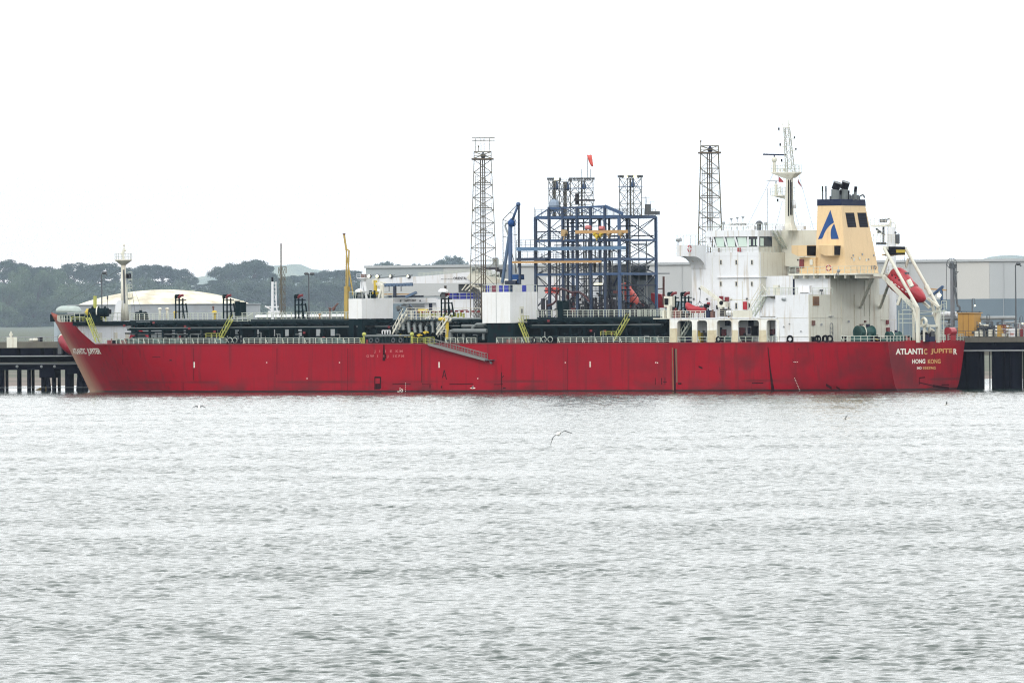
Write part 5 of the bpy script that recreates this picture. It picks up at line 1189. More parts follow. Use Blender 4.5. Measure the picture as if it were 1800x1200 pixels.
mb = MB(); a = S(1284, 397.3, 4); b = S(1312.5, 397.3, 4); text_mb('ATLANTIC JUPITER', mb, a, Vector((-1, 0, 0)), Vector((0, 0, 1)), a.x - b.x, .46); mb.build('name_board_lettering', M_TXTD, wh)
mb = MB(); mb.box((b.x - .2, 3.9, a.z - .15), (a.x + .2, 3.97, a.z + .62)); mb.build('name_board', M_WHITE, wh)
M_GREY3 = mat('weathered_mast_paint', (0.36, 0.37, 0.32), 0.6, 0.2)
# ---- radar mast
def radar_mast():
    ys = 0; P = lambda px, py: S(px, py, ys)
    mb = MB(); rr = []
    for py, w_ in ((405, 27), (398, 22), (392, 17), (380, 15.5), (320, 13), (312, 13)):
        c = P(1388.5 if py > 380 else 1387.5, py); h = w_ / 8.9 / 2; rr.append([c + Vector((h * math.cos(a) * 1.0, h * math.sin(a), 0)) for a in [math.pi / 4 + math.pi / 2 * k for k in range(4)]])
    rr = [[c for c in r] for r in rr]; mb.loft(rr); mast = mb.build('radar_mast', M_CREAM, TK)
    mb = MB()
    for px, y0, y1 in ((1386, 316, 380), (1389.5, 316, 378), (1392, 320, 378)): mb.bar(S(px, y0, 1.0), S(px, y1, 1.35), .16)
    mb.build('mast_cable_tray', M_BLACK, mast)
    def plat(pxl, pxr, py, nm, dep=1.5, h=.25, flare=None):
        a = P(pxl, py); b = P(pxr, py); mb = MB(); mb.box((b.x, -dep, a.z - h), (a.x, dep, a.z))
        if flare:
            c = P(1380, flare); d = P(1395, flare)
            mb.hexa([(d.x, -.7, d.z), (c.x, -.7, d.z), (c.x, .7, d.z), (d.x, .7, d.z), (b.x, -dep, a.z - h), (a.x, -dep, a.z - h), (a.x, dep, a.z - h), (b.x, dep, a.z - h)])
        mb.build(nm, M_CREAM, mast); r = MB(); r.rail([(b.x, dep, a.z), (a.x, dep, a.z), (a.x, -dep, a.z), (b.x, -dep, a.z), (b.x, dep, a.z)], 1.3, 1.1, .06, 2); r.build('platform_rail', M_RAIL, mast)
    plat(1361, 1404, 303, 'upper_platform', 1.2, .2, 313); plat(1358.5, 1380, 343, 'radar_platform', .9, .2)
    mb = MB(); a = P(1362, 345); b = P(1380, 351); mb.prism([P(1360, 345), P(1380, 345), P(1380, 350)], (0, .2, 0)); mb.build('platform_bracket', M_CREAM, mast)
    for px, py, pw, ys2 in ((1361, 279, (1341.5, 1381), .3), (1364, 324, (1348, 1371), .3)):
        b = P(px, 303 if py < 300 else 343); t = P(px, py); mb = MB(); mb.tube(b, t, .32, .28, n=10); mb.ball(t - Vector((0, 0, .2)), .55 if py < 300 else .35, n=10); rp = mb.build('radar_pedestal', M_CREAM, mast)
        mb = MB(); yy = py - 7 if py < 300 else py - 6; mb.bar(P(pw[0], yy - .5), P(pw[1], yy + .5), .3, .28 if py < 300 else .12); mb.tube(t, P(px, yy), .12); mb.build('radar_scanner', M_NAVY if py < 300 else M_GREY, rp)
    # lattice topmast
    mb = MB(); b4 = [Vector((P(x, 303).x, y, P(x, 303).z)) for x, y in ((1383, -.5), (1395, -.5), (1395, .5), (1383, .5))]; t4 = [Vector((P(x, 225).x, y, P(x, 225).z)) for x, y in ((1379, -.3), (1387, -.3), (1387, .3), (1379, .3))]
    n = 11
    for k in range(n):
        f0, f1 = k / n, (k + 1) / n
        for i in range(4):
            j = (i + 1) % 4; A0 = b4[i].lerp(t4[i], f0); A1 = b4[i].lerp(t4[i], f1); B0 = b4[j].lerp(t4[j], f0); B1 = b4[j].lerp(t4[j], f1)
            mb.bar(A0, A1, .12); mb.bar(A1, B1, .07)
            if k % 2: mb.bar(A0, B1, .06)
            else: mb.bar(B0, A1, .06)
    mb.build('lattice_topmast', M_GREY3, mast)
    mb = MB(); mb.bar(P(1379, 225), P(1388, 224), .14); mb.tube(P(1377.5, 225), P(1374.5, 216), .08); mb.tube(P(1386.5, 225), P(1386.5, 208), .12, .08); mb.box(P(1385.5, 221) - Vector((.2, .2, 0)), P(1387.5, 218) + Vector((0, .2, 0))); mb.build('mast_head', M_CREAM, mast)
    for x0, x1, py in ((1369, 1380, 229), (1371.5, 1381, 256.5), (1374, 1382, 284), (1396.5, 1387, 243), (1399, 1390, 263.5), (1367, 1383, 354)):
        mb = MB(); mb.bar(P(x0, py + 1), P(x1, py + 2), .12); mb.bar(P(x0, py + 1), P(x0, py - 1), .1); l = mb.build('light_arm', M_CREAM, mast)
        mb = MB(); mb.tube(P(x0, py), P(x0, py - (4.5 if x0 < 1385 else 3)), .16); mb.build('navigation_light', M_BLACK, l)
    mb = MB(); mb.tube(P(1396, 366), P(1396, 354), .42, n=10); mb.ball(P(1396, 354), .42); mb.build('satellite_dome', M_WHITE, mast, True)
    mb = MB(); mb.bar(P(1405, 303), P(1405, 290), .1); mb.bar(P(1371, 302), P(1371, 297), .2); mb.bar(P(1378, 302), P(1378, 297), .25); mb.ball(P(1378, 297), .2); mb.bar(P(1384, 303), P(1376, 285), .07); mb.bar(P(1372, 342), P(1372, 327), .08); mb.bar(P(1367, 342), P(1370, 327), .07)
    for k in range(5): mb.bar(P(1366.5, 329 + 3 * k), P(1372, 330 + 3 * k), .07)
    mb.bar(P(1396, 316), P(1396, 345), .07); mb.bar(P(1398, 330), P(1394, 330), .06); mb.build('mast_fittings', M_CREAM, mast)
    mb = MB()
    for a, b in (((1360, 304), (1311, 403)), ((1375, 354), (1363, 403)), ((1404, 306), (1430, 403)), ((1397, 370), (1406, 402)), ((1393, 370), (1398, 402))): mb.bar(P(*a), P(*b), .05)
    mb.build('mast_stay', M_GREY, mast)
radar_mast()
def flag(pts, label, m):
    p = [S(x, y, .35) for x, y in pts]; mb = MB(); o = MB()
    n = 6; L0, L1 = p[0], p[3]; vs = []
    for i in range(n + 1):
        t = i / n; a = p[0].lerp(p[1], t); b = p[3].lerp(p[2], t); wv = math.sin(t * 7) * .12
        vs += [a + Vector((0, wv, 0)), b + Vector((0, wv + .06, 0)), a + Vector((0, wv + .03, 0)), b + Vector((0, wv + .09, 0))]
    fs = []
    for i in range(n): q = 4 * i; fs += [(q, q + 1, q + 5, q + 4), (q + 2, q + 6, q + 7, q + 3), (q, q + 4, q + 6, q + 2), (q + 1, q + 3, q + 7, q + 5)]
    mb.add(vs, fs); return one(mb, 'flag', label, 'flag', m, p[0], group='small red flags on the radar mast')
flag([(1368.5, 309), (1377, 319), (1379, 321), (1369, 320)], 'small red flag hanging left of the radar mast column', M_RED)
flag([(1403, 313), (1410, 331), (1411.5, 333), (1402.5, 320)], 'narrow red flag hanging right of the radar mast', M_DRED)

# ---- outer deckhouse and engine casing
xc = S(1422, 560, 15.6).x; xfwd = S(1363, 540, 15.6).x; ZD = zat(518, xc, 15.6); z0 = ZA - .15
mb = MB(); mb.box((xc, 9.5, z0), (xfwd, 15.6, ZD)); dh = mb.build('side_deckhouse', M_WHITE, TK)
mb = MB(); xw = xc; mb.box((xw, -15.6, z0), (xw + 8, 9.49, ZD)); cas = mb.build('engine_casing', M_CREAM, TK)
mb = MB(); mb.box((xc - .04, 7.3, z0), (xc - .004, 15.58, ZD)); mb.build('aft_wall_panel', M_CREAM, dh)  # aft-face light painted as cream on the white deckhouse
mb = MB(); z = zat(558, xc, 15); mb.bar((xc, 15.62, z), (xfwd, 15.62, z), .05, .08); mb.bar((xc - .06, 15, z), (xc - .06, -15.5, z), .05, .08); mb.bar((xc + .03, 15.63, z0), (xc + .03, 15.63, ZD), .07)
for yy in (7.2, 3, -2, -8): mb.bar((xc - .07, yy, z0), (xc - .07, yy, ZD), .12)
z = zat(591, xc, 15); mb.bar((xc, 15.68, z), (xfwd + 1.5, 15.68, z), .08, .06); mb.build('weld_seam', M_CREAM2 if 'M_CREAM2' in globals() else M_CREAM, dh)
ZU = zat(484, xc, 7); y1 = 7.2
xcf = S(1397, 500, y1).x
mb = MB(); mb.box((xc + .05, -12, ZD), (xcf, y1, ZU)); up = mb.build('upper_casing', M_WHITE, TK)
mb = MB(); mb.box((xc, -12, ZD), (xc + .045, y1 - .05, ZU)); mb.build('casing_aft_wall', M_CREAM, up)  # cream skin carries the warmer aft light of the white casing
mb = MB(); mb.box((xc + 4.5, -7, ZD), (xa, 6.2, ZU)); mb.build('inner_casing', M_WHITE, TK)
# things on the casing walls (after face, photo columns)
def aft_fit(px, py, w_, h_, m, nm='wall_fitting', d=.25, par=None):
    p = A(px, py, xc - .05); mb = MB(); mb.box((xc - .05 - d, p.y - w_, p.z - h_), (xc - .045, p.y + w_, p.z + h_)); return mb.build(nm, m, par or cas)
aft_fit(1434, 529, 1.15, .85, M_RUST, 'rusty_vent_grille', .12, dh)
for k in range(6): aft_fit(1434, 524 + 2 * k, 1.05, .04, M_BROWN, 'grille_slat', .16, dh)
aft_fit(1429, 567.5, .5, .45, M_BROWN); aft_fit(1513.5, 574, .55, .5, M_BROWN); aft_fit(1525, 574, .5, .5, M_NAVY); aft_fit(1520, 565, .25, .2, M_BROWN); aft_fit(1589 - 30, 566, .4, .4, M_DRED); aft_fit(1491, 565, .2, .2, M_GREY); aft_fit(1443, 570, .2, .2, M_GREY)
aft_fit(1460, 556, .8, .07, M_GREY); aft_fit(1560, 580, .5, .5, M_DRED); aft_fit(1574, 583, .35, .3, M_NAVY)
p = A(1461, 580, xc); mb = MB()   # oval door
mb.torus((xc - .07, p.y, p.z + .8), .55, .07, (1, 0, 0), n=16, m=4); mb.torus((xc - .07, p.y, p.z - .9), .55, .07, (1, 0, 0), n=16, m=4)
for s in (-.55, .55): mb.bar((xc - .07, p.y + s, p.z - .9), (xc - .07, p.y + s, p.z + .8), .12)
mb.build('weathertight_door', M_GREY, dh)
q = S(1381, 526, 15.62); mb = MB(); mb.tube(q, q + Vector((.7, .3, .1)), .3, .22, n=10); mb.build('overboard_pipe', M_GREY, dh)
for px, py in ((1388, 569), (1408, 582), (1378, 574)): q = S(px, py, 15.6); mb = MB(); mb.tube(q, q + Vector((0, .15, 0)), .14); mb.build('side_light', M_GREY, dh)
p = A(1520, 520, xc - .1); mb = MB(); mb.bar((xc - .12, p.y, zat(556, xc, p.y)), (xc - .12, p.y, ZU - 1), .1); mb.bar((xc - .12, A(1548, 562, xc).y, zat(562, xc, -9)), (xc - .12, A(1575, 562, xc).y, zat(562, xc, -9)), .1); mb.build('wall_pipe', M_CREAM, cas)
# gear on top of the side deckhouse
mb = MB(); mb.rail([(xfwd, 15.4, ZD), (S(1402, 518, 15.4).x, 15.4, ZD)], 1.35, 1.5, .07, 2); a_ = S(1338, 518, 9.5); mb.build('deckhouse_rail', M_RAIL, TK); mb = MB(); mb.rail([(a_.x, 9.4, ZD), (S(1398, 518, 9.4).x, 9.4, ZD)], 1.35, 1.5, .08, 2); mb.build('deckhouse_rail', M_RAIL, TK); mb = MB(); mb.rail([(S(1428, 518, 8).x, 8, ZD), (S(1463, 518, 8).x, 8, ZD)], 1.3, 1.5, .07, 2); mb.build('deckhouse_rail', M_RAIL, TK)
p = S(1416, 511, 10); mb = MB(); mb.box((p.x - 1.1, 9.6, ZD + .4), (p.x + 1.1, 10.5, ZD + 1.7)); mb.box((p.x - .9, 9.7, ZD), (p.x + .9, 10.4, ZD + .3)); mb.build('air_conditioner', M_WHITE, TK)
mb = MB(); mb.bar((p.x - .9, 10.52, ZD + .35), (p.x + .9, 10.52, ZD + .35), .06, .14); mb.build('unit_grille', M_DGREY, TK)
p = S(1364, 505, 9); mb = MB(); mb.box((p.x - .5, 8.4, ZD), (p.x + .5, 9.2, ZD + 1.9)); mb.tube((p.x - .8, 9.2, ZD), (p.x - .8, 9.2, ZD + 1.2), .2); mb.build('deck_cabinet', M_CREAM, TK)
p = S(1444, 511, 8); mb = MB(); mb.tube((p.x, 8, ZD), (p.x, 8, ZD + .9), .07); mb.box((p.x - .3, 7.9, ZD + .6), (p.x + .3, 8.2, ZD + 1.0)); mb.build('floodlight', M_DGREY, TK)
q = S(1397, 500, 6.4); mb = MB(); mb.box((S(1403, 490, 6.4).x, 6.2, zat(497, q.x, 6.4)), (S(1394, 490, 6.4).x, 6.5, ZU - .2)); mb.box((S(1397, 490, 6.4).x, 6.2, ZD), (S(1394, 490, 6.4).x, 6.5, ZU - .3)); mb.build('dark_doorway', M_NAVY, TK)
# external stair beside the deckhouse, with its solid side plate
a = S(1323, 556, 12.8); b = S(1345, 520, 12.8); mb = MB(); mb.stair(a, b, (0, 1, 0), 1.5, 1.1, .13); mb.build('outside_stair', M_RAIL, TK)
mb = MB(); c0 = S(1334, 556, 12); c1 = S(1352, 522, 12); mb.prism([(c0.x, 12, c0.z), (c1.x + .5, 12, c1.z), (c1.x - 1.6, 12, c1.z - .5), (c1.x - 1.6, 12, c0.z)], (0, -.15, 0)); mb.build('stair_side_plate', M_WHITE, TK)
mb = MB(); mb.box((c1.x - 2, 9.5, ZD - .15), (S(1341, 519, 12.8).x, 13.6, ZD)); mb.build('stair_landing', M_WHITE, TK)
mb = MB(); a = S(1317, 543, 10); b = S(1338, 508, 10)
mb.bar(a, b, .12); mb.bar(a + Vector((0, 0, 1)), b + Vector((0, 0, 1)), .1); mb.bar(S(1340, 500, 10), S(1352, 518, 10), .1); mb.bar(S(1352, 504, 10), S(1352, 520, 10), .12); mb.build('upper_stair_rail', M_CREAM, TK)

# ---- funnel deck and funnel
YF = 9.0; xfd1 = S(1507, 484, YF).x; ZF = zat(480, xfd1, YF); xfd0 = S(1386, 480, YF).x
mb = MB(); mb.box((xfd1, -10.5, ZF - .3), (xfd0, YF, ZF)); fd = mb.build('funnel_deck', M_CREAM, TK)
mb = MB()
for k in range(7): x = lerp(xfd1 + .5, xfd0 - 1, k / 6); mb.bar((x, YF - .1, ZF - .65), (x, -10, ZF - .65), .15, .6)
mb.build('deck_bracket', M_CREAM, fd)
mb = MB(); mb.rail([(xfd0 - .1, YF - .1, ZF), (xfd1 + .1, YF - .1, ZF), (xfd1 + .1, -10.4, ZF)], 1.3, 1.35, .08, 2); mb.build('funnel_deck_rail', M_RAIL, fd)
for (a, b) in (((1535, 487), (1512, 541)), ((1563, 497), (1547, 541))):
    mb = MB(); p = A(a[0], a[1], xfd1 + .3); q = A(b[0], b[1], xc - .2); mb.bar(p, q, .4); mb.build('diagonal_strut', M_CREAM, TK)
def funnel():
    yb = 6.5; cb = S(1487, 480.5, yb); xb0 = S(1433, 480, yb).x
    yt = 4.7; ct = S(1479, 361, yt); xt0 = S(1437, 361, yt).x; zt = ct.z
    ctt = S(1479, 350, yt); zcap = ctt.z
    ztb = ZF; k = (cb.x, cb.z)
    B = [(cb.x, -yb, ztb), (xb0, -yb, ztb), (xb0, yb, ztb), (cb.x, yb, ztb)]
    T = [(ct.x, -yt, zt), (xt0, -yt, zt), (xt0, yt, zt), (ct.x, yt, zt)]
    mb = MB(); mb.hexa(B + T); fn = mb.build('funnel', M_TAN, TK)
    o = .07; mb = MB(); sl = (zcap - zt) / (zt - ztb)
    C0 = [(x - o if i in (0, 3) else x + o, y + (o if y > 0 else -o), zt) for i, (x, y, _) in enumerate(T)]
    C1 = [(x + (x - bx) * sl * .6, y + (y - by) * sl * .6, zcap) for (x, y, _), (bx, by, _) in zip(C0, B)]
    mb.hexa(C0 + C1); cap = mb.build('funnel_top_band', M_NAVY, fn)
    # planes
    pn = (Vector(T[2]) - Vector(B[3])).cross(Vector(B[2]) - Vector(B[3])).normalized(); 
    if pn.y < 0: pn = -pn
    an = (Vector(T[3]) - Vector(B[3])).cross(Vector(B[0]) - Vector(B[3])).normalized()
    if an.x > 0: an = -an
    PP = lambda px, py, off=.03: hit(px, py, Vector(B[3]) + pn * off, pn)
    AP = lambda px, py, off=.03: hit(px, py, Vector(B[3]) + an * off, an)
    def shape(pts, nrm, m, nm, cvt, th=.03):
        q = [cvt(1420 + x / 9.23, 310 + y / 9.23) for x, y in pts]; mb = MB()
        c = MB(); mb.prism(q, -nrm * th * .9); return mb.build(nm, m, fn)
    def curve(a, b, c, n=8): return [((1 - t) ** 2 * a[0] + 2 * t * (1 - t) * b[0] + t * t * c[0], (1 - t) ** 2 * a[1] + 2 * t * (1 - t) * b[1] + t * t * c[1]) for t in [i / n for i in range(n + 1)]]
    shape([(165, 1020), (365, 545), (424, 748)] + curve((424, 752), (300, 810), (245, 985))[1:] + [(228, 1012)], pn, M_LOGO, 'funnel_emblem', PP)
    shape([(428, 768), (502, 1015), (378, 1018)] + curve((376, 1010), (350, 850), (428, 768))[1:-1], pn, M_LOGO, 'funnel_emblem', PP)
    for x0 in (0, 194):
        pts = [(610 + x0, 590), (750 + x0, 590), (790 + x0, 825), (650 + x0, 825)]; lv = shape(pts, an, M_BLACK, 'louvre', AP)
        q = [AP(1420 + x / 9.23, 310 + y / 9.23, .06) for x, y in pts]; mb = MB()
        for i in range(9): t = (i + .5) / 9; mb.bar(q[0].lerp(q[3], t), q[1].lerp(q[2], t), .05, .07)
        mb.build('louvre_slat', M_NAVY, lv)
    # exhaust pipes
    def uptake(px, pyt, r, ys, bend, m=M_PIPE, cage=False):
        b = S(px, 356, ys); t = S(px, pyt, ys); mb = MB(); z_mid = lerp(b.z, t.z, .66)
        mb.tube((b.x, ys, zcap - .4), (b.x, ys, z_mid), r, n=14); p = mb.build('exhaust_pipe', m, fn)
        mb = MB(); e = Vector((b.x - bend, ys, t.z)); mb.tube((b.x, ys, z_mid), e, r, r * .95, n=14, cap=not cage); mb.build('exhaust_mouth', M_BLACK, p)
        if cage:
            mb = MB(); d = (e - Vector((b.x, ys, z_mid))).normalized(); mb.torus(e, r * 1.02, .07, d, n=18, m=5); u = d.orthogonal().normalized(); v = d.cross(u)
            for k in range(4): a = k * math.pi / 4; w_ = u * math.cos(a) + v * math.sin(a); mb.bar(e - w_ * r, e + w_ * r, .06)
            mb.build('exhaust_grid', M_GREY, p)
    uptake(1446, 327, .14, 3, .0, M_DGREY); uptake(1452, 327, .14, 3, .0, M_DGREY); uptake(1468.5, 321, .78, 2, .5, M_PIPE, True); uptake(1483.5, 320, .78, 0, .5, M_PIPE, True); uptake(1503.5, 328, .3, -2, .15); uptake(1476, 335, .3, 1, .2, M_DGREY); uptake(1490, 335, .35, -1, .1, M_BLACK)
    mb = MB()
    for px, h in ((1460, .7), (1464, 1.0), (1494, .9), (1498, .7), (1508, .8), (1471, 1.1), (1500, 1.0)): p = S(px, 354, 0); mb.tube((p.x, 0, zcap - .2), (p.x, 0, zcap + h), .22)
    p = S(1511, 352, -3); mb.pipe([(p.x, -3, zcap - .3), (p.x, -3, zcap + .6), (p.x - .6, -3.3, zcap + .9), (p.x - .9, -3.4, zcap + .3)], .14); mb.build('funnel_top_vents', M_DGREY, fn)
    # side intakes with black grilles
    for px0, px1, py0, py1, ys in ((1405, 1420, 431, 450, 8.3), (1453, 1467, 431, 449.5, 8.3)):
        a = S(px0 + 13, py1, ys); zt_ = S(px0 + 13, py0, ys).z; w_ = 4.1; ln = 1.9
        mb = MB(); mb.box((a.x, ys - w_, a.z), (a.x + ln, ys, zt_)); mb.prism([(a.x + ln, ys, a.z), (a.x + ln, ys, zt_), (a.x + ln + 2.0, ys - 1.2, zt_), (a.x + ln + 2.0, ys - 1.2, a.z + .6)], (0, -w_ + 1.2, 0)); it = mb.build('air_intake', M_TAN, fn)
        mb = MB(); mb.box((a.x - .05, ys - w_ + .08, a.z + .12), (a.x - .004, ys - .12, zt_ - .1)); g = mb.build('intake_grille', M_BLACK, it)
    xhb = S(1403, 470, 7).x
    mb = MB(); mb.box((xb0 - .3, -5, ZF), (S(1405, 470, 7).x, 6.9, zat(452, xb0, 6.9))); mb.build('funnel_annex', M_TAN, fn)
    for px, py, w_, h_, m in ((1409.5, 463, .45, .8, M_DRED), (1426.5, 461, .3, .5, M_CREAM), (1403, 457, .1, .15, M_BLACK), (1403, 475, .25, .3, M_BROWN)):
        p = S(px, py, 6.95); mb = MB(); mb.box((p.x - w_, 6.92, p.z - h_), (p.x + w_, 7.15, p.z + h_)); mb.build('wall_fitting', m, fn)
    for px in (1445,):
        p = PP(px, 466, .0); mb = MB(); mb.torus(p, .6, .05, pn, n=14, m=4); mb.build('round_hatch', M_TAN, fn)
    for px, py, s in ((1500, 449, .18), (1497, 453, .12), (1501, 456, .3), (1511, 454, .25), (1516, 447, .2), (1523, 457, .25), (1536, 449, .18), (1527, 456, .18)):
        p = AP(px, py, .06); mb = MB(); mb.box(p - Vector((.06, s, s)), p + Vector((.06, s, s))); mb.build('small_fitting', M_GREY if s < .22 else M_CREAM, fn)
    p = AP(1537, 475, .04); q = AP(1542, 475, .04); mb = MB(); text_mb('I D', mb, AP(1532, 474), Vector((0, -1, 0)), Vector((0, 0, 1)), 2.0, .8); mb.build('funnel_side_lettering', M_BROWN, fn)
funnel()
p = S(1456.5, 471, YF + .05); lifebuoy(p, (0, 1, 0), 'red and white lifebuoy on the rail in front of the buff funnel', .5)
p = S(1474, 476, YF); mb = MB(); mb.tube(p + Vector((0, 0, -.9)), p, .08); mb.ball(p, .35); mb.bar(p, p + Vector((.7, .2, -1)), .14); mb.build('rail_floodlight', M_GREY, TK)

# ---- free-fall davit at the stern
def davit():
    P = lambda px, py, ys: S(px, py, ys)
    D = thing if False else None
    parts = []
    yp, yn = 4.0, -4.0
    top_p = P(1554, 436, yp); bot_p = P(1613.5, 541, yp); 
    def mirror(p, px, py): return S(px, py, yn)
    top_n = S(1592, 437, yn); bot_n = S(1650, 540, yn)
    mb = MB(); mb.tube(top_p, bot_p, .3, n=10); mb.build('davit_leg', M_CREAM, TK)
    mb = MB(); mb.tube(top_n, bot_n, .3, n=10); mb.build('davit_leg', M_CREAM, TK)
    mb = MB(); mb.bar(top_p, top_n, .5, .6); mb.build('davit_crosshead', M_CREAM, TK)
    mb = MB(); mb.tube(P(1597, 492, yp), P(1603, 504, yp), .46, n=10); mb.build('davit_ram', M_CREAM, TK)
    mb = MB(); mb.tube(S(1628, 502, yn), S(1636, 518, yn), .46, n=10); mb.build('davit_ram', M_CREAM, TK)
    mb = MB()
    for a, b, y, t in (((1561, 454), (1551, 482), yp, .45), ((1597, 454), (1592, 470), yn, .4), ((1613, 541), (1614, 602), yp, .6), ((1649, 540), (1648, 602), yn, .6), ((1606, 540), (1613, 570), yp, .4), ((1638, 532), (1647, 568), yn, .45), ((1630, 524), (1651, 540), -3.2, .45)):
        q = MB(); q.bar(P(*a, y), P(*b, y), t); q.build('davit_strut', M_CREAM, TK)
    mb.bar(P(1614, 572.5, yp), S(1648, 572.5, yn), .45); mb.bar(P(1613, 541, yp), P(1603, 524, yp), .5); mb.build('davit_support', M_CREAM, TK)
    mb = MB(); mb.bar(P(1552, 485, 2.2), P(1612, 546, 2.2), .55, .7); mb.bar(S(1580, 492, -1.8), S(1634, 541, -1.8), .45, .5); mb.bar(P(1585, 517, 2.2), P(1578, 536, 2.2), .5); mb.bar(P(1535, 483, 3.5), P(1552, 484, 2.2), .5)
    mb.bar(P(1605, 538, 2.2), P(1607, 602, 2.2), .4); mb.build('launching_ramp', M_CREAM, TK)
    # winch box with yellow cover under the crosshead
    c = P(1573, 441, 1); mb = MB(); mb.box(c + Vector((-1.1, -2.0, -.7)), c + Vector((.8, 1.8, .8))); mb.build('davit_winch', M_BLACK, TK)
    mb = MB(); mb.box(c + Vector((-1.25, -1.8, -.35)), c + Vector((-1.11, 1.6, .2))); mb.build('winch_cover', M_YELLOW, TK)
    mb = MB(); mb.bar(P(1551, 448, 3), S(1590, 447, -3), .3); mb.box(P(1562, 450, 2) - Vector((0, 2, 0)), P(1556, 440, 2)); mb.build('winch_frame', M_TAN, TK)
    mb = MB(); mb.bar(P(1589, 450, -1), P(1592, 470, -1), .06); mb.build('hoisting_wire', M_DGREY, TK)
    # small platforms with rails by the ramp foot
    mb = MB(); mb.rail([P(1587, 542, 3.5), P(1606, 542, 3.5)], 1.6, .9, .1, 3); mb.rail([S(1655, 543, -5), S(1664, 543, -5)], 1.5, .9, .1, 3); mb.rail([P(1604, 600, 3), P(1604, 600, 1)], 2.6, .9, .09, 4)
    mb.box(P(1585, 545, 3.5), P(1607, 543.6, 2)); mb.box(S(1653, 556, -5), S(1612, 554.5, -5) + Vector((0, 1, 0))); mb.bar(S(1580, 553, 3), S(1664, 546, -5), .12)
    for x in (1580, 1587, 1654, 1659): mb.bar(S(x, 545, 0), S(x, 601, 0), .14)
    for yy in (552, 560, 567): mb.bar(S(1579, yy, 3), S(1610, yy, 3), .12)
    mb.build('stern_platform_rail', M_RAIL, TK)
davit()
# poop deck: winches, capstans, rails round the stern
mb = MB()
zz = lambda y: ZMAIN_A
mb.rail([(.25, 15.1, ZMAIN_A), (.25, 6, ZMAIN_A)], 1.15, 1.3, .1, 2); mb.rail([(.25, 2, ZMAIN_A), (.25, -8, ZMAIN_A)], 1.15, 1.2, .1, 3); mb.rail([(.25, -9, ZMAIN_A), (.25, -15.1, ZMAIN_A), (8, -15.3, ZMAIN_A)], 1.25, 1.2, .1, 3); mb.build('stern_rail', M_RAIL, TK)
def poopwinch(px, py, ys, m, L_=3.6, r=1.3):
    c = S(px, py, ys); ax = Vector((-.35, -1, 0)).normalized(); mb = MB(); mb.tube(c, c + ax * L_, r * .78, n=18)
    for f in (0, .28, .98): mb.tube(c + ax * L_ * f, c + ax * (L_ * f + .14), r, n=20)
    mb.box(c + Vector((-1.6, -L_, -r - .7)), c + Vector((1.2, .3, -r * .5))); w_ = mb.build('mooring_winch', m, TK)
    mb = MB(); mb.tube(c + ax * L_ * .3, c + ax * (L_ * .3 + .2), r * 1.03, n=20); mb.build('brake_band', M_CREAM, w_)
poopwinch(1507, 584, 8, M_GREENM, 3.6, 1.25)
poopwinch(1560, 590, 6, M_GREENM, 3, .8)
for px, ys, s, m in ((1529, 9, (.8, .9, 1.1), M_GREENM), (1541, 10, (.6, .8, .9), M_BLACK), (1592, 4, (.5, .7, .8), M_RED), (1598, 2, (.8, .8, .8), M_BLACK), (1622, -1, (1.2, 1.1, 1.7), M_BLACK), (1634, -3, (.8, .8, 1.9), M_DGREY), (1641, -6, (.5, 1.4, .8), M_BLACK), (1582, 6, (.9, .6, 1.2), M_GREENM), (1630, 0, (1.1, 1.0, .9), M_NAVY)):
    p = S(px, 598, ys); mb = MB(); mb.box((p.x - s[0], ys - s[1], ZMAIN_A - .05), (p.x + s[0], ys + s[1], ZMAIN_A + s[2])); mb.tube((p.x, ys, ZMAIN_A + s[2]), (p.x, ys, ZMAIN_A + s[2] + .4), .3, n=10); mb.build('mooring_gear', m, TK)
for px, py, ys in ((1630, 578, -1), (1624, 566, 2), (1638, 586, -4)):
    p = S(px, py, ys); mb = MB(); mb.torus(p, .7, .28, (.4, 1, 0), n=14, m=6); mb.bar(p - Vector((0, 0, .6)), (p.x, p.y, ZMAIN_A), .3); mb.build('rope_reel', M_CREAM, TK)
p = S(1671, 583, -11); mb = MB(); mb.tube(p + Vector((0, 1.2, 0)), p + Vector((0, -1.0, 0)), .85, n=14); mb.box(p + Vector((-.6, -1, -1.6)), p + Vector((.6, 1, -.6))); mb.build('red_stern_reel', M_RED, TK)
mb = MB(); a = S(1538, 590, 14.6); mb.box((a.x - .6, 14.4, ZMAIN_A), (a.x + .8, 14.9, ZMAIN_A + 1.0)); mb.build('black_locker', M_BLACK, TK)
mb = MB(); a = S(1542, 592, 14.95); mb.bar((a.x - .2, 14.93, ZMAIN_A + .45), (a.x + .5, 14.93, ZMAIN_A + .6), .04, .2); mb.build('locker_marking', M_YELLOW, TK)
# ---- crane for the rescue boat
mb = MB(); b = S(1269, 556, 12); t = S(1269, 535, 12); mb.tube(b, t, .5, n=12); mb.box(t + Vector((-1.1, -.6, -.5)), t + Vector((.6, .6, .5))); cr = mb.build('boat_crane', M_CREAM, TK)
mb = MB(); e = S(1232, 504, 12); mb.bar(t + Vector((-.2, 0, .3)), e, .5, .6); mb.build('crane_jib', M_CREAM, cr)
mb = MB(); mb.tube(t + Vector((-.2, -.7, .3)), t + Vector((-.2, .7, .3)), .4, n=12); mb.build('crane_winch', M_BLACK, cr)
mb = MB(); mb.box(b + Vector((-1.6, -.8, 0)), b + Vector((0, .8, 1.4))); mb.build('crane_control_box', M_BLACK, cr)
hook = S(1230, 530, 12); mb = MB(); mb.bar(e, hook, .06); mb.ball(S(1230, 507, 12), .25); mb.ball(hook, .16); 
for x in (1221, 1226, 1234, 1240): mb.bar(hook, S(x, 538, 12), .05)
mb.build('crane_wire', M_DGREY, cr)
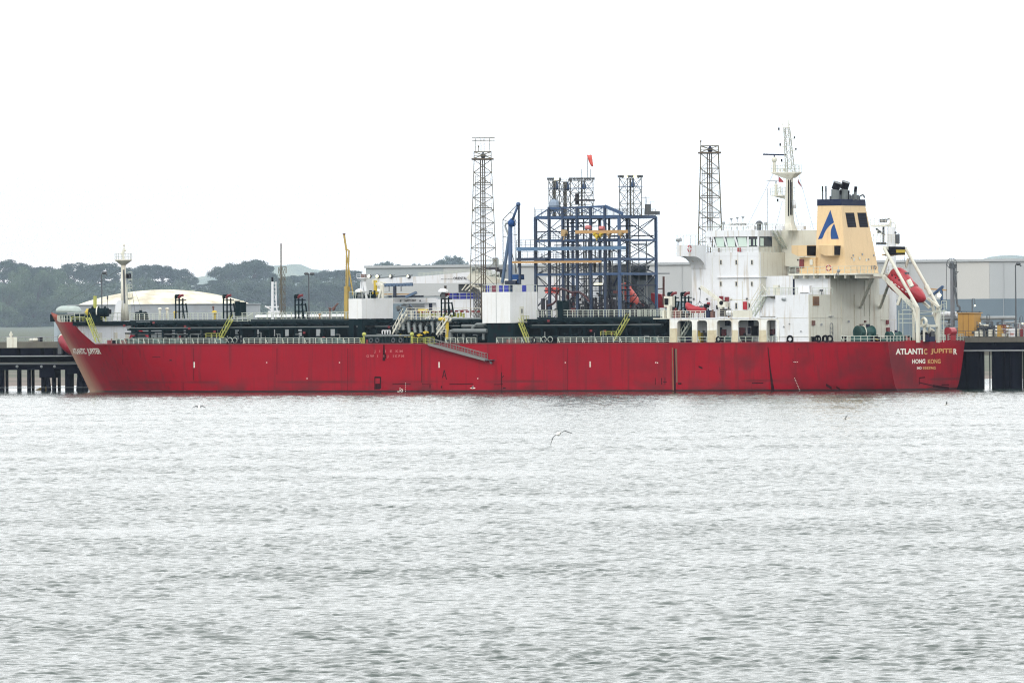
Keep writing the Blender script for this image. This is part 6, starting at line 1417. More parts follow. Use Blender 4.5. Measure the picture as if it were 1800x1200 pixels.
for px, h, w_, m in ((1205, .9, 1.6, M_BLACK), (1196, 1.3, .4, M_BROWN), (1186, 1.2, .3, M_BROWN), (1245, 1.4, .9, M_NAVY), (1253, 1.2, .4, M_BROWN), (1177, 2.4, .5, M_CREAM), (1188, 1.6, .3, M_DRED), (1168, 1.4, .3, M_CREAM)):
    p = S(px, 556, 12); mb = MB(); mb.box((p.x - w_ * .6, 11.5, ZB), (p.x + w_ * .6, 12.5, ZB + h)); mb.tube((p.x, 12, ZB + h), (p.x, 12, ZB + h + .3), .18); mb.build('boat_deck_gear', m, TK)
mb = MB(); p = S(1177, 530, 10); mb.box((p.x - .9, 9.6, p.z - 1), (p.x + .9, 10.6, p.z + 1)); mb.build('control_cabinet', M_CREAM, TK)
mb = MB(); mb.box((p.x - .1, 10.61, p.z - .6), (p.x + .75, 10.7, p.z + .6)); mb.build('cabinet_window', M_BLACK, TK)
# rescue boat resting in its cradle
def rescue_boat():
    c = S(1223, 543, 12.2); L_ = 8.0
    bt = thing('rescue_boat', 'small dark red rescue boat hanging from the crane above the arcade', 'boat', (c.x, c.y, c.z - 1.2))
    rings = []; prof = ((-4.0, .35, .5), (-3.4, .8, .9), (-2, 1.0, 1.0), (0, 1.1, 1.0), (1.6, 1.1, 1.0), (2.6, .95, 1.05), (3.3, .6, .95), (3.8, .2, .6))
    for s, w_, h in prof:
        w_ *= .75; h *= .72; kx = c.x + s * .58; up_ = .3 * max(0, (s - 1.5)) ; top = .55 + (.45 if s > .8 and s < 3.6 else 0)
        rings.append([Vector((kx, c.y + w_ * yy, c.z + zz_ * h + up_)) for yy, zz_ in ((0, -1.1), (.6, -.75), (1, -.1), (1, .15), (.75, top), (0, top + .2), (-.75, top), (-1, .15), (-1, -.1), (-.6, -.75))])
    MB().loft(rings).build('boat_hull', M_RED, bt, True)
    mb = MB(); mb.box((c.x - 2.7, c.y - .4, c.z + .2), (c.x - 2.0, c.y + .4, c.z + .95)); mb.build('outboard_motor', M_BLACK, bt)
    mb = MB(); mb.box((c.x - 1.9, c.y - .6, c.z + .2), (c.x - 1.1, c.y + .6, c.z + .6)); mb.build('helm_console', M_DGREY, bt)
    mb = MB()
    for s in (-1.4, 0, 1.4): mb.bar((c.x + s, c.y - .9, c.z - .8), (c.x + s, c.y - .9, ZB), .12); mb.bar((c.x + s, c.y + .8, c.z - .8), (c.x + s, c.y + .8, ZB), .12)
    mb.build('boat_cradle', M_BROWN, TK)
rescue_boat()
p = S(1285.5, 550, 14.6)
cn = thing('liferaft_canister', 'white drum shaped liferaft canister lying on the boat deck beside the crane', 'liferaft', (p.x, p.y, ZB))
mb = MB(); mb.tube(p + Vector((-.85, 0, 0)), p + Vector((.85, 0, 0)), .55, n=18); mb.build('canister', M_WHITE, cn)
mb = MB()
for s in (-.35, .35): mb.torus(p + Vector((s, 0, 0)), .56, .04, (1, 0, 0), n=18, m=4)
mb.build('strap', M_GREY, cn); mb = MB(); mb.bar((p.x - .6, p.y, ZB), (p.x - .6, p.y, p.z - .4), .2); mb.bar((p.x + .6, p.y, ZB), (p.x + .6, p.y, p.z - .4), .2); mb.build('cradle', M_RUST, cn)
# ---- the big free-fall lifeboat
def lifeboat():
    a = S(1563, 487, 1.6); b = S(1627, 531, 0.3); a.y = 0; b.y = 0
    a = S(1566, 483, 0.0); b = S(1627, 526, 0.0)
    ax = (b - a).normalized(); sd = Vector((0, 1, 0)); up_ = sd.cross(ax).normalized()
    if up_.z < 0: up_ = -up_
    L_ = (b - a).length
    bt = thing('lifeboat', 'large red enclosed lifeboat tilted bow down on the white stern ramp', 'boat', (a.x, 0, b.z - 2))
    rings = []
    for t, w_, hb_, ht in ((-.02, .5, .9, .3), (.02, 1.15, 1.35, .7), (.15, 1.45, 1.65, 1.0), (.4, 1.55, 1.75, 1.05), (.65, 1.45, 1.6, 1.0), (.82, 1.1, 1.25, .85), (.93, .65, .8, .6), (1.0, .15, .3, .25)):
        c = a + ax * (L_ * t) - up_ * .15
        w_ *= 1.25; hb_ *= 1.3; ht *= 1.25
        rings.append([c + sd * (w_ * yy) + up_ * (hb_ * zz_ if zz_ < 0 else ht * zz_) for yy, zz_ in ((0, -1.0), (.55, -.8), (.95, -.25), (1, .1), (.9, .55), (.5, .92), (0, 1.05), (-.5, .92), (-.9, .55), (-1, .1), (-.95, -.25), (-.55, -.8))])
    MB().loft(rings).build('hull', M_RED, bt, True)
    mb = MB(); rg2 = []
    for t, w_, h0, h1 in ((.0, .8, .2, 1.2), (.04, 1.0, .2, 1.6), (.13, 1.1, .2, 1.95), (.27, 1.1, .2, 1.95), (.36, 1.05, .2, 1.65), (.5, .95, .2, 1.3), (.66, .8, .2, 1.1)):
        c = a + ax * (L_ * t); rg2.append([c + sd * (w_ * 1.2 * yy) + up_ * (h0 + (h1 * 1.12 - h0) * zz_) for yy, zz_ in ((1, 0), (.95, .6), (.7, .95), (0, 1.05), (-.7, .95), (-.95, .6), (-1, 0))])
    MB().loft(rg2).build('steering_tower', M_RED, bt, True)
    c = a + ax * (L_ * .31) + up_ * 1.9
    mb = MB(); mb.box(c - Vector((.25, .7, .3)), c + Vector((.15, .7, .3))); mb.build('tower_window', M_DGREY, bt)
    mb = MB()
    for t in (.2, .4, .6):
        for s in (-1, 1): q = a + ax * (L_ * t) + sd * (1.5 * s) + up_ * .15; mb.box(q - Vector((.35, .03, .12)), q + Vector((.35, .03, .12)))
    mb.build('side_window', M_DRED, bt)
    mb = MB(); 
    for s in (-1, 1):
        mb.bar(a + sd * 1.52 * s, a + ax * (L_ * .72) + sd * 1.45 * s, .08); mb.bar(a + ax * L_ * .38 + sd * .8 * s + up_ * 1.0, a + ax * L_ * .8 + sd * .6 * s + up_ * .95, .07)
    mb.build('grab_rail', M_CORAL, bt)
    for k in range(7):
        t = .08 + .1 * k; q = a + ax * (L_ * t) + sd * 1.9 + up_ * -.45; mb = MB(); mb.bar(q, q + ax * .45, .05, .12); mb.build('reflective_mark', M_WHITE, bt)
        if k < 4: q = a + ax * (L_ * (t + .04)) + sd * 1.72 + up_ * .55; mb = MB(); mb.ball(q, .16, ry=.1); mb.build('porthole', M_BLACK, bt)
    mb = MB(); q = a + ax * L_ * .8 + sd * 1.0 + up_ * .3; mb.box(q - Vector((.3, .1, .1)), q + Vector((.3, .1, .15))); mb.build('bow_hatch', M_GREY, bt)
    mb = MB(); q = a - up_ * 1.55; mb.prism([q + ax * .3 + sd * .1, q + ax * L_ * .8 + sd * .1, q + ax * L_ * .7 - up_ * .4 + sd * .1, q + ax * .5 - up_ * .4 + sd * .1], (0, -.2, 0)); mb.build('keel', M_DRED, bt)
lifeboat()
# ================================================================== THE JETTY AND WHAT STANDS ON IT
YJ = -21.0; YJB = -40.0          # front and back edges of the jetty, in the ship's frame
def J(px, py, ys=YJ): return S(px, py, ys)
XJR = J(1900, 600).x; XJL = J(-120, 600).x
ZJ = zat(592, J(1740, 592).x, YJ)
JT = thing('jetty', 'long concrete jetty on dark piles running behind the red tanker', 'jetty', ((XJR + XJL) / 2, YJ, 0))
ZJL = zat(600.5, J(60, 600).x, YJ)
xk = J(160, 600).x; xk2 = J(1690, 600).x
mb = MB(); mb.box((XJR, YJB, ZJ - 1.0), (xk2 + 8, YJ, ZJ)); mb.build('deck_slab', M_CONC, JT)
mb = MB(); mb.box((xk2 + 8.02, YJB, ZJ - 1.3), (xk - 12, YJ - 1, ZJ - .3)); mb.build('deck_slab', M_CONC, JT)
mb = MB(); mb.box((xk - 11.98, YJB, ZJL - 1.25), (XJL, YJ, ZJL)); mb.build('deck_slab', M_CONC, JT)
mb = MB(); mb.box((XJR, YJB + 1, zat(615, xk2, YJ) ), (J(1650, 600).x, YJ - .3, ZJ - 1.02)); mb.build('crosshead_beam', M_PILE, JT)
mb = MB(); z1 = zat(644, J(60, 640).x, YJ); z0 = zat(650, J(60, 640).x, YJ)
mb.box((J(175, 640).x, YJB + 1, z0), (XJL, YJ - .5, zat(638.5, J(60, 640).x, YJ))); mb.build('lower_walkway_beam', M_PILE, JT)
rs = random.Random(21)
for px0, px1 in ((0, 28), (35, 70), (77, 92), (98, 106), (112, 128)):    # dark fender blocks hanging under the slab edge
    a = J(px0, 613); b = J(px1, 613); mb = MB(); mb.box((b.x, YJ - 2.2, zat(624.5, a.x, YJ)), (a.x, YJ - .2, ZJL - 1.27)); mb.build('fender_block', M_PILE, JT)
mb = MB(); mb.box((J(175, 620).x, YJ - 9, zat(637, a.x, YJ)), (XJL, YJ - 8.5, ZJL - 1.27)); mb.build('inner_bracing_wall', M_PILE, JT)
def pile(px, w_, py=650, ys=YJ - 1.5, lean=0, zt=None):
    a = J(px, py, ys); r = w_ / 9.1 / 2; mb = MB(); zt = ZJ - 1.3 if zt is None else zt
    t = J(px - lean, py, ys); mb.tube((a.x, ys, -3), (t.x, ys, zt), r, n=12); mb.build('pile', M_PILE, JT)
zw = zat(645, J(60, 640).x, YJ)
for px, w_ in ((3, 11), (33, 6.5), (51, 7.5), (75.5, 7), (95, 8), (121, 14.5)): pile(px, w_, zt=zw)
for px, w_, ln in ((90, 8, 9), (134, 6, -6), (147, 9, 9), (154, 10, 8)): pile(px, w_, zt=zw, lean=ln)
mb = MB(); a = J(67, 645); b = J(94, 645); mb.box((b.x, YJ - 2.6, zat(664, a.x, YJ)), (a.x, YJ - .4, z0)); mb.build('berthing_frame', M_PILE, JT)
mb = MB(); a = J(116, 645); b = J(152, 645); mb.box((b.x, YJ - 2.6, zat(656.5, a.x, YJ)), (a.x, YJ - .4, z0)); mb.build('berthing_frame', M_PILE, JT)
for px, w_ in ((1690, 20), (1711, 24), (1726, 9), (1755, 23), (1771, 9), (1786, 22), (1822, 24), (1860, 20)): pile(px, w_, zt=ZJ - 1.0)
for i in range(25): pile(205 + i * 57, 12, ys=YJ - 6)
for i in range(9): pile(12 + i * 23, 6, ys=YJ - 15, zt=zw)
for px, w_ in ((1740, 2), (1802, 8), (1700, 8), (1720, 6), (1779, 9)): pile(px, w_, ys=YJ - 15)
def jpipe(py, px0, px1, r, m, nm, ys=YJ + .2):
    a = J(px0, py, ys); b = J(px1, py, ys); mb = MB(); z = J((px0 + px1) / 2, py, ys).z; mb.tube((a.x, ys, z), (b.x, ys, z), r, n=8); mb.build(nm, m, JT)
jpipe(626, -100, 137, .13, M_GREY, 'service_pipe'); jpipe(640, -100, 142, .14, M_DGREY, 'service_pipe'); jpipe(681, -100, 160, .07, M_DGREY, 'mooring_boom')
jpipe(616, 1680, 1900, .14, M_GREY, 'service_pipe')
for px in (30, 73, 96, 139): mb = MB(); p = J(px, 644, YJ); mb.ball(p, .3); mb.build('pipe_bracket', M_GREY, JT)
mb = MB(); a = J(-100, 599, YJ - .3); b = J(105, 599, YJ - .3); z = ZJL
mb.rail([(a.x, YJ - .3, z), (b.x, YJ - .3, z)], .95, 1.7, .09, 2); mb.bar((a.x, YJ - .3, z + .98), (b.x, YJ - .3, z + .98), .22, .18); mb.build('jetty_rail', M_GREY, JT)
# bigger pipes over the right part
for py, px0, px1, r, m in ((559, 1646, 1786, .36, M_GREY), (552, 1640, 1681, .5, M_WHITE), (546.5, 1600, 1662, .12, M_GREY)):
    ys = YJ - 6; jpipe(py, px0, px1, r, m, 'cargo_line', ys)
mb = MB()
for px in (1668, 1703, 1716, 1737, 1762, 1784): p = J(px, 561, YJ - 6); mb.bar((p.x, YJ - 6, ZJ), (p.x, YJ - 6, p.z), .28)
mb.build('pipe_trestle', M_DGREY, JT)
mb = MB(); a = J(1684, 549, YJ - 8); b = J(1726, 549, YJ - 8); mb.rail([(J(1650, 578, YJ - .5).x, YJ - .5, ZJ), (XJR, YJ - .5, ZJ)], 1.15, 1.9, .07, 2)
for px in (1690, 1699, 1709, 1722): p = J(px, 547, YJ - 8); mb.bar((p.x, YJ - 8, ZJ), p, .12)
mb.bar(J(1684, 547, YJ - 8), J(1724, 548, YJ - 8), .12); mb.bar(J(1684, 577, YJ - 4), J(1716, 577, YJ - 4), .1); mb.bar(J(1684, 583, YJ - 4), J(1716, 583, YJ - 4), .1); mb.build('walkway_rail', M_DGREY, JT)
def jone(px0, px1, py0, py1, ys, dep, m, name, label, cat, group=None, parts=()):
    a = J(px0, py1, ys); b = J(px1, py1, ys); zt = J(px0, py0, ys).z; base = ((a.x + b.x) / 2, ys - dep / 2, a.z)
    t = thing(name, label, cat, base, group=group); mb = MB(); mb.box((b.x, ys - dep, a.z), (a.x, ys, zt)); return t, mb, a, b, zt
# ochre kiosk
t, mb, a, b, zt = jone(1684, 1712, 551, 590.5, YJ - 3, 3, M_OCHRE, 'switch_house', 'tall ochre yellow cabinet standing on the jetty right of the tanker', 'cabinet'); mb.build('body', M_OCHRE, t)
mb = MB(); mb.box((b.x - .2, YJ - 6.2, zt), (a.x + .2, YJ - 2.8, zt + .18)); mb.build('roof', M_ORANGE, t)
mb = MB()
for f in (.33, .66): x = lerp(a.x, b.x, f); mb.bar((x, YJ - 2.98, a.z), (x, YJ - 2.98, zt), .06)
mb.build('door_seam', M_RUST, t)
t, mb, a, b, zt = jone(1753, 1767.5, 571, 592, YJ - 2, 2, M_OCHRE, 'pump_cabinet', 'smaller dull yellow cabinet between the valves on the right part of the jetty', 'cabinet'); mb.build('body', mat('dull_ochre', (.42, .26, .06), .6, .15), t)
mb = MB(); mb.box((b.x - .15, YJ - 4.1, zt), (a.x + .15, YJ - 1.9, zt + .12)); mb.build('roof', M_DGREY, t)
mb = MB()
for s in (a.x + .25, b.x - .25): 
    for k in range(3): z = lerp(a.z, zt, .25 + .28 * k); mb.box((s - .2, YJ - 2.5, z), (s + .2, YJ - 2.1, z + .35))
mb.build('hinge_bracket', M_WHITE, t)
t, mb, a, b, zt = jone(1773, 1784, 577.5, 593, YJ - 1, .12, M_WHITE, 'notice_board', 'white notice board with blurred red writing at the foot of the right lamp post', 'sign'); mb.build('panel', M_WHITE, t)
mb = MB(); mb.box((lerp(a.x, b.x, .82), YJ - .99, lerp(a.z, zt, .28)), (lerp(a.x, b.x, .2), YJ - .97, lerp(a.z, zt, .5))); mb.build('red_writing', mat('faded_red_print', (.5, .22, .18), .6, .4, (.7, .65, .6), scale=4), t)
mb = MB(); mb.box((b.x - .1, YJ - 1.05, a.z - .6), (a.x + .1, YJ - .9, a.z)); mb.build('foot', M_CREAM, t)
t, mb, a, b, zt = jone(1791, 1808, 578, 592, YJ - 1.5, 2, M_DRED, 'red_container', 'dark red bin cut by the right edge of the picture', 'bin'); mb.build('body', M_DRED, t)
mb = MB()
for k in range(3): x = lerp(a.x, b.x, .1 + .4 * k); mb.box((x - .06, YJ - 1.49, a.z), (x + .06, YJ - 1.42, zt))
mb.build('side_rib', M_GREY, t)
# valve groups on the right
def valves(px0, px1, n, seed, label, m1, m2):
    rs = random.Random(seed); a = J(px0, 590, YJ - 3); b = J(px1, 590, YJ - 3); t = thing('pipe_manifold', label, 'pipework', ((a.x + b.x) / 2, YJ - 3, ZJ)); mb = MB(); m2b = MB(); m3 = MB()
    for i in range(n):
        x = lerp(a.x, b.x, (i + rs.random()) / n); y = YJ - rs.uniform(1.5, 5); h = rs.uniform(.8, 3.0); mb.tube((x, y, ZJ), (x, y, ZJ + h), rs.uniform(.08, .24), n=7)
        if rs.random() < .7: mb.tube((x, y, ZJ + h), (x + rs.choice((-1, 1)) * rs.uniform(.6, 2), y, ZJ + h), rs.uniform(.08, .2), n=7)
        if rs.random() < .5: m2b.torus((x, y + .3, ZJ + h * .7), .3, .06, (0, 1, 0), n=10, m=4)
        if rs.random() < .4: m3.box((x - .4, y, ZJ + .1), (x + .3, y + .4, ZJ + rs.uniform(.5, 1.5)))
    mb.build('pipes', m1, t); m2b.build('valve_wheels', m2, t); m3.build('valve_bodies', M_CREAM, t)
valves(1718, 1752, 26, 3, 'tangle of green grey pipes and valves between the two yellow cabinets', M_DGREY, M_DBLUE); valves(1764, 1800, 22, 5, 'pale pipes and valves behind the white notice board', M_GREY, M_DRED); valves(1648, 1684, 14, 8, 'grey pipes and valves left of the tall ochre cabinet', M_GREY, M_DGREY)
mb = MB(); mb.pipe([J(1722, 567, YJ - 3), J(1724, 572, YJ - 3), J(1738, 572, YJ - 3)], .22); one(mb, 'bent_pipe', 'short cream bent pipe end above the tangled valves', 'pipe', M_CREAM, J(1722, 572, YJ - 3))
# red fender and grey dolphin seen past the bow
p = J(122, 606, YJ + 1.5); t = thing('fender', 'bulging red fender hanging between the jetty end and the tanker bow', 'fender', p)
q0 = J(107, 592, YJ + 1.5); q1 = J(134, 619, YJ + 1.5); rings = []
for k, (f, r) in enumerate(((0, .5), (.06, 1.05), (.3, 1.45), (.6, 1.5), (.9, 1.3), (1.0, .5))):
    c = q0.lerp(q1, f); d = (q1 - q0).normalized(); u = Vector((0, 1, 0)); v = d.cross(u).normalized(); rings.append([c + (u * math.cos(a) + v * math.sin(a)) * r * 1.0 for a in [2 * math.pi * i / 16 for i in range(16)]])
MB().loft(rings).build('body', mat('fender_red', (.24, .006, .02), .4, .05), t, True)
mb = MB(); mb.tube(q0, q0 - (q1 - q0).normalized() * .25, .6, .5, n=14); mb.build('end_flange', M_CREAM, t); mb = MB(); mb.box((J(104, 600).x - .8, YJ - .2, zat(622, q0.x, YJ)), (J(104, 600).x + .1, YJ + .4, zat(589, q0.x, YJ))); mb.build('hanger_post', M_DGREY, t)
mb = MB(); b0 = J(100.5, 600, YJ - 4); t0 = J(100.5, 556, YJ - 4); mb.tube((b0.x, b0.y, ZJL), t0, .62, n=14); c = one(mb, 'vent_column', 'pale grey upright cylinder on the jetty just left of the bow', 'column', mat('pale_blue_grey_steel', (.3, .36, .4), .6, .1), (b0.x, b0.y, ZJL))
# left jetty sign and small objects
a = J(12, 592.5, YJ + .1); b = J(30, 611, YJ + .1); t = thing('jetty_sign', 'pale rectangular sign board topped by a small diamond on the left jetty', 'sign', (a.x, YJ, b.z))
mb = MB(); mb.box((b.x, YJ + .05, b.z), (a.x, YJ + .15, a.z)); mb.build('board', M_CREAM, t)
mb = MB(); c = J(19, 588, YJ + .1); mb.prism([c + Vector((0, 0, .75)), c + Vector((.45, 0, 0)), c - Vector((0, 0, .75)), c - Vector((.45, 0, 0))], (0, -.08, 0)); mb.bar(c, (c.x, c.y, a.z), .08); mb.build('diamond_mark', M_CREAM, t)
p = J(60, 600, YJ - 5); t = thing('inflatable_dinghy', 'small cream dinghy with dark gear lying on the left end of the jetty', 'boat', (p.x, p.y, ZJL))
mb = MB(); rings = []
for s, w_, h in ((-1.2, .15, .3), (-.9, .5, .5), (0, .7, .6), (.8, .7, .6), (1.1, .5, .55)): rings.append([Vector((p.x - s * 1.0, p.y + w_ * math.cos(q), ZJL + .35 + h * .6 * math.sin(q))) for q in [2 * math.pi * i / 10 for i in range(10)]])
mb.loft(rings); mb.build('hull', M_CREAM, t, True); mb = MB(); mb.box((p.x - 1.9, p.y - .3, ZJL), (p.x - 1.2, p.y + .3, ZJL + .9)); mb.bar((p.x - 1.2, p.y, ZJL + 1), (p.x - .5, p.y, ZJL + .4), .14); mb.build('outboard', M_BLACK, t)
p = J(71, 678, YJ - 7); mb = MB(); mb.tube((p.x + 1.2, p.y, .15), (p.x - 1.0, p.y, .4), .08, .5, n=10); mb.ball((p.x - 1.1, p.y, .35), .55); one(mb, 'mooring_buoy', 'yellow brown buoy floating between the left jetty piles', 'buoy', mat('weathered_yellow', (.35, .25, .08), .6, .3), (p.x, p.y, 0))

# ---- lamp posts
def lamp(px, pyt, pyb, ys, label, kind, zb=None):
    t0 = J(px, pyt, ys); b0 = J(px, pyb, ys); zb = ZJ if zb is None else zb
    t = thing('lamp_post', label, 'lamp post', (b0.x, ys, zb), group='lamp posts along the jetty')
    mb = MB(); mb.tube((b0.x, ys, zb), (b0.x, ys, t0.z), .16, .11, n=8); mb.build('pole', M_DGREY, t)
    mb = MB()
    if kind == 'one':
        mb.bar((b0.x, ys, t0.z), J(px + 4, pyt - 2.5, ys), .14); c = J(px + 4, pyt - 2.5, ys); mb.ball(c, .5, rz=.35); mb.ball(J(px + 8, pyt + 1, ys), .18)
    if kind == 'two':
        for s in (-1, 1): c = J(px + 5 * s, pyt, ys); mb.bar((b0.x, ys, t0.z - .4), c, .12); mb.ball(c, .5, rz=.3)
    if kind == 'hook':
        for k in range(6): a0 = math.pi * k / 6; a1 = math.pi * (k + 1) / 6; r = .28; mb.bar((b0.x - r + r * math.cos(a0), ys, t0.z + r * math.sin(a0)), (b0.x - r + r * math.cos(a1), ys, t0.z + r * math.sin(a1)), .07)
        mb.bar((b0.x - 2 * r, ys, t0.z), (b0.x - 2 * r, ys, t0.z - 1.0), .07)
    mb.build('lamp_head', M_DGREY, t)
    if kind == 'hook': m2 = MB(); m2.ball((b0.x - .56, ys, t0.z - 1.1), .16); m2.build('bulb', M_LAMP, t)
lamp(179.5, 482, 600, YJ - 6, 'dark single headed lamp post seen behind the bow mast', 'one'); lamp(543.5, 481, 600, YJ - 8, 'tall twin headed lamp post in front of the trees', 'two'); lamp(1786, 466, 592, YJ - 2, 'tall single headed lamp post at the right edge of the jetty', 'one')
lamp(1709, 527, 548, YJ - 8, 'short hooked lamp above the ochre cabinet', 'hook'); lamp(1735, 555, 592, YJ - 4, 'small hooked lamp over the tangled valves with its bulb lit', 'hook'); lamp(1793, 558, 592, YJ - 3, 'small hooked lamp right of the tall right hand lamp post', 'hook')
# ---- lattice towers
def lat_tower(cx, wb, wt, pyb, pyt, ys, label, lev, ztop_px, crown):
    c = SHIP @ J(cx, 500, ys); Y = c.y
    z0 = (SHIP @ J(cx, pyb, ys)).z; z1 = (SHIP @ J(cx, pyt, ys)).z; zb = ZJ
    t = thing('lattice_tower', label, 'tower', (c.x, c.y, zb), None, 'tall lattice towers on the jetty')
    w0 = wb * Y / FOC; w1 = wt * Y / FOC; mb = MB(); wbase = w0 + (w0 - w1) * (z0 - zb) / (z1 - z0) * .3
    mb.lattice((c.x, c.y), z0, z1, w0, w1, lev, .14, .085); mb.lattice((c.x, c.y), zb, z0, wbase, w0, 3, .14, .085); mb.build('lattice', M_LATT, t)
    mb = MB()
    for dx in (-.45, 0, .4): mb.tube((c.x + dx, c.y, zb), (c.x + dx, c.y, z1), .13, n=6)
    for k in range(int((z1 - zb) / 1.2)): z = zb + 1.2 * k; mb.bar((c.x - .45, c.y, z), (c.x + .4, c.y, z), .08)
    mb.build('riser_pipes', M_BROWN2, t)
    mb = MB(); mb.bar((c.x - w0 * .22, c.y - .3, zb), (c.x - w1 * .28, c.y - .3, z1 - 3), .08); mb.bar((c.x - w0 * .22 - .5, c.y - .3, zb), (c.x - w1 * .28 - .5, c.y - .3, z1 - 3), .08)
    k = 0; z = zb
    while z < z1 - 3: f = (z - zb) / (z1 - 3 - zb); x = c.x - lerp(w0 * .22, w1 * .28, f); mb.bar((x, c.y - .3, z), (x - .5, c.y - .3, z), .06); z += .7
    mb.build('ladder', M_LATT, t)
    for f in (.27, .52, .77):
        z = lerp(z0, z1, f); h = lerp(w0, w1, f) * .42; mb = MB(); mb.box((c.x - h, c.y - h, z), (c.x + h, c.y + h, z + .12)); mb.rail([(c.x - h * .3, c.y - h, z), (c.x + h, c.y - h, z)], .9, 1, .06, 2); mb.build('rest_platform', M_LATT, t)
    mb = MB(); h = w1 / 2 + .5; mb.box((c.x - h, c.y - h, z1), (c.x + h, c.y + h, z1 + .3)); mb.build('top_platform', M_BROWN2, t)
    mb = MB(); zc = (SHIP @ J(cx, ztop_px, ys)).z; mb.lattice((c.x, c.y), z1 + .3, zc, w1, w1, 1, .16, .12); mb.bar((c.x - w1 / 2, c.y - w1 / 2, (z1 + zc) / 2), (c.x + w1 / 2, c.y - w1 / 2, (z1 + zc) / 2), .1)
    if crown:
        z2 = (SHIP @ J(cx, 247, ys)).z; z3 = (SHIP @ J(cx, 242.5, ys)).z
        for dx in (-w1 * .42, -.3, .3, w1 * .42): mb.bar((c.x + dx, c.y, zc), (c.x + dx, c.y, z3), .12)
        for z in (z2, z3): mb.bar((c.x - w1 * .62, c.y, z), (c.x + w1 * .72, c.y, z), .16)
        mb.bar((c.x - .8, c.y, zc), (c.x - .8, c.y, zc + 1.0), .14); mb.ball((c.x - .8, c.y, zc + 1.1), .2)
    else:
        mb.bar((c.x - w1 / 2, c.y, zc), (c.x - w1 / 2, c.y, zc + .9), .14); mb.ball((c.x - w1 / 2, c.y, zc + .9), .2)
    mb.build('head_frame', M_LATT, t)
    mb = MB(); mb.ball((c.x + .1, c.y - .5, (z1 + zc) / 2), .55); mb.bar((c.x + .1, c.y, z1), (c.x + .1, c.y, zc), .4); mb.build('water_cannon', M_DGREY if crown else M_NAVY, t)
M_BROWN2 = mat('rusty_brown_steel', (0.09, 0.07, 0.05), 0.7, 0.2)
lat_tower(850, 44.5, 30, 458, 281, YJ - 12, 'tall latticed steel tower with an antenna frame on top, left of the blue gantry', 8, 267, True)
lat_tower(1249, 42, 31, 425, 270, YJ - 10, 'tall latticed steel tower rising behind the white bridge', 6, 256.5, False)

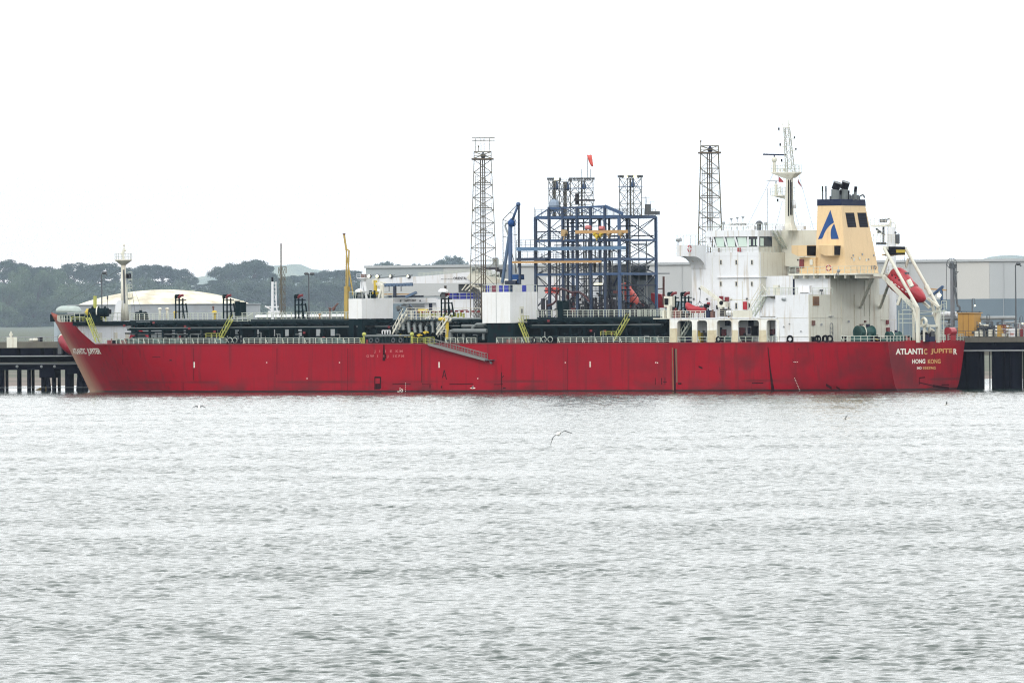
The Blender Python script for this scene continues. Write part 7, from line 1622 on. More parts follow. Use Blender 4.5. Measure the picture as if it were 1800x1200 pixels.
# ---- the blue gantry
M_MAROON = mat('maroon_paint', (.1, .02, .025), .6, .1)
def gantry():
    yf = -27.0; FR = [942, 966, 990, 1015, 1039, 1064, 1089]
    xs_ = [J(p, 480, yf).x for p in FR]; bx = xs_[-1]; yb = A(1153.5, 480, bx).y
    zz = lambda py: zat(py, xs_[3], yf)
    G = thing('loading_gantry', 'big blue steel gantry of columns and walkways standing on the jetty amidships', 'gantry', ((xs_[0] + bx) / 2, (yf + yb) / 2, ZJ))
    zt = zz(381); ym = (yf + yb) / 2
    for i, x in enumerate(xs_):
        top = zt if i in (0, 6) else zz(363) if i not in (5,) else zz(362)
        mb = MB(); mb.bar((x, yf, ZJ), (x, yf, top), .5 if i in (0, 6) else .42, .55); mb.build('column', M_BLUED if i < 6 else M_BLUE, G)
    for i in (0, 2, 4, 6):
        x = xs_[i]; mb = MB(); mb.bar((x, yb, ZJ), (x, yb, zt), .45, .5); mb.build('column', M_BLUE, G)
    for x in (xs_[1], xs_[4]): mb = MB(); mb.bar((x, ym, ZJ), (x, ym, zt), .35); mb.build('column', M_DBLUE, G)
    x0, x1 = xs_[0], bx
    for py, h, m in ((382, .5, M_BLUE), (422.5, .4, M_BLUE), (456, .45, M_BLUE), (482, .45, M_BLUE), (502, .25, M_DBLUE), (407, .25, M_DBLUE)):
        z = zz(py); mb = MB()
        if py != 407: mb.bar((x0, yb, z), (x1, yb, z), .3, h); mb.bar((x1, yf, z), (x1, yb, z), .3, h); mb.bar((x0, yf, z), (x0, yb, z), .3, h)
        if py != 502: mb.bar((x0, yf, z), (x1 + (0 if py != 482 else -1), yf, z), .3, h)
        else: mb.bar((xs_[0], yf, z), (xs_[2], yf, z), .2, h)
        for i in (2, 4): mb.bar((xs_[i], yf, z), (xs_[i], yb, z), .2, h * .7)
        mb.build('girder', m, G)
    # protruding service beams
    mb = MB(); a = J(911, 438, yf + 1.2); b = J(1098, 437.5, yf + 1.2); mb.box((b.x, yf + .6, a.z - .35), (a.x, yf + 2.0, a.z + .35)); mb.build('service_bridge', mat('pale_gantry_blue', (.07, .15, .26), .5, .3), G)
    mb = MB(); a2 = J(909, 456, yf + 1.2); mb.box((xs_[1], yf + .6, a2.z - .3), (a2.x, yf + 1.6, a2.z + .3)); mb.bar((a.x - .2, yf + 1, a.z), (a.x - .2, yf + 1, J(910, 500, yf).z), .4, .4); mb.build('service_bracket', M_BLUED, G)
    mb = MB(); p = J(901, 461, yf + 2); q = J(1057, 460, yf + 2); mb.bar(p, q, .35, .42); mb.build('hoist_beam', M_ORANGE, G)
    mb = MB(); p = J(1012, 408, yf + 2); q = J(1103, 407, yf + 2); mb.bar(p, q, .5, .62); mb.build('hoist_beam', M_ORANGE, G)
    for px, py, s, m in ((991, 411, .8, M_TAN2), (1049, 416, .5, M_YELLOW), (1056, 413, .35, M_YELLOW), (1070, 412, .45, M_TAN2), (1091, 411, .6, M_TAN2), (1045, 412, .3, M_YELLOW)):
        p = J(px, py, yf + 2.2); mb = MB(); mb.box(p + Vector((-s * .5, -.5, -s * .6)), p + Vector((s * .5, .4, s))); mb.tube(p + Vector((-.2, .5, .2)), p + Vector((-.2, -.5, .2)), s * .6, n=10); mb.bar(p, p - Vector((0, 0, s * 1.5)), .18); mb.build('hoist_trolley', m, G)
    for px, py in ((1034, 400), (1058, 401)): p = J(px, py, yf + 1); mb = MB(); mb.tube(p + Vector((.5, 0, 0)), p - Vector((.5, 0, 0)), .42, n=12); mb.build('hose_drum', mat('faded_rose_drum', (.45, .14, .14), .6, .1), G)
    # crossed braces
    lv = [zz(p) for p in (382, 422.5, 456, 482, 540, 590)]
    def braces(pts, yy, t, m, nm, skip=()):
        mb = MB(); n = 0
        for (xa_, xb_) in pts:
            for k in range(len(lv) - 1):
                if (n := n + 1) in skip: continue
                mb.bar((xa_, yy, lv[k]), (xb_, yy, lv[k + 1]), t); mb.bar((xb_, yy, lv[k]), (xa_, yy, lv[k + 1]), t)
        mb.build(nm, m, G)
    braces([(xs_[0], xs_[2]), (xs_[2], xs_[4])], yf, .11, M_DBLUE, 'front_bracing', (2, 7)); braces([(xs_[0], xs_[2]), (xs_[4], xs_[6]), (xs_[2], xs_[4])], yb, .13, M_DBLUE, 'rear_bracing')
    mb = MB()
    for k in range(5):
        for x in (x1, x0): mb.bar((x, yf, lv[k]), (x, yb, lv[k + 1]), .12); mb.bar((x, yb, lv[k]), (x, yf, lv[k + 1]), .12)
    mb.build('end_bracing', M_DBLUE, G)
    # walkways with rails on each level
    for py in (422.5, 456, 482):
        z = zz(py) + .2; mb = MB(); mb.box((x1, yf - 2.2, z), (x0, yf - .3, z + .08)); mb.rail([(x1, yf - .35, z), (x0, yf - .35, z)], 1.1, 1.3, .07, 3); mb.rail([(x1, yf - 2.2, z), (x0, yf - 2.2, z)], 1.1, 1.6, .06, 3); mb.build('walkway', M_DGREY, G)
    z = a.z + .35; mb = MB(); mb.rail([(a.x, yf + 1.9, z), (xs_[1], yf + 1.9, z)], 1.4, 1.1, .08, 3); mb.rail([(a.x, yf + 1.9, z - 2.2), (xs_[1], yf + 1.9, z - 2.2)], 1.3, 1.3, .06, 2); mb.build('service_rail', M_DGREY, G)
    z = zt + .25; mb = MB(); mb.rail([(x1, yf, z), (x1, yb, z)], 1.2, 1.4, .07, 3); mb.rail([(x0, yf, z), (x1, yf, z)], 1.2, 1.4, .06, 3); mb.rail([(x0, yb, z), (x1, yb, z)], 1.2, 1.6, .06, 3); mb.build('top_rail', M_DGREY, G)
    mb = MB(); mb.box((x1, yf, z - .1), (x0, yb, z)); mb.build('top_grating', M_DBLUE, G)
    # roof struts
    mb = MB(); mb.bar((xs_[0], yf, zt), (xs_[1], yf, zz(366)), .2); mb.bar((xs_[5], yf, zz(363)), J(1095, 376, yf), .35, .6)
    for i in range(1, 5): mb.bar((xs_[i], yf, zz(364)), (xs_[i + 1], yf, zz(366)), .22); mb.bar((xs_[i], yf, zz(364)), (xs_[i + 1], yf, zz(377)), .14); mb.bar((xs_[i + 1], yf, zz(364)), (xs_[i], yf, zz(377)), .12)
    mb.bar((xs_[1], yf, zz(366)), (xs_[5], yf, zz(363)), .3, .3); mb.build('roof_truss', M_BLUE, G)
    # vertical pipes, hoses and machinery inside
    rs = random.Random(2); mb = MB(); m2 = MB()
    for i in range(46):
        x = lerp(x0 - 1, x1 + 1, rs.random()); y = lerp(yf - 1, yb + 1, rs.random()); a_ = rs.choice((590, 590, 502, 482)); b_ = rs.choice((502, 482, 456, 422, 382)); 
        if a_ > b_: (mb if i % 3 else m2).tube((x, y, zz(a_)), (x, y, zz(b_)), rs.uniform(.07, .17), n=6)
    mb.build('riser_pipes', M_DGREY, G); m2.build('pale_riser_pipes', M_GREY, G)
    mb = MB()
    for i in range(95):
        x = lerp(x0 + .5, x1 - .5, rs.random()); y = lerp(yf, yb, rs.random()); h = rs.uniform(3.0, 8.6); r = rs.uniform(.12, .4); mb.tube((x, y, ZJ), (x, y, ZJ + h), r, n=6)
        if rs.random() < .6: mb.bar((x, y, ZJ + h), (x + rs.uniform(-2.5, 2.5), y, ZJ + h + rs.uniform(-1, 1)), .3)
        if rs.random() < .5: mb.box((x - .7, y - .5, ZJ + h * .4), (x + .5, y + .5, ZJ + h * .4 + rs.uniform(.6, 1.8)))
    mb.build('lower_machinery', M_BLACK2, G)
    for i in range(30):
        x = lerp(x0, x1, rs.random()); y = lerp(yf, yb, rs.random()); z = zz(rs.choice((390, 398, 415, 430, 445, 465, 470, 490, 495, 510, 520, 530, 545))); L2 = rs.uniform(2, 8); mb = MB(); mb.tube((x, y, z), (max(x1, min(x0, x + rs.choice((-1, 1)) * L2)), y, z), rs.uniform(.08, .17), n=6); mb.build('branch_pipe', M_BLACK2 if i % 3 else M_DBLUE, G)
    for py in (442, 470, 512, 530):
        z = zz(py); mb = MB(); mb.box((xs_[5], ym - 1, z), (xs_[1], ym + 1, z + .1)); mb.rail([(xs_[5], ym + 1, z), (xs_[1], ym + 1, z)], 1.1, 1.1, .07, 3); mb.build('inner_walkway', M_BLACK2, G)
    mb = MB()
    for i in range(10):
        x = lerp(x0, x1, rs.random()); y = lerp(yf, yb, rs.random()); z = ZJ + rs.uniform(3, 9); mb = MB(); mb.box((x - .4, y - .3, z), (x + .4, y + .3, z + rs.uniform(.4, .9))); mb.build('maroon_valve', M_MAROON, G)
    mb = MB(); c = J(984, 520, yf + 1); pts = [J(*q, yf + 1) for q in ((962, 537), (972, 534), (978, 528), (977, 520), (981, 511), (988, 507), (996, 510), (1004, 514), (1018, 513), (1028, 520), (1036, 530))]; mb.pipe(pts, .22); mb.build('loading_hose', mat('hose_maroon', (.05, .015, .02), .6, .1), G)
    p = J(1052, 499, yf + 1); mb = MB(); mb.box(p + Vector((-.9, 0, -.12)), p + Vector((.9, .2, .12))); mb.build('strip_light', M_LAMP, G)
    # light towers on top
    def top_tower(px0, px1, pyt, pyb, y_, nm, lamps, lit, lev):
        a = J(px0, pyb, y_); b = J(px1, pyb, y_); w_ = a.x - b.x; w_ = w_; za, zb_ = a.z, J(px0, pyt, y_).z; mb = MB()
        cx = (a.x + b.x) / 2; s = w_ / 1.6; mb.lattice((cx, y_), za, zb_, s, s, lev, .11, .07, ax=(Vector((1, 0, 0)), Vector((0, 1, 0)))); mb.bar((cx, y_, za), (cx, y_, zb_), .26); tt = mb.build('light_tower', M_LATT2, G)
        mb = MB(); mb.box((cx - s / 2 - .2, y_ - s / 2 - .2, lerp(za, zb_, .78)), (cx + s / 2 + .2, y_ + s / 2 + .2, lerp(za, zb_, .78) + .12)); mb.build('tower_platform', M_BLUE, tt)
        mb = MB(); mb.ball((cx - .6, y_, lerp(za, zb_, .84)), .4, rz=.7, n=8); mb.bar((cx - .6, y_, lerp(za, zb_, .78)), (cx - .6, y_, zb_), .3); mb.build('tower_machine', M_BLUE, tt)
        for k in range(lamps):
            f = k / (lamps - 1); q = Vector((lerp(cx + s / 2, cx - s / 2, f), lerp(y_ + s / 2, y_ - s / 2, f), zb_ + .15)); l = MB(); l.box(q + Vector((-.28, -.2, 0)), q + Vector((.28, .2, .45))); l.bar(q - Vector((0, 0, .2)), q, .1); l.build('floodlight', M_LAMP if k in lit else M_DGREY, tt)
        mb = MB(); mb.rail([(cx + s / 2, y_ + s / 2, zb_), (cx - s / 2, y_ + s / 2, zb_), (cx - s / 2, y_ - s / 2, zb_)], .5, 1, .06, 1); mb.build('tower_rail', M_LATT2, tt)
    top_tower(965, 984, 318, 381, yf - 2.5, '', 6, (3, 4), 3); top_tower(1003, 1043, 318, 381, yf - 6, '', 7, (), 3); top_tower(1089, 1128, 314, 381, yf - 6, '', 8, (2, 5), 3); top_tower(984, 1003, 320, 381, yf - 5, '', 2, (), 3)
    p = J(1012, 352, yf - 5); q = J(1043, 352, yf - 5); mb = MB(); mb.bar(p, q, 1.2, .35); mb.bar(J(1008, 344, yf - 5), J(1043, 344, yf - 5), .08); mb.bar(J(1014, 340, yf - 5), J(1014, 360, yf - 5), .5); mb.build('tower_gangway', M_BLACK2, G)
    mb = MB()
    for px, y0, y1 in ((1022.5, 297, 318), (1038, 297, 318), (939.5, 365, 385), (1134, 345, 360), (1136, 348, 366), (1144, 354, 378)): mb.bar(J(px, y1, yf - 5), J(px, y0, yf - 5), .07)
    mb.bar(J(1128, 348, yf - 8), J(1143, 347, yf - 8), .07); mb.bar(J(1144, 354, yf - 8), J(1151, 354, yf - 8), .07); mb.build('antenna_rods', M_DGREY, G)
    mb = MB(); p = J(1139, 377, yf - 9); mb.tube(p, p + Vector((0, 0, 2)), .6, n=10); mb.box(p + Vector((-2.4, -.5, -.1)), p + Vector((.5, .5, .6))); mb.build('roof_equipment', M_DGREY, G)
    mb = MB(); mb.ball(J(974, 361, yf - 2), 1.1, rz=1.3); mb.box(J(984, 372, yf - 2) - Vector((0, 1, 0)), J(964, 366, yf - 2)); mb.build('roof_tank', mat('grey_blue_tank', (.2, .26, .34), .5, .1), G)
    # windsock
    a = J(1033, 318, yf - 6); b = J(1033, 272, yf - 6); W_ = thing('windsock', 'limp orange red windsock on a thin pole above the blue gantry', 'windsock', a)
    mb = MB(); mb.bar(a, b, .09); mb.torus(J(1035.5, 273.5, yf - 6), .42, .05, (.3, 0, 1), n=14, m=4); mb.build('pole', M_DGREY, W_)
    pts = [(1036, 272.5, .5), (1037, 278, .46), (1038.5, 284, .38), (1040, 289, .3), (1041.5, 293, .18)]; rings = []
    for x, y, r in pts: c = J(x, y, yf - 6); rings.append([c + Vector((r * math.cos(q), r * math.sin(q), 0)) for q in [2 * math.pi * i / 12 for i in range(12)]])
    MB().loft(rings).build('sock', M_CORAL, W_, True)
M_BLUED = mat('dark_gantry_blue_worn', (0.012, 0.032, 0.075), 0.5, 0.4, (0.014, 0.016, 0.022)); M_TAN2 = mat('hoist_tan', (.38, .26, .12), .6, .2)  # darker blue for the front columns and service bracket
M_BLACK2 = mat('black_machinery', (0.012, 0.014, 0.024), 0.6, 0.2, (.03, .02, .02)); M_LATT2 = mat('dark_olive_lattice', (0.06, 0.06, 0.05), 0.6, 0.2)
gantry()

# ---- blue loading arm left of the gantry
def loading_arm():
    ys = -29; P = lambda a, b: J(a, b, ys); t = thing('marine_loader', 'blue articulated loading arm folded upright left of the blue gantry', 'loading arm', (P(896, 590).x, ys, ZJ))
    mb = MB(); mb.tube((P(897, 500).x, ys, ZJ), P(897, 396), .42, n=12); mb.tube(P(897, 396), P(899, 388), .42, .5, n=12); mb.build('riser', M_BLUE, t, True)
    mb = MB(); mb.tube(P(899, 392), P(911, 359), .28, .22, n=10); mb.ball(P(911, 359), .45); mb.build('inner_arm', M_BLUE, t, True)
    mb = MB(); mb.bar(P(912, 358), P(912, 470), .3); mb.build('outer_arm', M_DBLUE, t)
    mb = MB(); mb.tube(P(883, 497), P(895, 415), .34, n=10); mb.build('prop', M_BLUE2, t)
    mb = MB(); mb.ball(P(899, 392), .75); mb.torus(P(901, 391), .8, .08, (0, 1, 0), n=16, m=4); mb.build('slewing_joint', M_LOGO, t)
    mb = MB()
    for a, b in (((884, 386), (909, 360)), ((884, 386), (884.5, 470)), ((884, 386), (893, 390)), ((885, 416), (894, 418)), ((885, 445), (893, 446)), ((897, 374), (905, 376)), ((905, 385), (906, 480)), ((900, 445), (910, 485)), ((902, 412), (909, 413))): mb.bar(P(*a), P(*b), .11)
    mb.build('tie_rods', M_LATT2, t)
    mb = MB(); mb.pipe([P(894, 392), P(889, 393), P(888, 398), P(894, 414)], .2); mb.build('hose_bend', M_GREY, t)
    mb = MB(); p = P(911, 487); mb.box(p - Vector((.9, .8, .5)), p + Vector((.9, .8, .5))); mb.bar(p, P(912, 497), .5); mb.bar(P(903, 488), P(920, 488), .3); mb.build('valve_block', M_LOGO, t)
    mb = MB(); p = P(899, 495); mb.box(p - Vector((1.4, .8, .6)), p + Vector((1, .8, .2))); mb.build('arm_base', M_DBLUE, t)
M_BLUE2 = mat('grey_blue_pipe', (.07, .12, .2), .5, .2)
loading_arm()
def grey_arm():
    ys = -26; P = lambda a, b: J(a, b, ys); t = thing('marine_loader', 'grey upright loading arm topped by a large spoked wheel, right of the tanker stern', 'loading arm', (P(1674, 590).x, ys, ZJ))
    mb = MB(); mb.bar((P(1674, 500).x, ys, ZJ), P(1674, 470), .62, .62); mb.build('column', M_GREY2, t)
    c = P(1673, 463); mb = MB(); mb.torus(c, .95, .07, (-.3, 1, 0), n=24, m=5); u = Vector((1, .3, 0)).normalized()
    for k in range(8): a = math.pi * k / 4; mb.bar(c, c + u * math.cos(a) * .95 + Vector((0, 0, math.sin(a) * .95)), .06)
    mb.build('sheave_wheel', M_DGREY, t)
    mb = MB(); mb.ball(c, .45); mb.box(P(1670, 472) - Vector((0, .4, 0)), P(1679, 464) + Vector((0, .4, 0))); mb.bar(P(1678, 478), P(1685, 478), .12); mb.bar(P(1678, 484), P(1684, 478), .1); mb.build('head', M_DGREY, t)
    mb = MB(); mb.tube(P(1677, 472), P(1680, 505), .3, .2, n=8); mb.tube(P(1678, 505), P(1683, 535), .2, n=8); mb.pipe([P(1683, 535), P(1687, 540), P(1687, 546), P(1682, 547)], .2); mb.build('folded_arm', M_DGREY, t)
    mb = MB(); mb.bar(P(1663.5, 464), P(1663.5, 535), .08); mb.bar(P(1681.5, 462), P(1682.5, 540), .1); mb.build('balance_cable', M_DGREY, t)
    mb = MB(); mb.rail([(P(1658, 548).x, ys + 1, P(1658, 548).z), (P(1664, 548).x, ys + 1, P(1658, 548).z)], 1.3, .8, .08, 3); mb.build('stage_rail', M_RAIL, t)
M_GREY2 = mat('mid_grey_column', (.16, .17, .19), .6, .15)
grey_arm()
# small blue davit and orange bar behind the stern davit
t = thing('slewing_crane', 'small blue crane with an orange jib half hidden by the stern davit', 'crane', J(1655, 560, -27)); mb = MB(); mb.bar(J(1640, 518, -27), J(1658, 503, -27), .5, .4); mb.bar(J(1655, 505, -27), J(1656, 555, -27), .4); mb.build('mast', M_BLUE, t); mb = MB(); mb.bar(J(1625, 507, -27), J(1664, 510, -27), .25); mb.build('jib', M_ORANGE, t); mb = MB(); mb.ball(J(1651, 519, -26), .4); mb.build('work_light', M_LAMP, t)
# structure behind the funnel's right side
def stern_crane():
    ys = -24; P = lambda a, b: J(a, b, ys); t = thing('crane_head', 'white and grey machinery tower with small railed platforms right of the funnel', 'crane', (P(1566, 590).x, ys, ZJ))
    mb = MB(); mb.tube((P(1567, 500).x, ys, ZJ), P(1567, 400), .95, .8, n=14); mb.build('pedestal', M_WHITE, t)
    mb = MB(); mb.box(P(1534, 399) - Vector((0, .9, 0)), P(1561, 395) + Vector((0, .9, 0))); mb.rail([P(1534, 396) + Vector((0, .9, 0)), P(1568, 396) + Vector((0, .9, 0))], 1.3, .8, .07, 3); mb.box(P(1539, 430) - Vector((0, .9, 0)), P(1577, 427.5)); mb.rail([P(1539, 427) + Vector((0, .9, 0)), P(1577, 427) + Vector((0, .9, 0))], 1.6, .8, .07, 3); mb.rail([P(1540, 415) + Vector((0, .9, 0)), P(1560, 415) + Vector((0, .9, 0))], 1.1, .8, .07, 2); mb.build('platforms', M_CREAM, t)
    mb = MB(); mb.box(P(1546, 391) - Vector((0, .5, 0)), P(1557, 385)); mb.bar(P(1540, 402), P(1555, 413), .3); mb.bar(P(1553, 398), P(1553, 430), .3); mb.bar(P(1541, 428), P(1557, 428), .5, .5); mb.box(P(1571, 428), P(1578, 412) - Vector((0, .8, 0))); mb.bar(P(1560, 386), P(1564, 384), .2); mb.ball(P(1544, 408), .3); mb.ball(P(1574, 409), .25); mb.bar(P(1578, 411), P(1581, 411), .1); mb.build('dark_machinery', M_DGREY, t)
    mb = MB(); mb.torus(P(1568, 398), .8, .1, (0, 1, 0), n=16, m=4); mb.bar(P(1566, 385), P(1566, 400), .2); mb.build('pipe_loop', M_CREAM, t)
stern_crane()

# ---- yellow derrick, thin mast, small white lattice mast
ys = -27; P = lambda a, b: J(a, b, ys)
t = thing('yellow_derrick', 'slender dull yellow derrick with three crossing posts left of the white shelter', 'crane', (P(609, 590).x, ys, ZJ))
M_DYEL = mat('dull_yellow_paint', (.38, .27, .06), .6, .2)
mb = MB(); mb.bar(P(604.5, 411), P(609, 440), .3); mb.bar(P(609, 440), P(608.5, 515), .22); mb.build('boom', M_DYEL, t)
mb = MB(); mb.bar(P(609, 438), P(614, 441), .22); mb.bar(P(613.5, 440), P(611, 505), .24); mb.bar(P(609, 446), P(621, 520), .2); mb.build('jib', M_DYEL, t)
mb = MB(); mb.bar((P(608, 540).x, ys, ZJ), P(609, 503), .75, .5); mb.box(P(607, 512) - Vector((0, .5, 0)), P(613, 504)); mb.box(P(606, 545) - Vector((0, .6, 0)), P(610, 525)); mb.build('base_post', M_DYEL, t)
mb = MB(); mb.bar(P(603, 411.5), P(606.5, 411.5), .3); mb.build('head_sheave', M_BROWN, t)
t = thing('mast', 'thin olive pole mast on a narrow lattice, in front of the trees', 'mast', (P(494, 590).x, ys, ZJ))
mb = MB(); mb.tube((P(495, 590).x, ys, ZJ), P(494, 470), .17, n=8); mb.tube(P(494, 470), P(494, 428), .14, n=8); mb.build('pole', M_LATT, t)
mb = MB(); c = P(496, 520); mb.lattice((c.x, ys), P(496, 556).z, P(496, 470).z, .9, .9, 5, .05, .04)
for a, b in (((490, 470), (503, 469)), ((490, 470), (490, 480)), ((503, 469), (503, 480)), ((497, 485), (502, 492)), ((498, 512), (502, 517)), ((498, 535), (503, 540))): mb.bar(P(*a), P(*b), .12)
mb.build('lattice', M_LATT, t)
ys2 = -46; Q = lambda a, b: J(a, b, ys2)
t = thing('boat_mast', 'small white latticed mast with a black tip behind the foredeck', 'mast', Q(482, 600))
mb = MB(); mb.tube(Q(479, 600), Q(479, 495), .35, .25, n=8); mb.build('post', M_WHITE, t)
mb = MB()
for k in range(7): mb.bar(Q(480, 540 - 7 * k), Q(486, 540 - 7 * k), .12)
mb.bar(Q(486, 545), Q(485, 495), .16); mb.bar(Q(488, 550), Q(484, 520), .14); mb.box(Q(466, 540), Q(488, 538) - Vector((0, .6, 0))); mb.bar(Q(466, 538), Q(478, 545), .2); mb.box(Q(471, 552), Q(492, 546) - Vector((0, 1, 0))); mb.build('ladder_frame', M_WHITE, t)
mb = MB(); mb.tube(Q(479, 495), Q(478.7, 487), .22); mb.build('black_tip', M_BLACK, t)

# ================================================================== WHITE SHIP ON THE FAR SIDE
def far_ship():
    ys = -50.0; P = lambda a, b, y=ys: J(a, b, y)
    F_ = thing('moored_ship', 'white ship moored on the far side of the jetty, its boom and deckhouse showing amidships', 'ship', (P(850, 600).x, ys - 10, 0))
    x0 = P(1130, 580).x; x1 = P(640, 580).x
    mb = MB(); mb.box((P(1165, 580).x, ys - 22, 0), (x1, ys, P(700, 566).z)); mb.build('hull', M_GREEN, F_)
    mb = MB(); mb.box((P(1080, 570).x, ys - 20, P(700, 566).z), (P(765, 570).x, ys - .5, P(765, 526).z)); mb.build('white_side', M_WHITE, F_)
    mb = MB(); mb.box((P(765, 570).x, ys - 1.2, P(700, 532.3).z), (P(640, 570).x, ys - .5, P(700, 524).z)); br = mb.build('gallery_girder', M_WHITE, F_)
    mb = MB(); a = P(711, 530, ys - .45); b = P(731.5, 530, ys - .45); text_mb('SAFETY  FIRST', mb, a, Vector((-1, 0, 0)), Vector((0, 0, 1)), a.x - b.x, .38, .02); mb.build('girder_lettering', M_TXTD, F_)
    for px in (704, 738.5): mb = MB(); mb.tube(P(px, 528.5, ys - .49), P(px, 528.5, ys - .4), .18, n=10); mb.build('girder_emblem', M_DGREY, F_)
    mb = MB(); mb.box((P(760, 548).x, ys - 4, P(760, 562).z), (P(740, 548).x, ys - 1.4, P(740, 532.5).z)); mb.build('gallery_room', M_WHITE, F_)
    mb = MB(); mb.box((P(753.5, 548).x, ys - 1.38, P(760, 562).z), (P(748, 548).x, ys - 1.3, P(740, 533).z)); mb.build('dark_doorway', M_NAVY, F_)
    rs = random.Random(8)
    for k in range(16):
        px = rs.uniform(693, 738); py = rs.uniform(535, 556); mb = MB(); p = P(px, py, ys - 2); mb.bar(p, p + Vector((rs.uniform(-1.2, 1.2), rs.uniform(-.4, .4), rs.uniform(-1.2, 1.2))), rs.uniform(.25, .6)); mb.build('deck_machinery', rs.choice((M_BLUE2, M_DGREY, M_BLUE2, M_GREY)), F_)
    mb = MB(); mb.box((P(738, 548).x, ys - 6, P(760, 566).z), (P(690, 548).x, ys - 5, P(740, 533).z)); mb.build('inner_wall', M_GREY, F_)
    # the boom
    yb = ys + 1
    pts = [(657, 503), (657, 494), (664, 490), (760, 484), (866, 474), (868, 481), (834, 497), (664, 499), (662, 503)]
    mb = MB(); mb.prism([P(a, b, yb) for a, b in pts], (0, -2.4, 0)); bm_ = mb.build('boom', M_WHITE, F_)
    mb = MB()
    a0 = P(735, 485.6, yb); a1 = P(828, 478.5, yb); n = 40
    for k in range(n + 1): q = a0.lerp(a1, k / n); mb.bar(q, q + Vector((0, 0, .62)), .06)
    for h in (.3, .62): mb.bar(a0 + Vector((0, 0, h)), a1 + Vector((0, 0, h)), .07)
    mb.build('boom_rail', M_RAIL, F_)
    mb = MB()
    for px, py in ((657, 495), (662, 500), (670, 499), (662, 492), (676, 500)): c = P(px, py, yb + .1); mb.tube(c, c - Vector((0, .5, 0)), .5, n=12)
    mb.build('boom_sheaves', M_CREAM, F_)
    mb = MB(); a = P(797, 491.7, yb + .05); b = P(821, 491.7, yb + .05); text_mb('ORIENTAL', mb, a, Vector((-1, 0, 0)), Vector((0, 0, 1)), a.x - b.x, .56, .03)
    mb.build('boom_lettering', M_TXTD, F_)
    mb = MB()
    for k, w_ in enumerate((.3, .25, .1, .3, .2, .12, .3, .12, .25, .3)): q = P(775.5 + k * 2.05, 491.2, yb + .05); mb.box(q, q + Vector((-w_ * .6, .02, .2)))
    mb.build('worn_lettering', M_GREY, F_)
    # boom foot, walkway and house at its right end
    mb = MB(); mb.prism([P(a, b, yb + .6) for a, b in ((826, 480), (838, 474), (843, 481), (872, 489), (886, 494), (884, 497), (848, 498), (832, 498), (820, 488))], (0, -3, 0)); mb.build('boom_foot', M_CREAM, F_)
    mb = MB(); mb.rail([P(829, 480, yb + .9), P(842, 480, yb + .9), P(878, 491, yb + .9)], 1.15, .95, .12, 3); mb.build('foot_rail', M_RAIL, F_)
    mb = MB(); mb.box(P(843, 481, yb + .3), P(829, 474, yb + .3) - Vector((0, 2, 0))); mb.box(P(829, 478, yb - 1), P(872, 470, yb - 1) - Vector((0, 4, 0))); mb.build('operator_house', M_BLACK2, F_)
    mb = MB(); mb.box(P(842, 490, yb - 5), P(886, 467, yb - 5) - Vector((0, 5, 0))); mb.box(P(827, 474, yb - 2), P(882, 467.5, yb - 2) - Vector((0, 3, 0))); mb.tube(P(871, 467, yb - 3), P(871, 455, yb - 3), .6, n=12); mb.box(P(866, 466, yb - 3.5), P(876, 453, yb - 3.5)); mb.build('grey_house', M_GREY, F_)
    mb = MB(); mb.rail([P(854, 467, yb - 2), P(884, 467, yb - 2)], 1.2, .9, .07, 3); mb.build('house_rail', M_RAIL, F_)
    mb = MB()
    for a, b, w_ in (((829, 500), (855, 512), .5), ((840, 500), (848, 518), .25), ((818, 510), (828, 500), .25), ((824, 512), (834, 500), .2), ((812, 510), (820, 500), .2), ((886, 495), (878, 506), .3)): mb.bar(P(*a, yb), P(*b, yb), w_)
    mb.build('boom_struts', M_CREAM, F_)
    mb = MB(); mb.box(P(806, 514, yb - 2), P(838, 499, yb - 2) - Vector((0, 3, 0))); mb.build('shaded_house', M_DGREY, F_)
    mb = MB(); c = P(840, 540, yb + 1); mb.lattice((c.x, c.y), P(840, 600, yb + 1).z, P(840, 513, yb + 1).z, 1.2, 1.2, 12, .1, .07); mb.build('lattice_post', M_DGREY, F_)
    for px in (648.5, 663, 686, 717): 
        c = P(px, 485.5, yb + .5); mb = MB(); mb.ball(c, .3 if px < 680 else .24); mb.build('floodlight_glass', M_LAMP, F_)
        mb = MB(); mb.ball(c - Vector((.05, .3, 0)), .42); mb.bar(c - Vector((.1, .3, 0)), c + Vector((-.9, -.3, .25)), .1); mb.build('floodlight_housing', M_DGREY, F_)
    mb = MB(); mb.bar(P(664, 488.5, yb), P(725, 484, yb), .14); mb.build('light_bar', M_DGREY, F_)
    # blue winch roll below the boom
    mb = MB(); a = P(675, 501, yb + 1); b = P(722, 499.5, yb + 1); mb.tube(a, b, .3, n=10)
    for k in range(9): q = a.lerp(b, k / 8 + .02); mb.box(q - Vector((.25, .3, .35)), q + Vector((.25, .3, .3)))
    mb.build('blue_roller_boom', M_BLUE2, F_)
    mb = MB(); mb.bar(P(694, 503, yb + 1), P(694, 523, yb + 1), .5); mb.bar(P(684, 503, yb + 1), P(684, 513, yb + 1), .12); mb.bar(P(705, 503, yb + 1), P(705, 512, yb + 1), .12); mb.box(P(680, 523, yb + 1), P(740, 519, yb + 1) - Vector((0, 1, 0))); mb.build('roller_post', M_DBLUE, F_)
    mb = MB(); mb.bar(P(675, 517, yb), P(719, 517, yb), .3, .25); mb.build('orange_bar', M_ORANGE, F_)
    mb = MB(); mb.bar(P(714, 522, yb + 1), P(732, 514, yb + 1), .6, .5); mb.build('blue_bracket', M_BLUE2, F_)
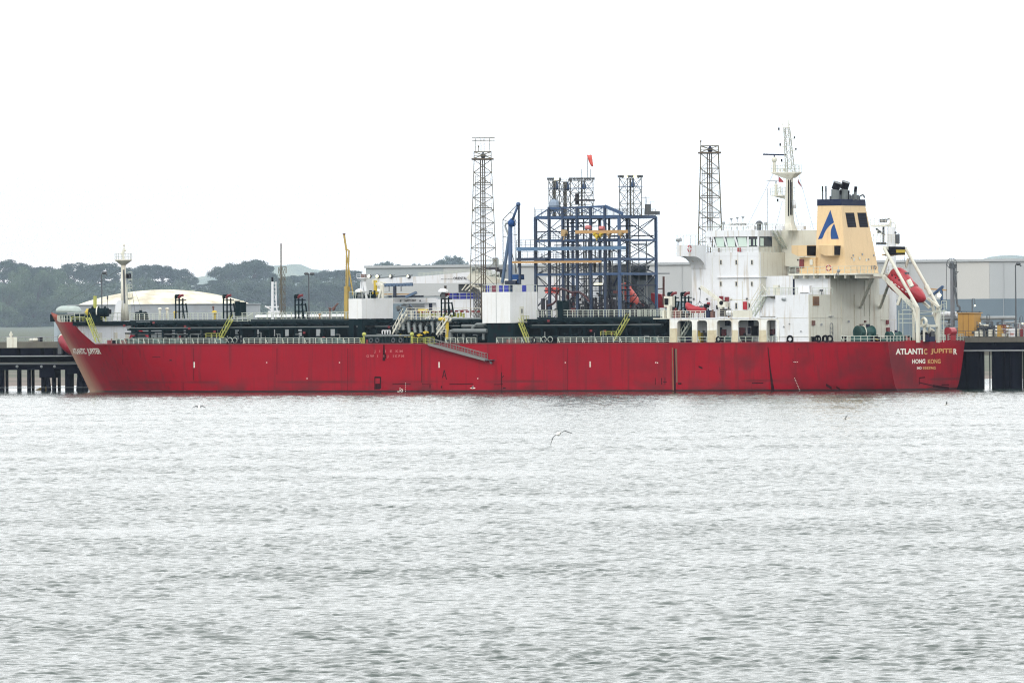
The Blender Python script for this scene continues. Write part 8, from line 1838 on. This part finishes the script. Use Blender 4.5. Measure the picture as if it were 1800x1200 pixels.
    # after part seen through the gantry: white tower, green funnel, red band
    mb = MB(); mb.box((P(975, 570).x, ys - 14, P(960, 560).z), (P(943, 570).x, ys - 4, P(960, 487).z)); mb.box((P(1060, 570).x, ys - 14, P(960, 575).z), (P(1005, 570).x, ys - 5, P(960, 484).z)); mb.prism([P(1012, 490), P(1034, 492), P(1034, 500)], (0, -3, 0)); mb.build('white_superstructure', M_WHITE, F_)
    mb = MB(); mb.box((P(967, 570).x, ys - 3.9, P(960, 515).z), (P(943, 570).x, ys - 3.5, P(960, 505).z)); mb.build('red_band', M_CORAL, F_)
    mb = MB(); mb.prism([P(a, b, ys - 3) for a, b in ((1055, 590), (1060, 500), (1066, 484), (1108, 481), (1119, 493), (1123, 530), (1128, 590))], (0, -8, 0)); mb.box((P(1124, 480).x, ys - 12, P(1100, 481.5).z), (P(1080, 480).x, ys - 2, P(1100, 480).z)); mb.prism([P(a, b, ys - 3) for a, b in ((1071, 476), (1082, 466), (1096, 464), (1112, 467), (1106, 479), (1076, 481))], (0, -7, 0)); mb.build('green_funnel', mat('deep_green_grey', (.02, .035, .045), .6, .2), F_)
    mb = MB(); mb.bar(P(1108, 508, ys + 1), P(1126, 542, ys + 1), .5, .5); mb.bar(P(1070, 487, ys), P(1078, 503, ys), .25); mb.bar(P(1086, 487, ys), P(1078, 503, ys), .25); mb.build('launch_ramp', M_NAVY, F_)
    mb = MB(); mb.bar(P(1166.5, 535, ys + 1), P(1166.5, 486, ys + 1), .34, .3); mb.bar(P(1154, 508, ys + 1), P(1166, 507, ys + 1), .2); mb.build('brown_mast', M_BROWN, F_)
    mb = MB(); mb.prism([P(a, b, ys + 1) for a, b in ((1145, 535), (1144.5, 515), (1152, 516), (1152, 535))], (0, -1.5, 0)); mb.prism([P(a, b, ys + 1) for a, b in ((1155, 541), (1156, 516), (1162, 517), (1167, 533), (1176, 536), (1177, 541))], (0, -1.5, 0)); mb.build('red_crane_base', M_RED, F_)
    c = P(1104, 515, ys + 3); b0 = P(1095, 499, ys + 3); b1 = P(1119, 540, ys + 3); bt = thing('lifeboat', 'faded orange lifeboat tilted steeply behind the blue gantry legs', 'boat', c); ax = (b1 - b0).normalized(); v = Vector((0, 1, 0)); u = ax.cross(v).normalized(); rings = []
    for f, r in ((0, .5), (.06, .95), (.25, 1.05), (.55, 1.25), (.8, 1.3), (.93, 1.1), (1, .6)): q = b0.lerp(b1, f); rings.append([q + (v * math.cos(a) + u * math.sin(a)) * r for a in [2 * math.pi * i / 14 for i in range(14)]])
    MB().loft(rings).build('hull', M_CORAL, bt, True); mb = MB(); q = b0.lerp(b1, .2); mb.box(q - Vector((.9, .7, .2)), q + Vector((.2, .9, 1.1))); mb.build('steering_tower', M_CORAL, bt); mb = MB(); q = b0.lerp(b1, .6) + Vector((-.1, 1.2, 0)); mb.box(q - Vector((.3, .1, .4)), q + Vector((.3, .2, .3))); mb.build('hatch', M_CREAM, bt)
    # blue containers on the deckhouse
    lb = ('leftmost of the three blue boxes on the white deckhouse, beside the dome cap', 'middle one of the three blue boxes on the white deckhouse', 'rightmost of the three blue boxes on the white deckhouse')
    zb_ = P(800, 526).z
    for k, (p0, p1) in enumerate(((789, 803), (805, 819), (821, 834))):
        a = P(p0, 526, ys - 1); b = P(p1, 526, ys - 1); t = thing('storage_box', lb[k], 'box', ((a.x + b.x) / 2, ys - 2, zb_), group='blue boxes on the white ship')
        mb = MB(); mb.box((b.x, ys - 3.4, zb_), (a.x, ys - 1, zb_ + 1.15)); mb.build('body', M_BARREL, t); mb = MB(); mb.box((b.x - .05, ys - 3.45, zb_ + 1.15), (a.x + .05, ys - .95, zb_ + 1.27)); mb.build('lid', M_BARREL, t)
    mb = MB(); mb.rail([P(784, 526), P(845, 526)], 1.35, 1.6, .08, 2); mb.build('deckhouse_rail', M_RAIL, F_)
    mb = MB(); mb.tube(P(783, 515, ys - 1), P(783, 502, ys - 1), .25, n=8); mb.build('brown_vent', M_BROWN2, F_)
far_ship()
# drums on the roof of the right shelter
drum_l = (('upright blue plastic drum at the left end of the right shelter roof', 858, M_BARREL), ('dark maroon drum between blue drums on the right shelter roof', 868.5, 'mar'), ('blue plastic drum right of the maroon one on the shelter roof', 881, M_BARREL), ('blue plastic drum in the middle of the right shelter roof', 890, M_BARREL), ('blue plastic drum standing apart near the right end of the shelter roof', 921.5, M_BARREL))
for lab, px, m in drum_l:
    m = mat('maroon_drum', (.14, .02, .04), .5, .1) if m == 'mar' else m
    ysd = 9.5; p = S(px, 513, ysd); t = thing('drum', lab, 'drum', (p.x, ysd, zt2), group='drums on the shelter roof'); r = .42
    mb = MB(); mb.tube((p.x, ysd, zt2), (p.x, ysd, zt2 + 1.25), r, n=16); mb.build('barrel', m, t, False); mb = MB()
    for f in (.35, .8): mb.torus((p.x, ysd, zt2 + f), r, .035, (0, 0, 1), n=16, m=4)
    mb.build('hoop', m, t)
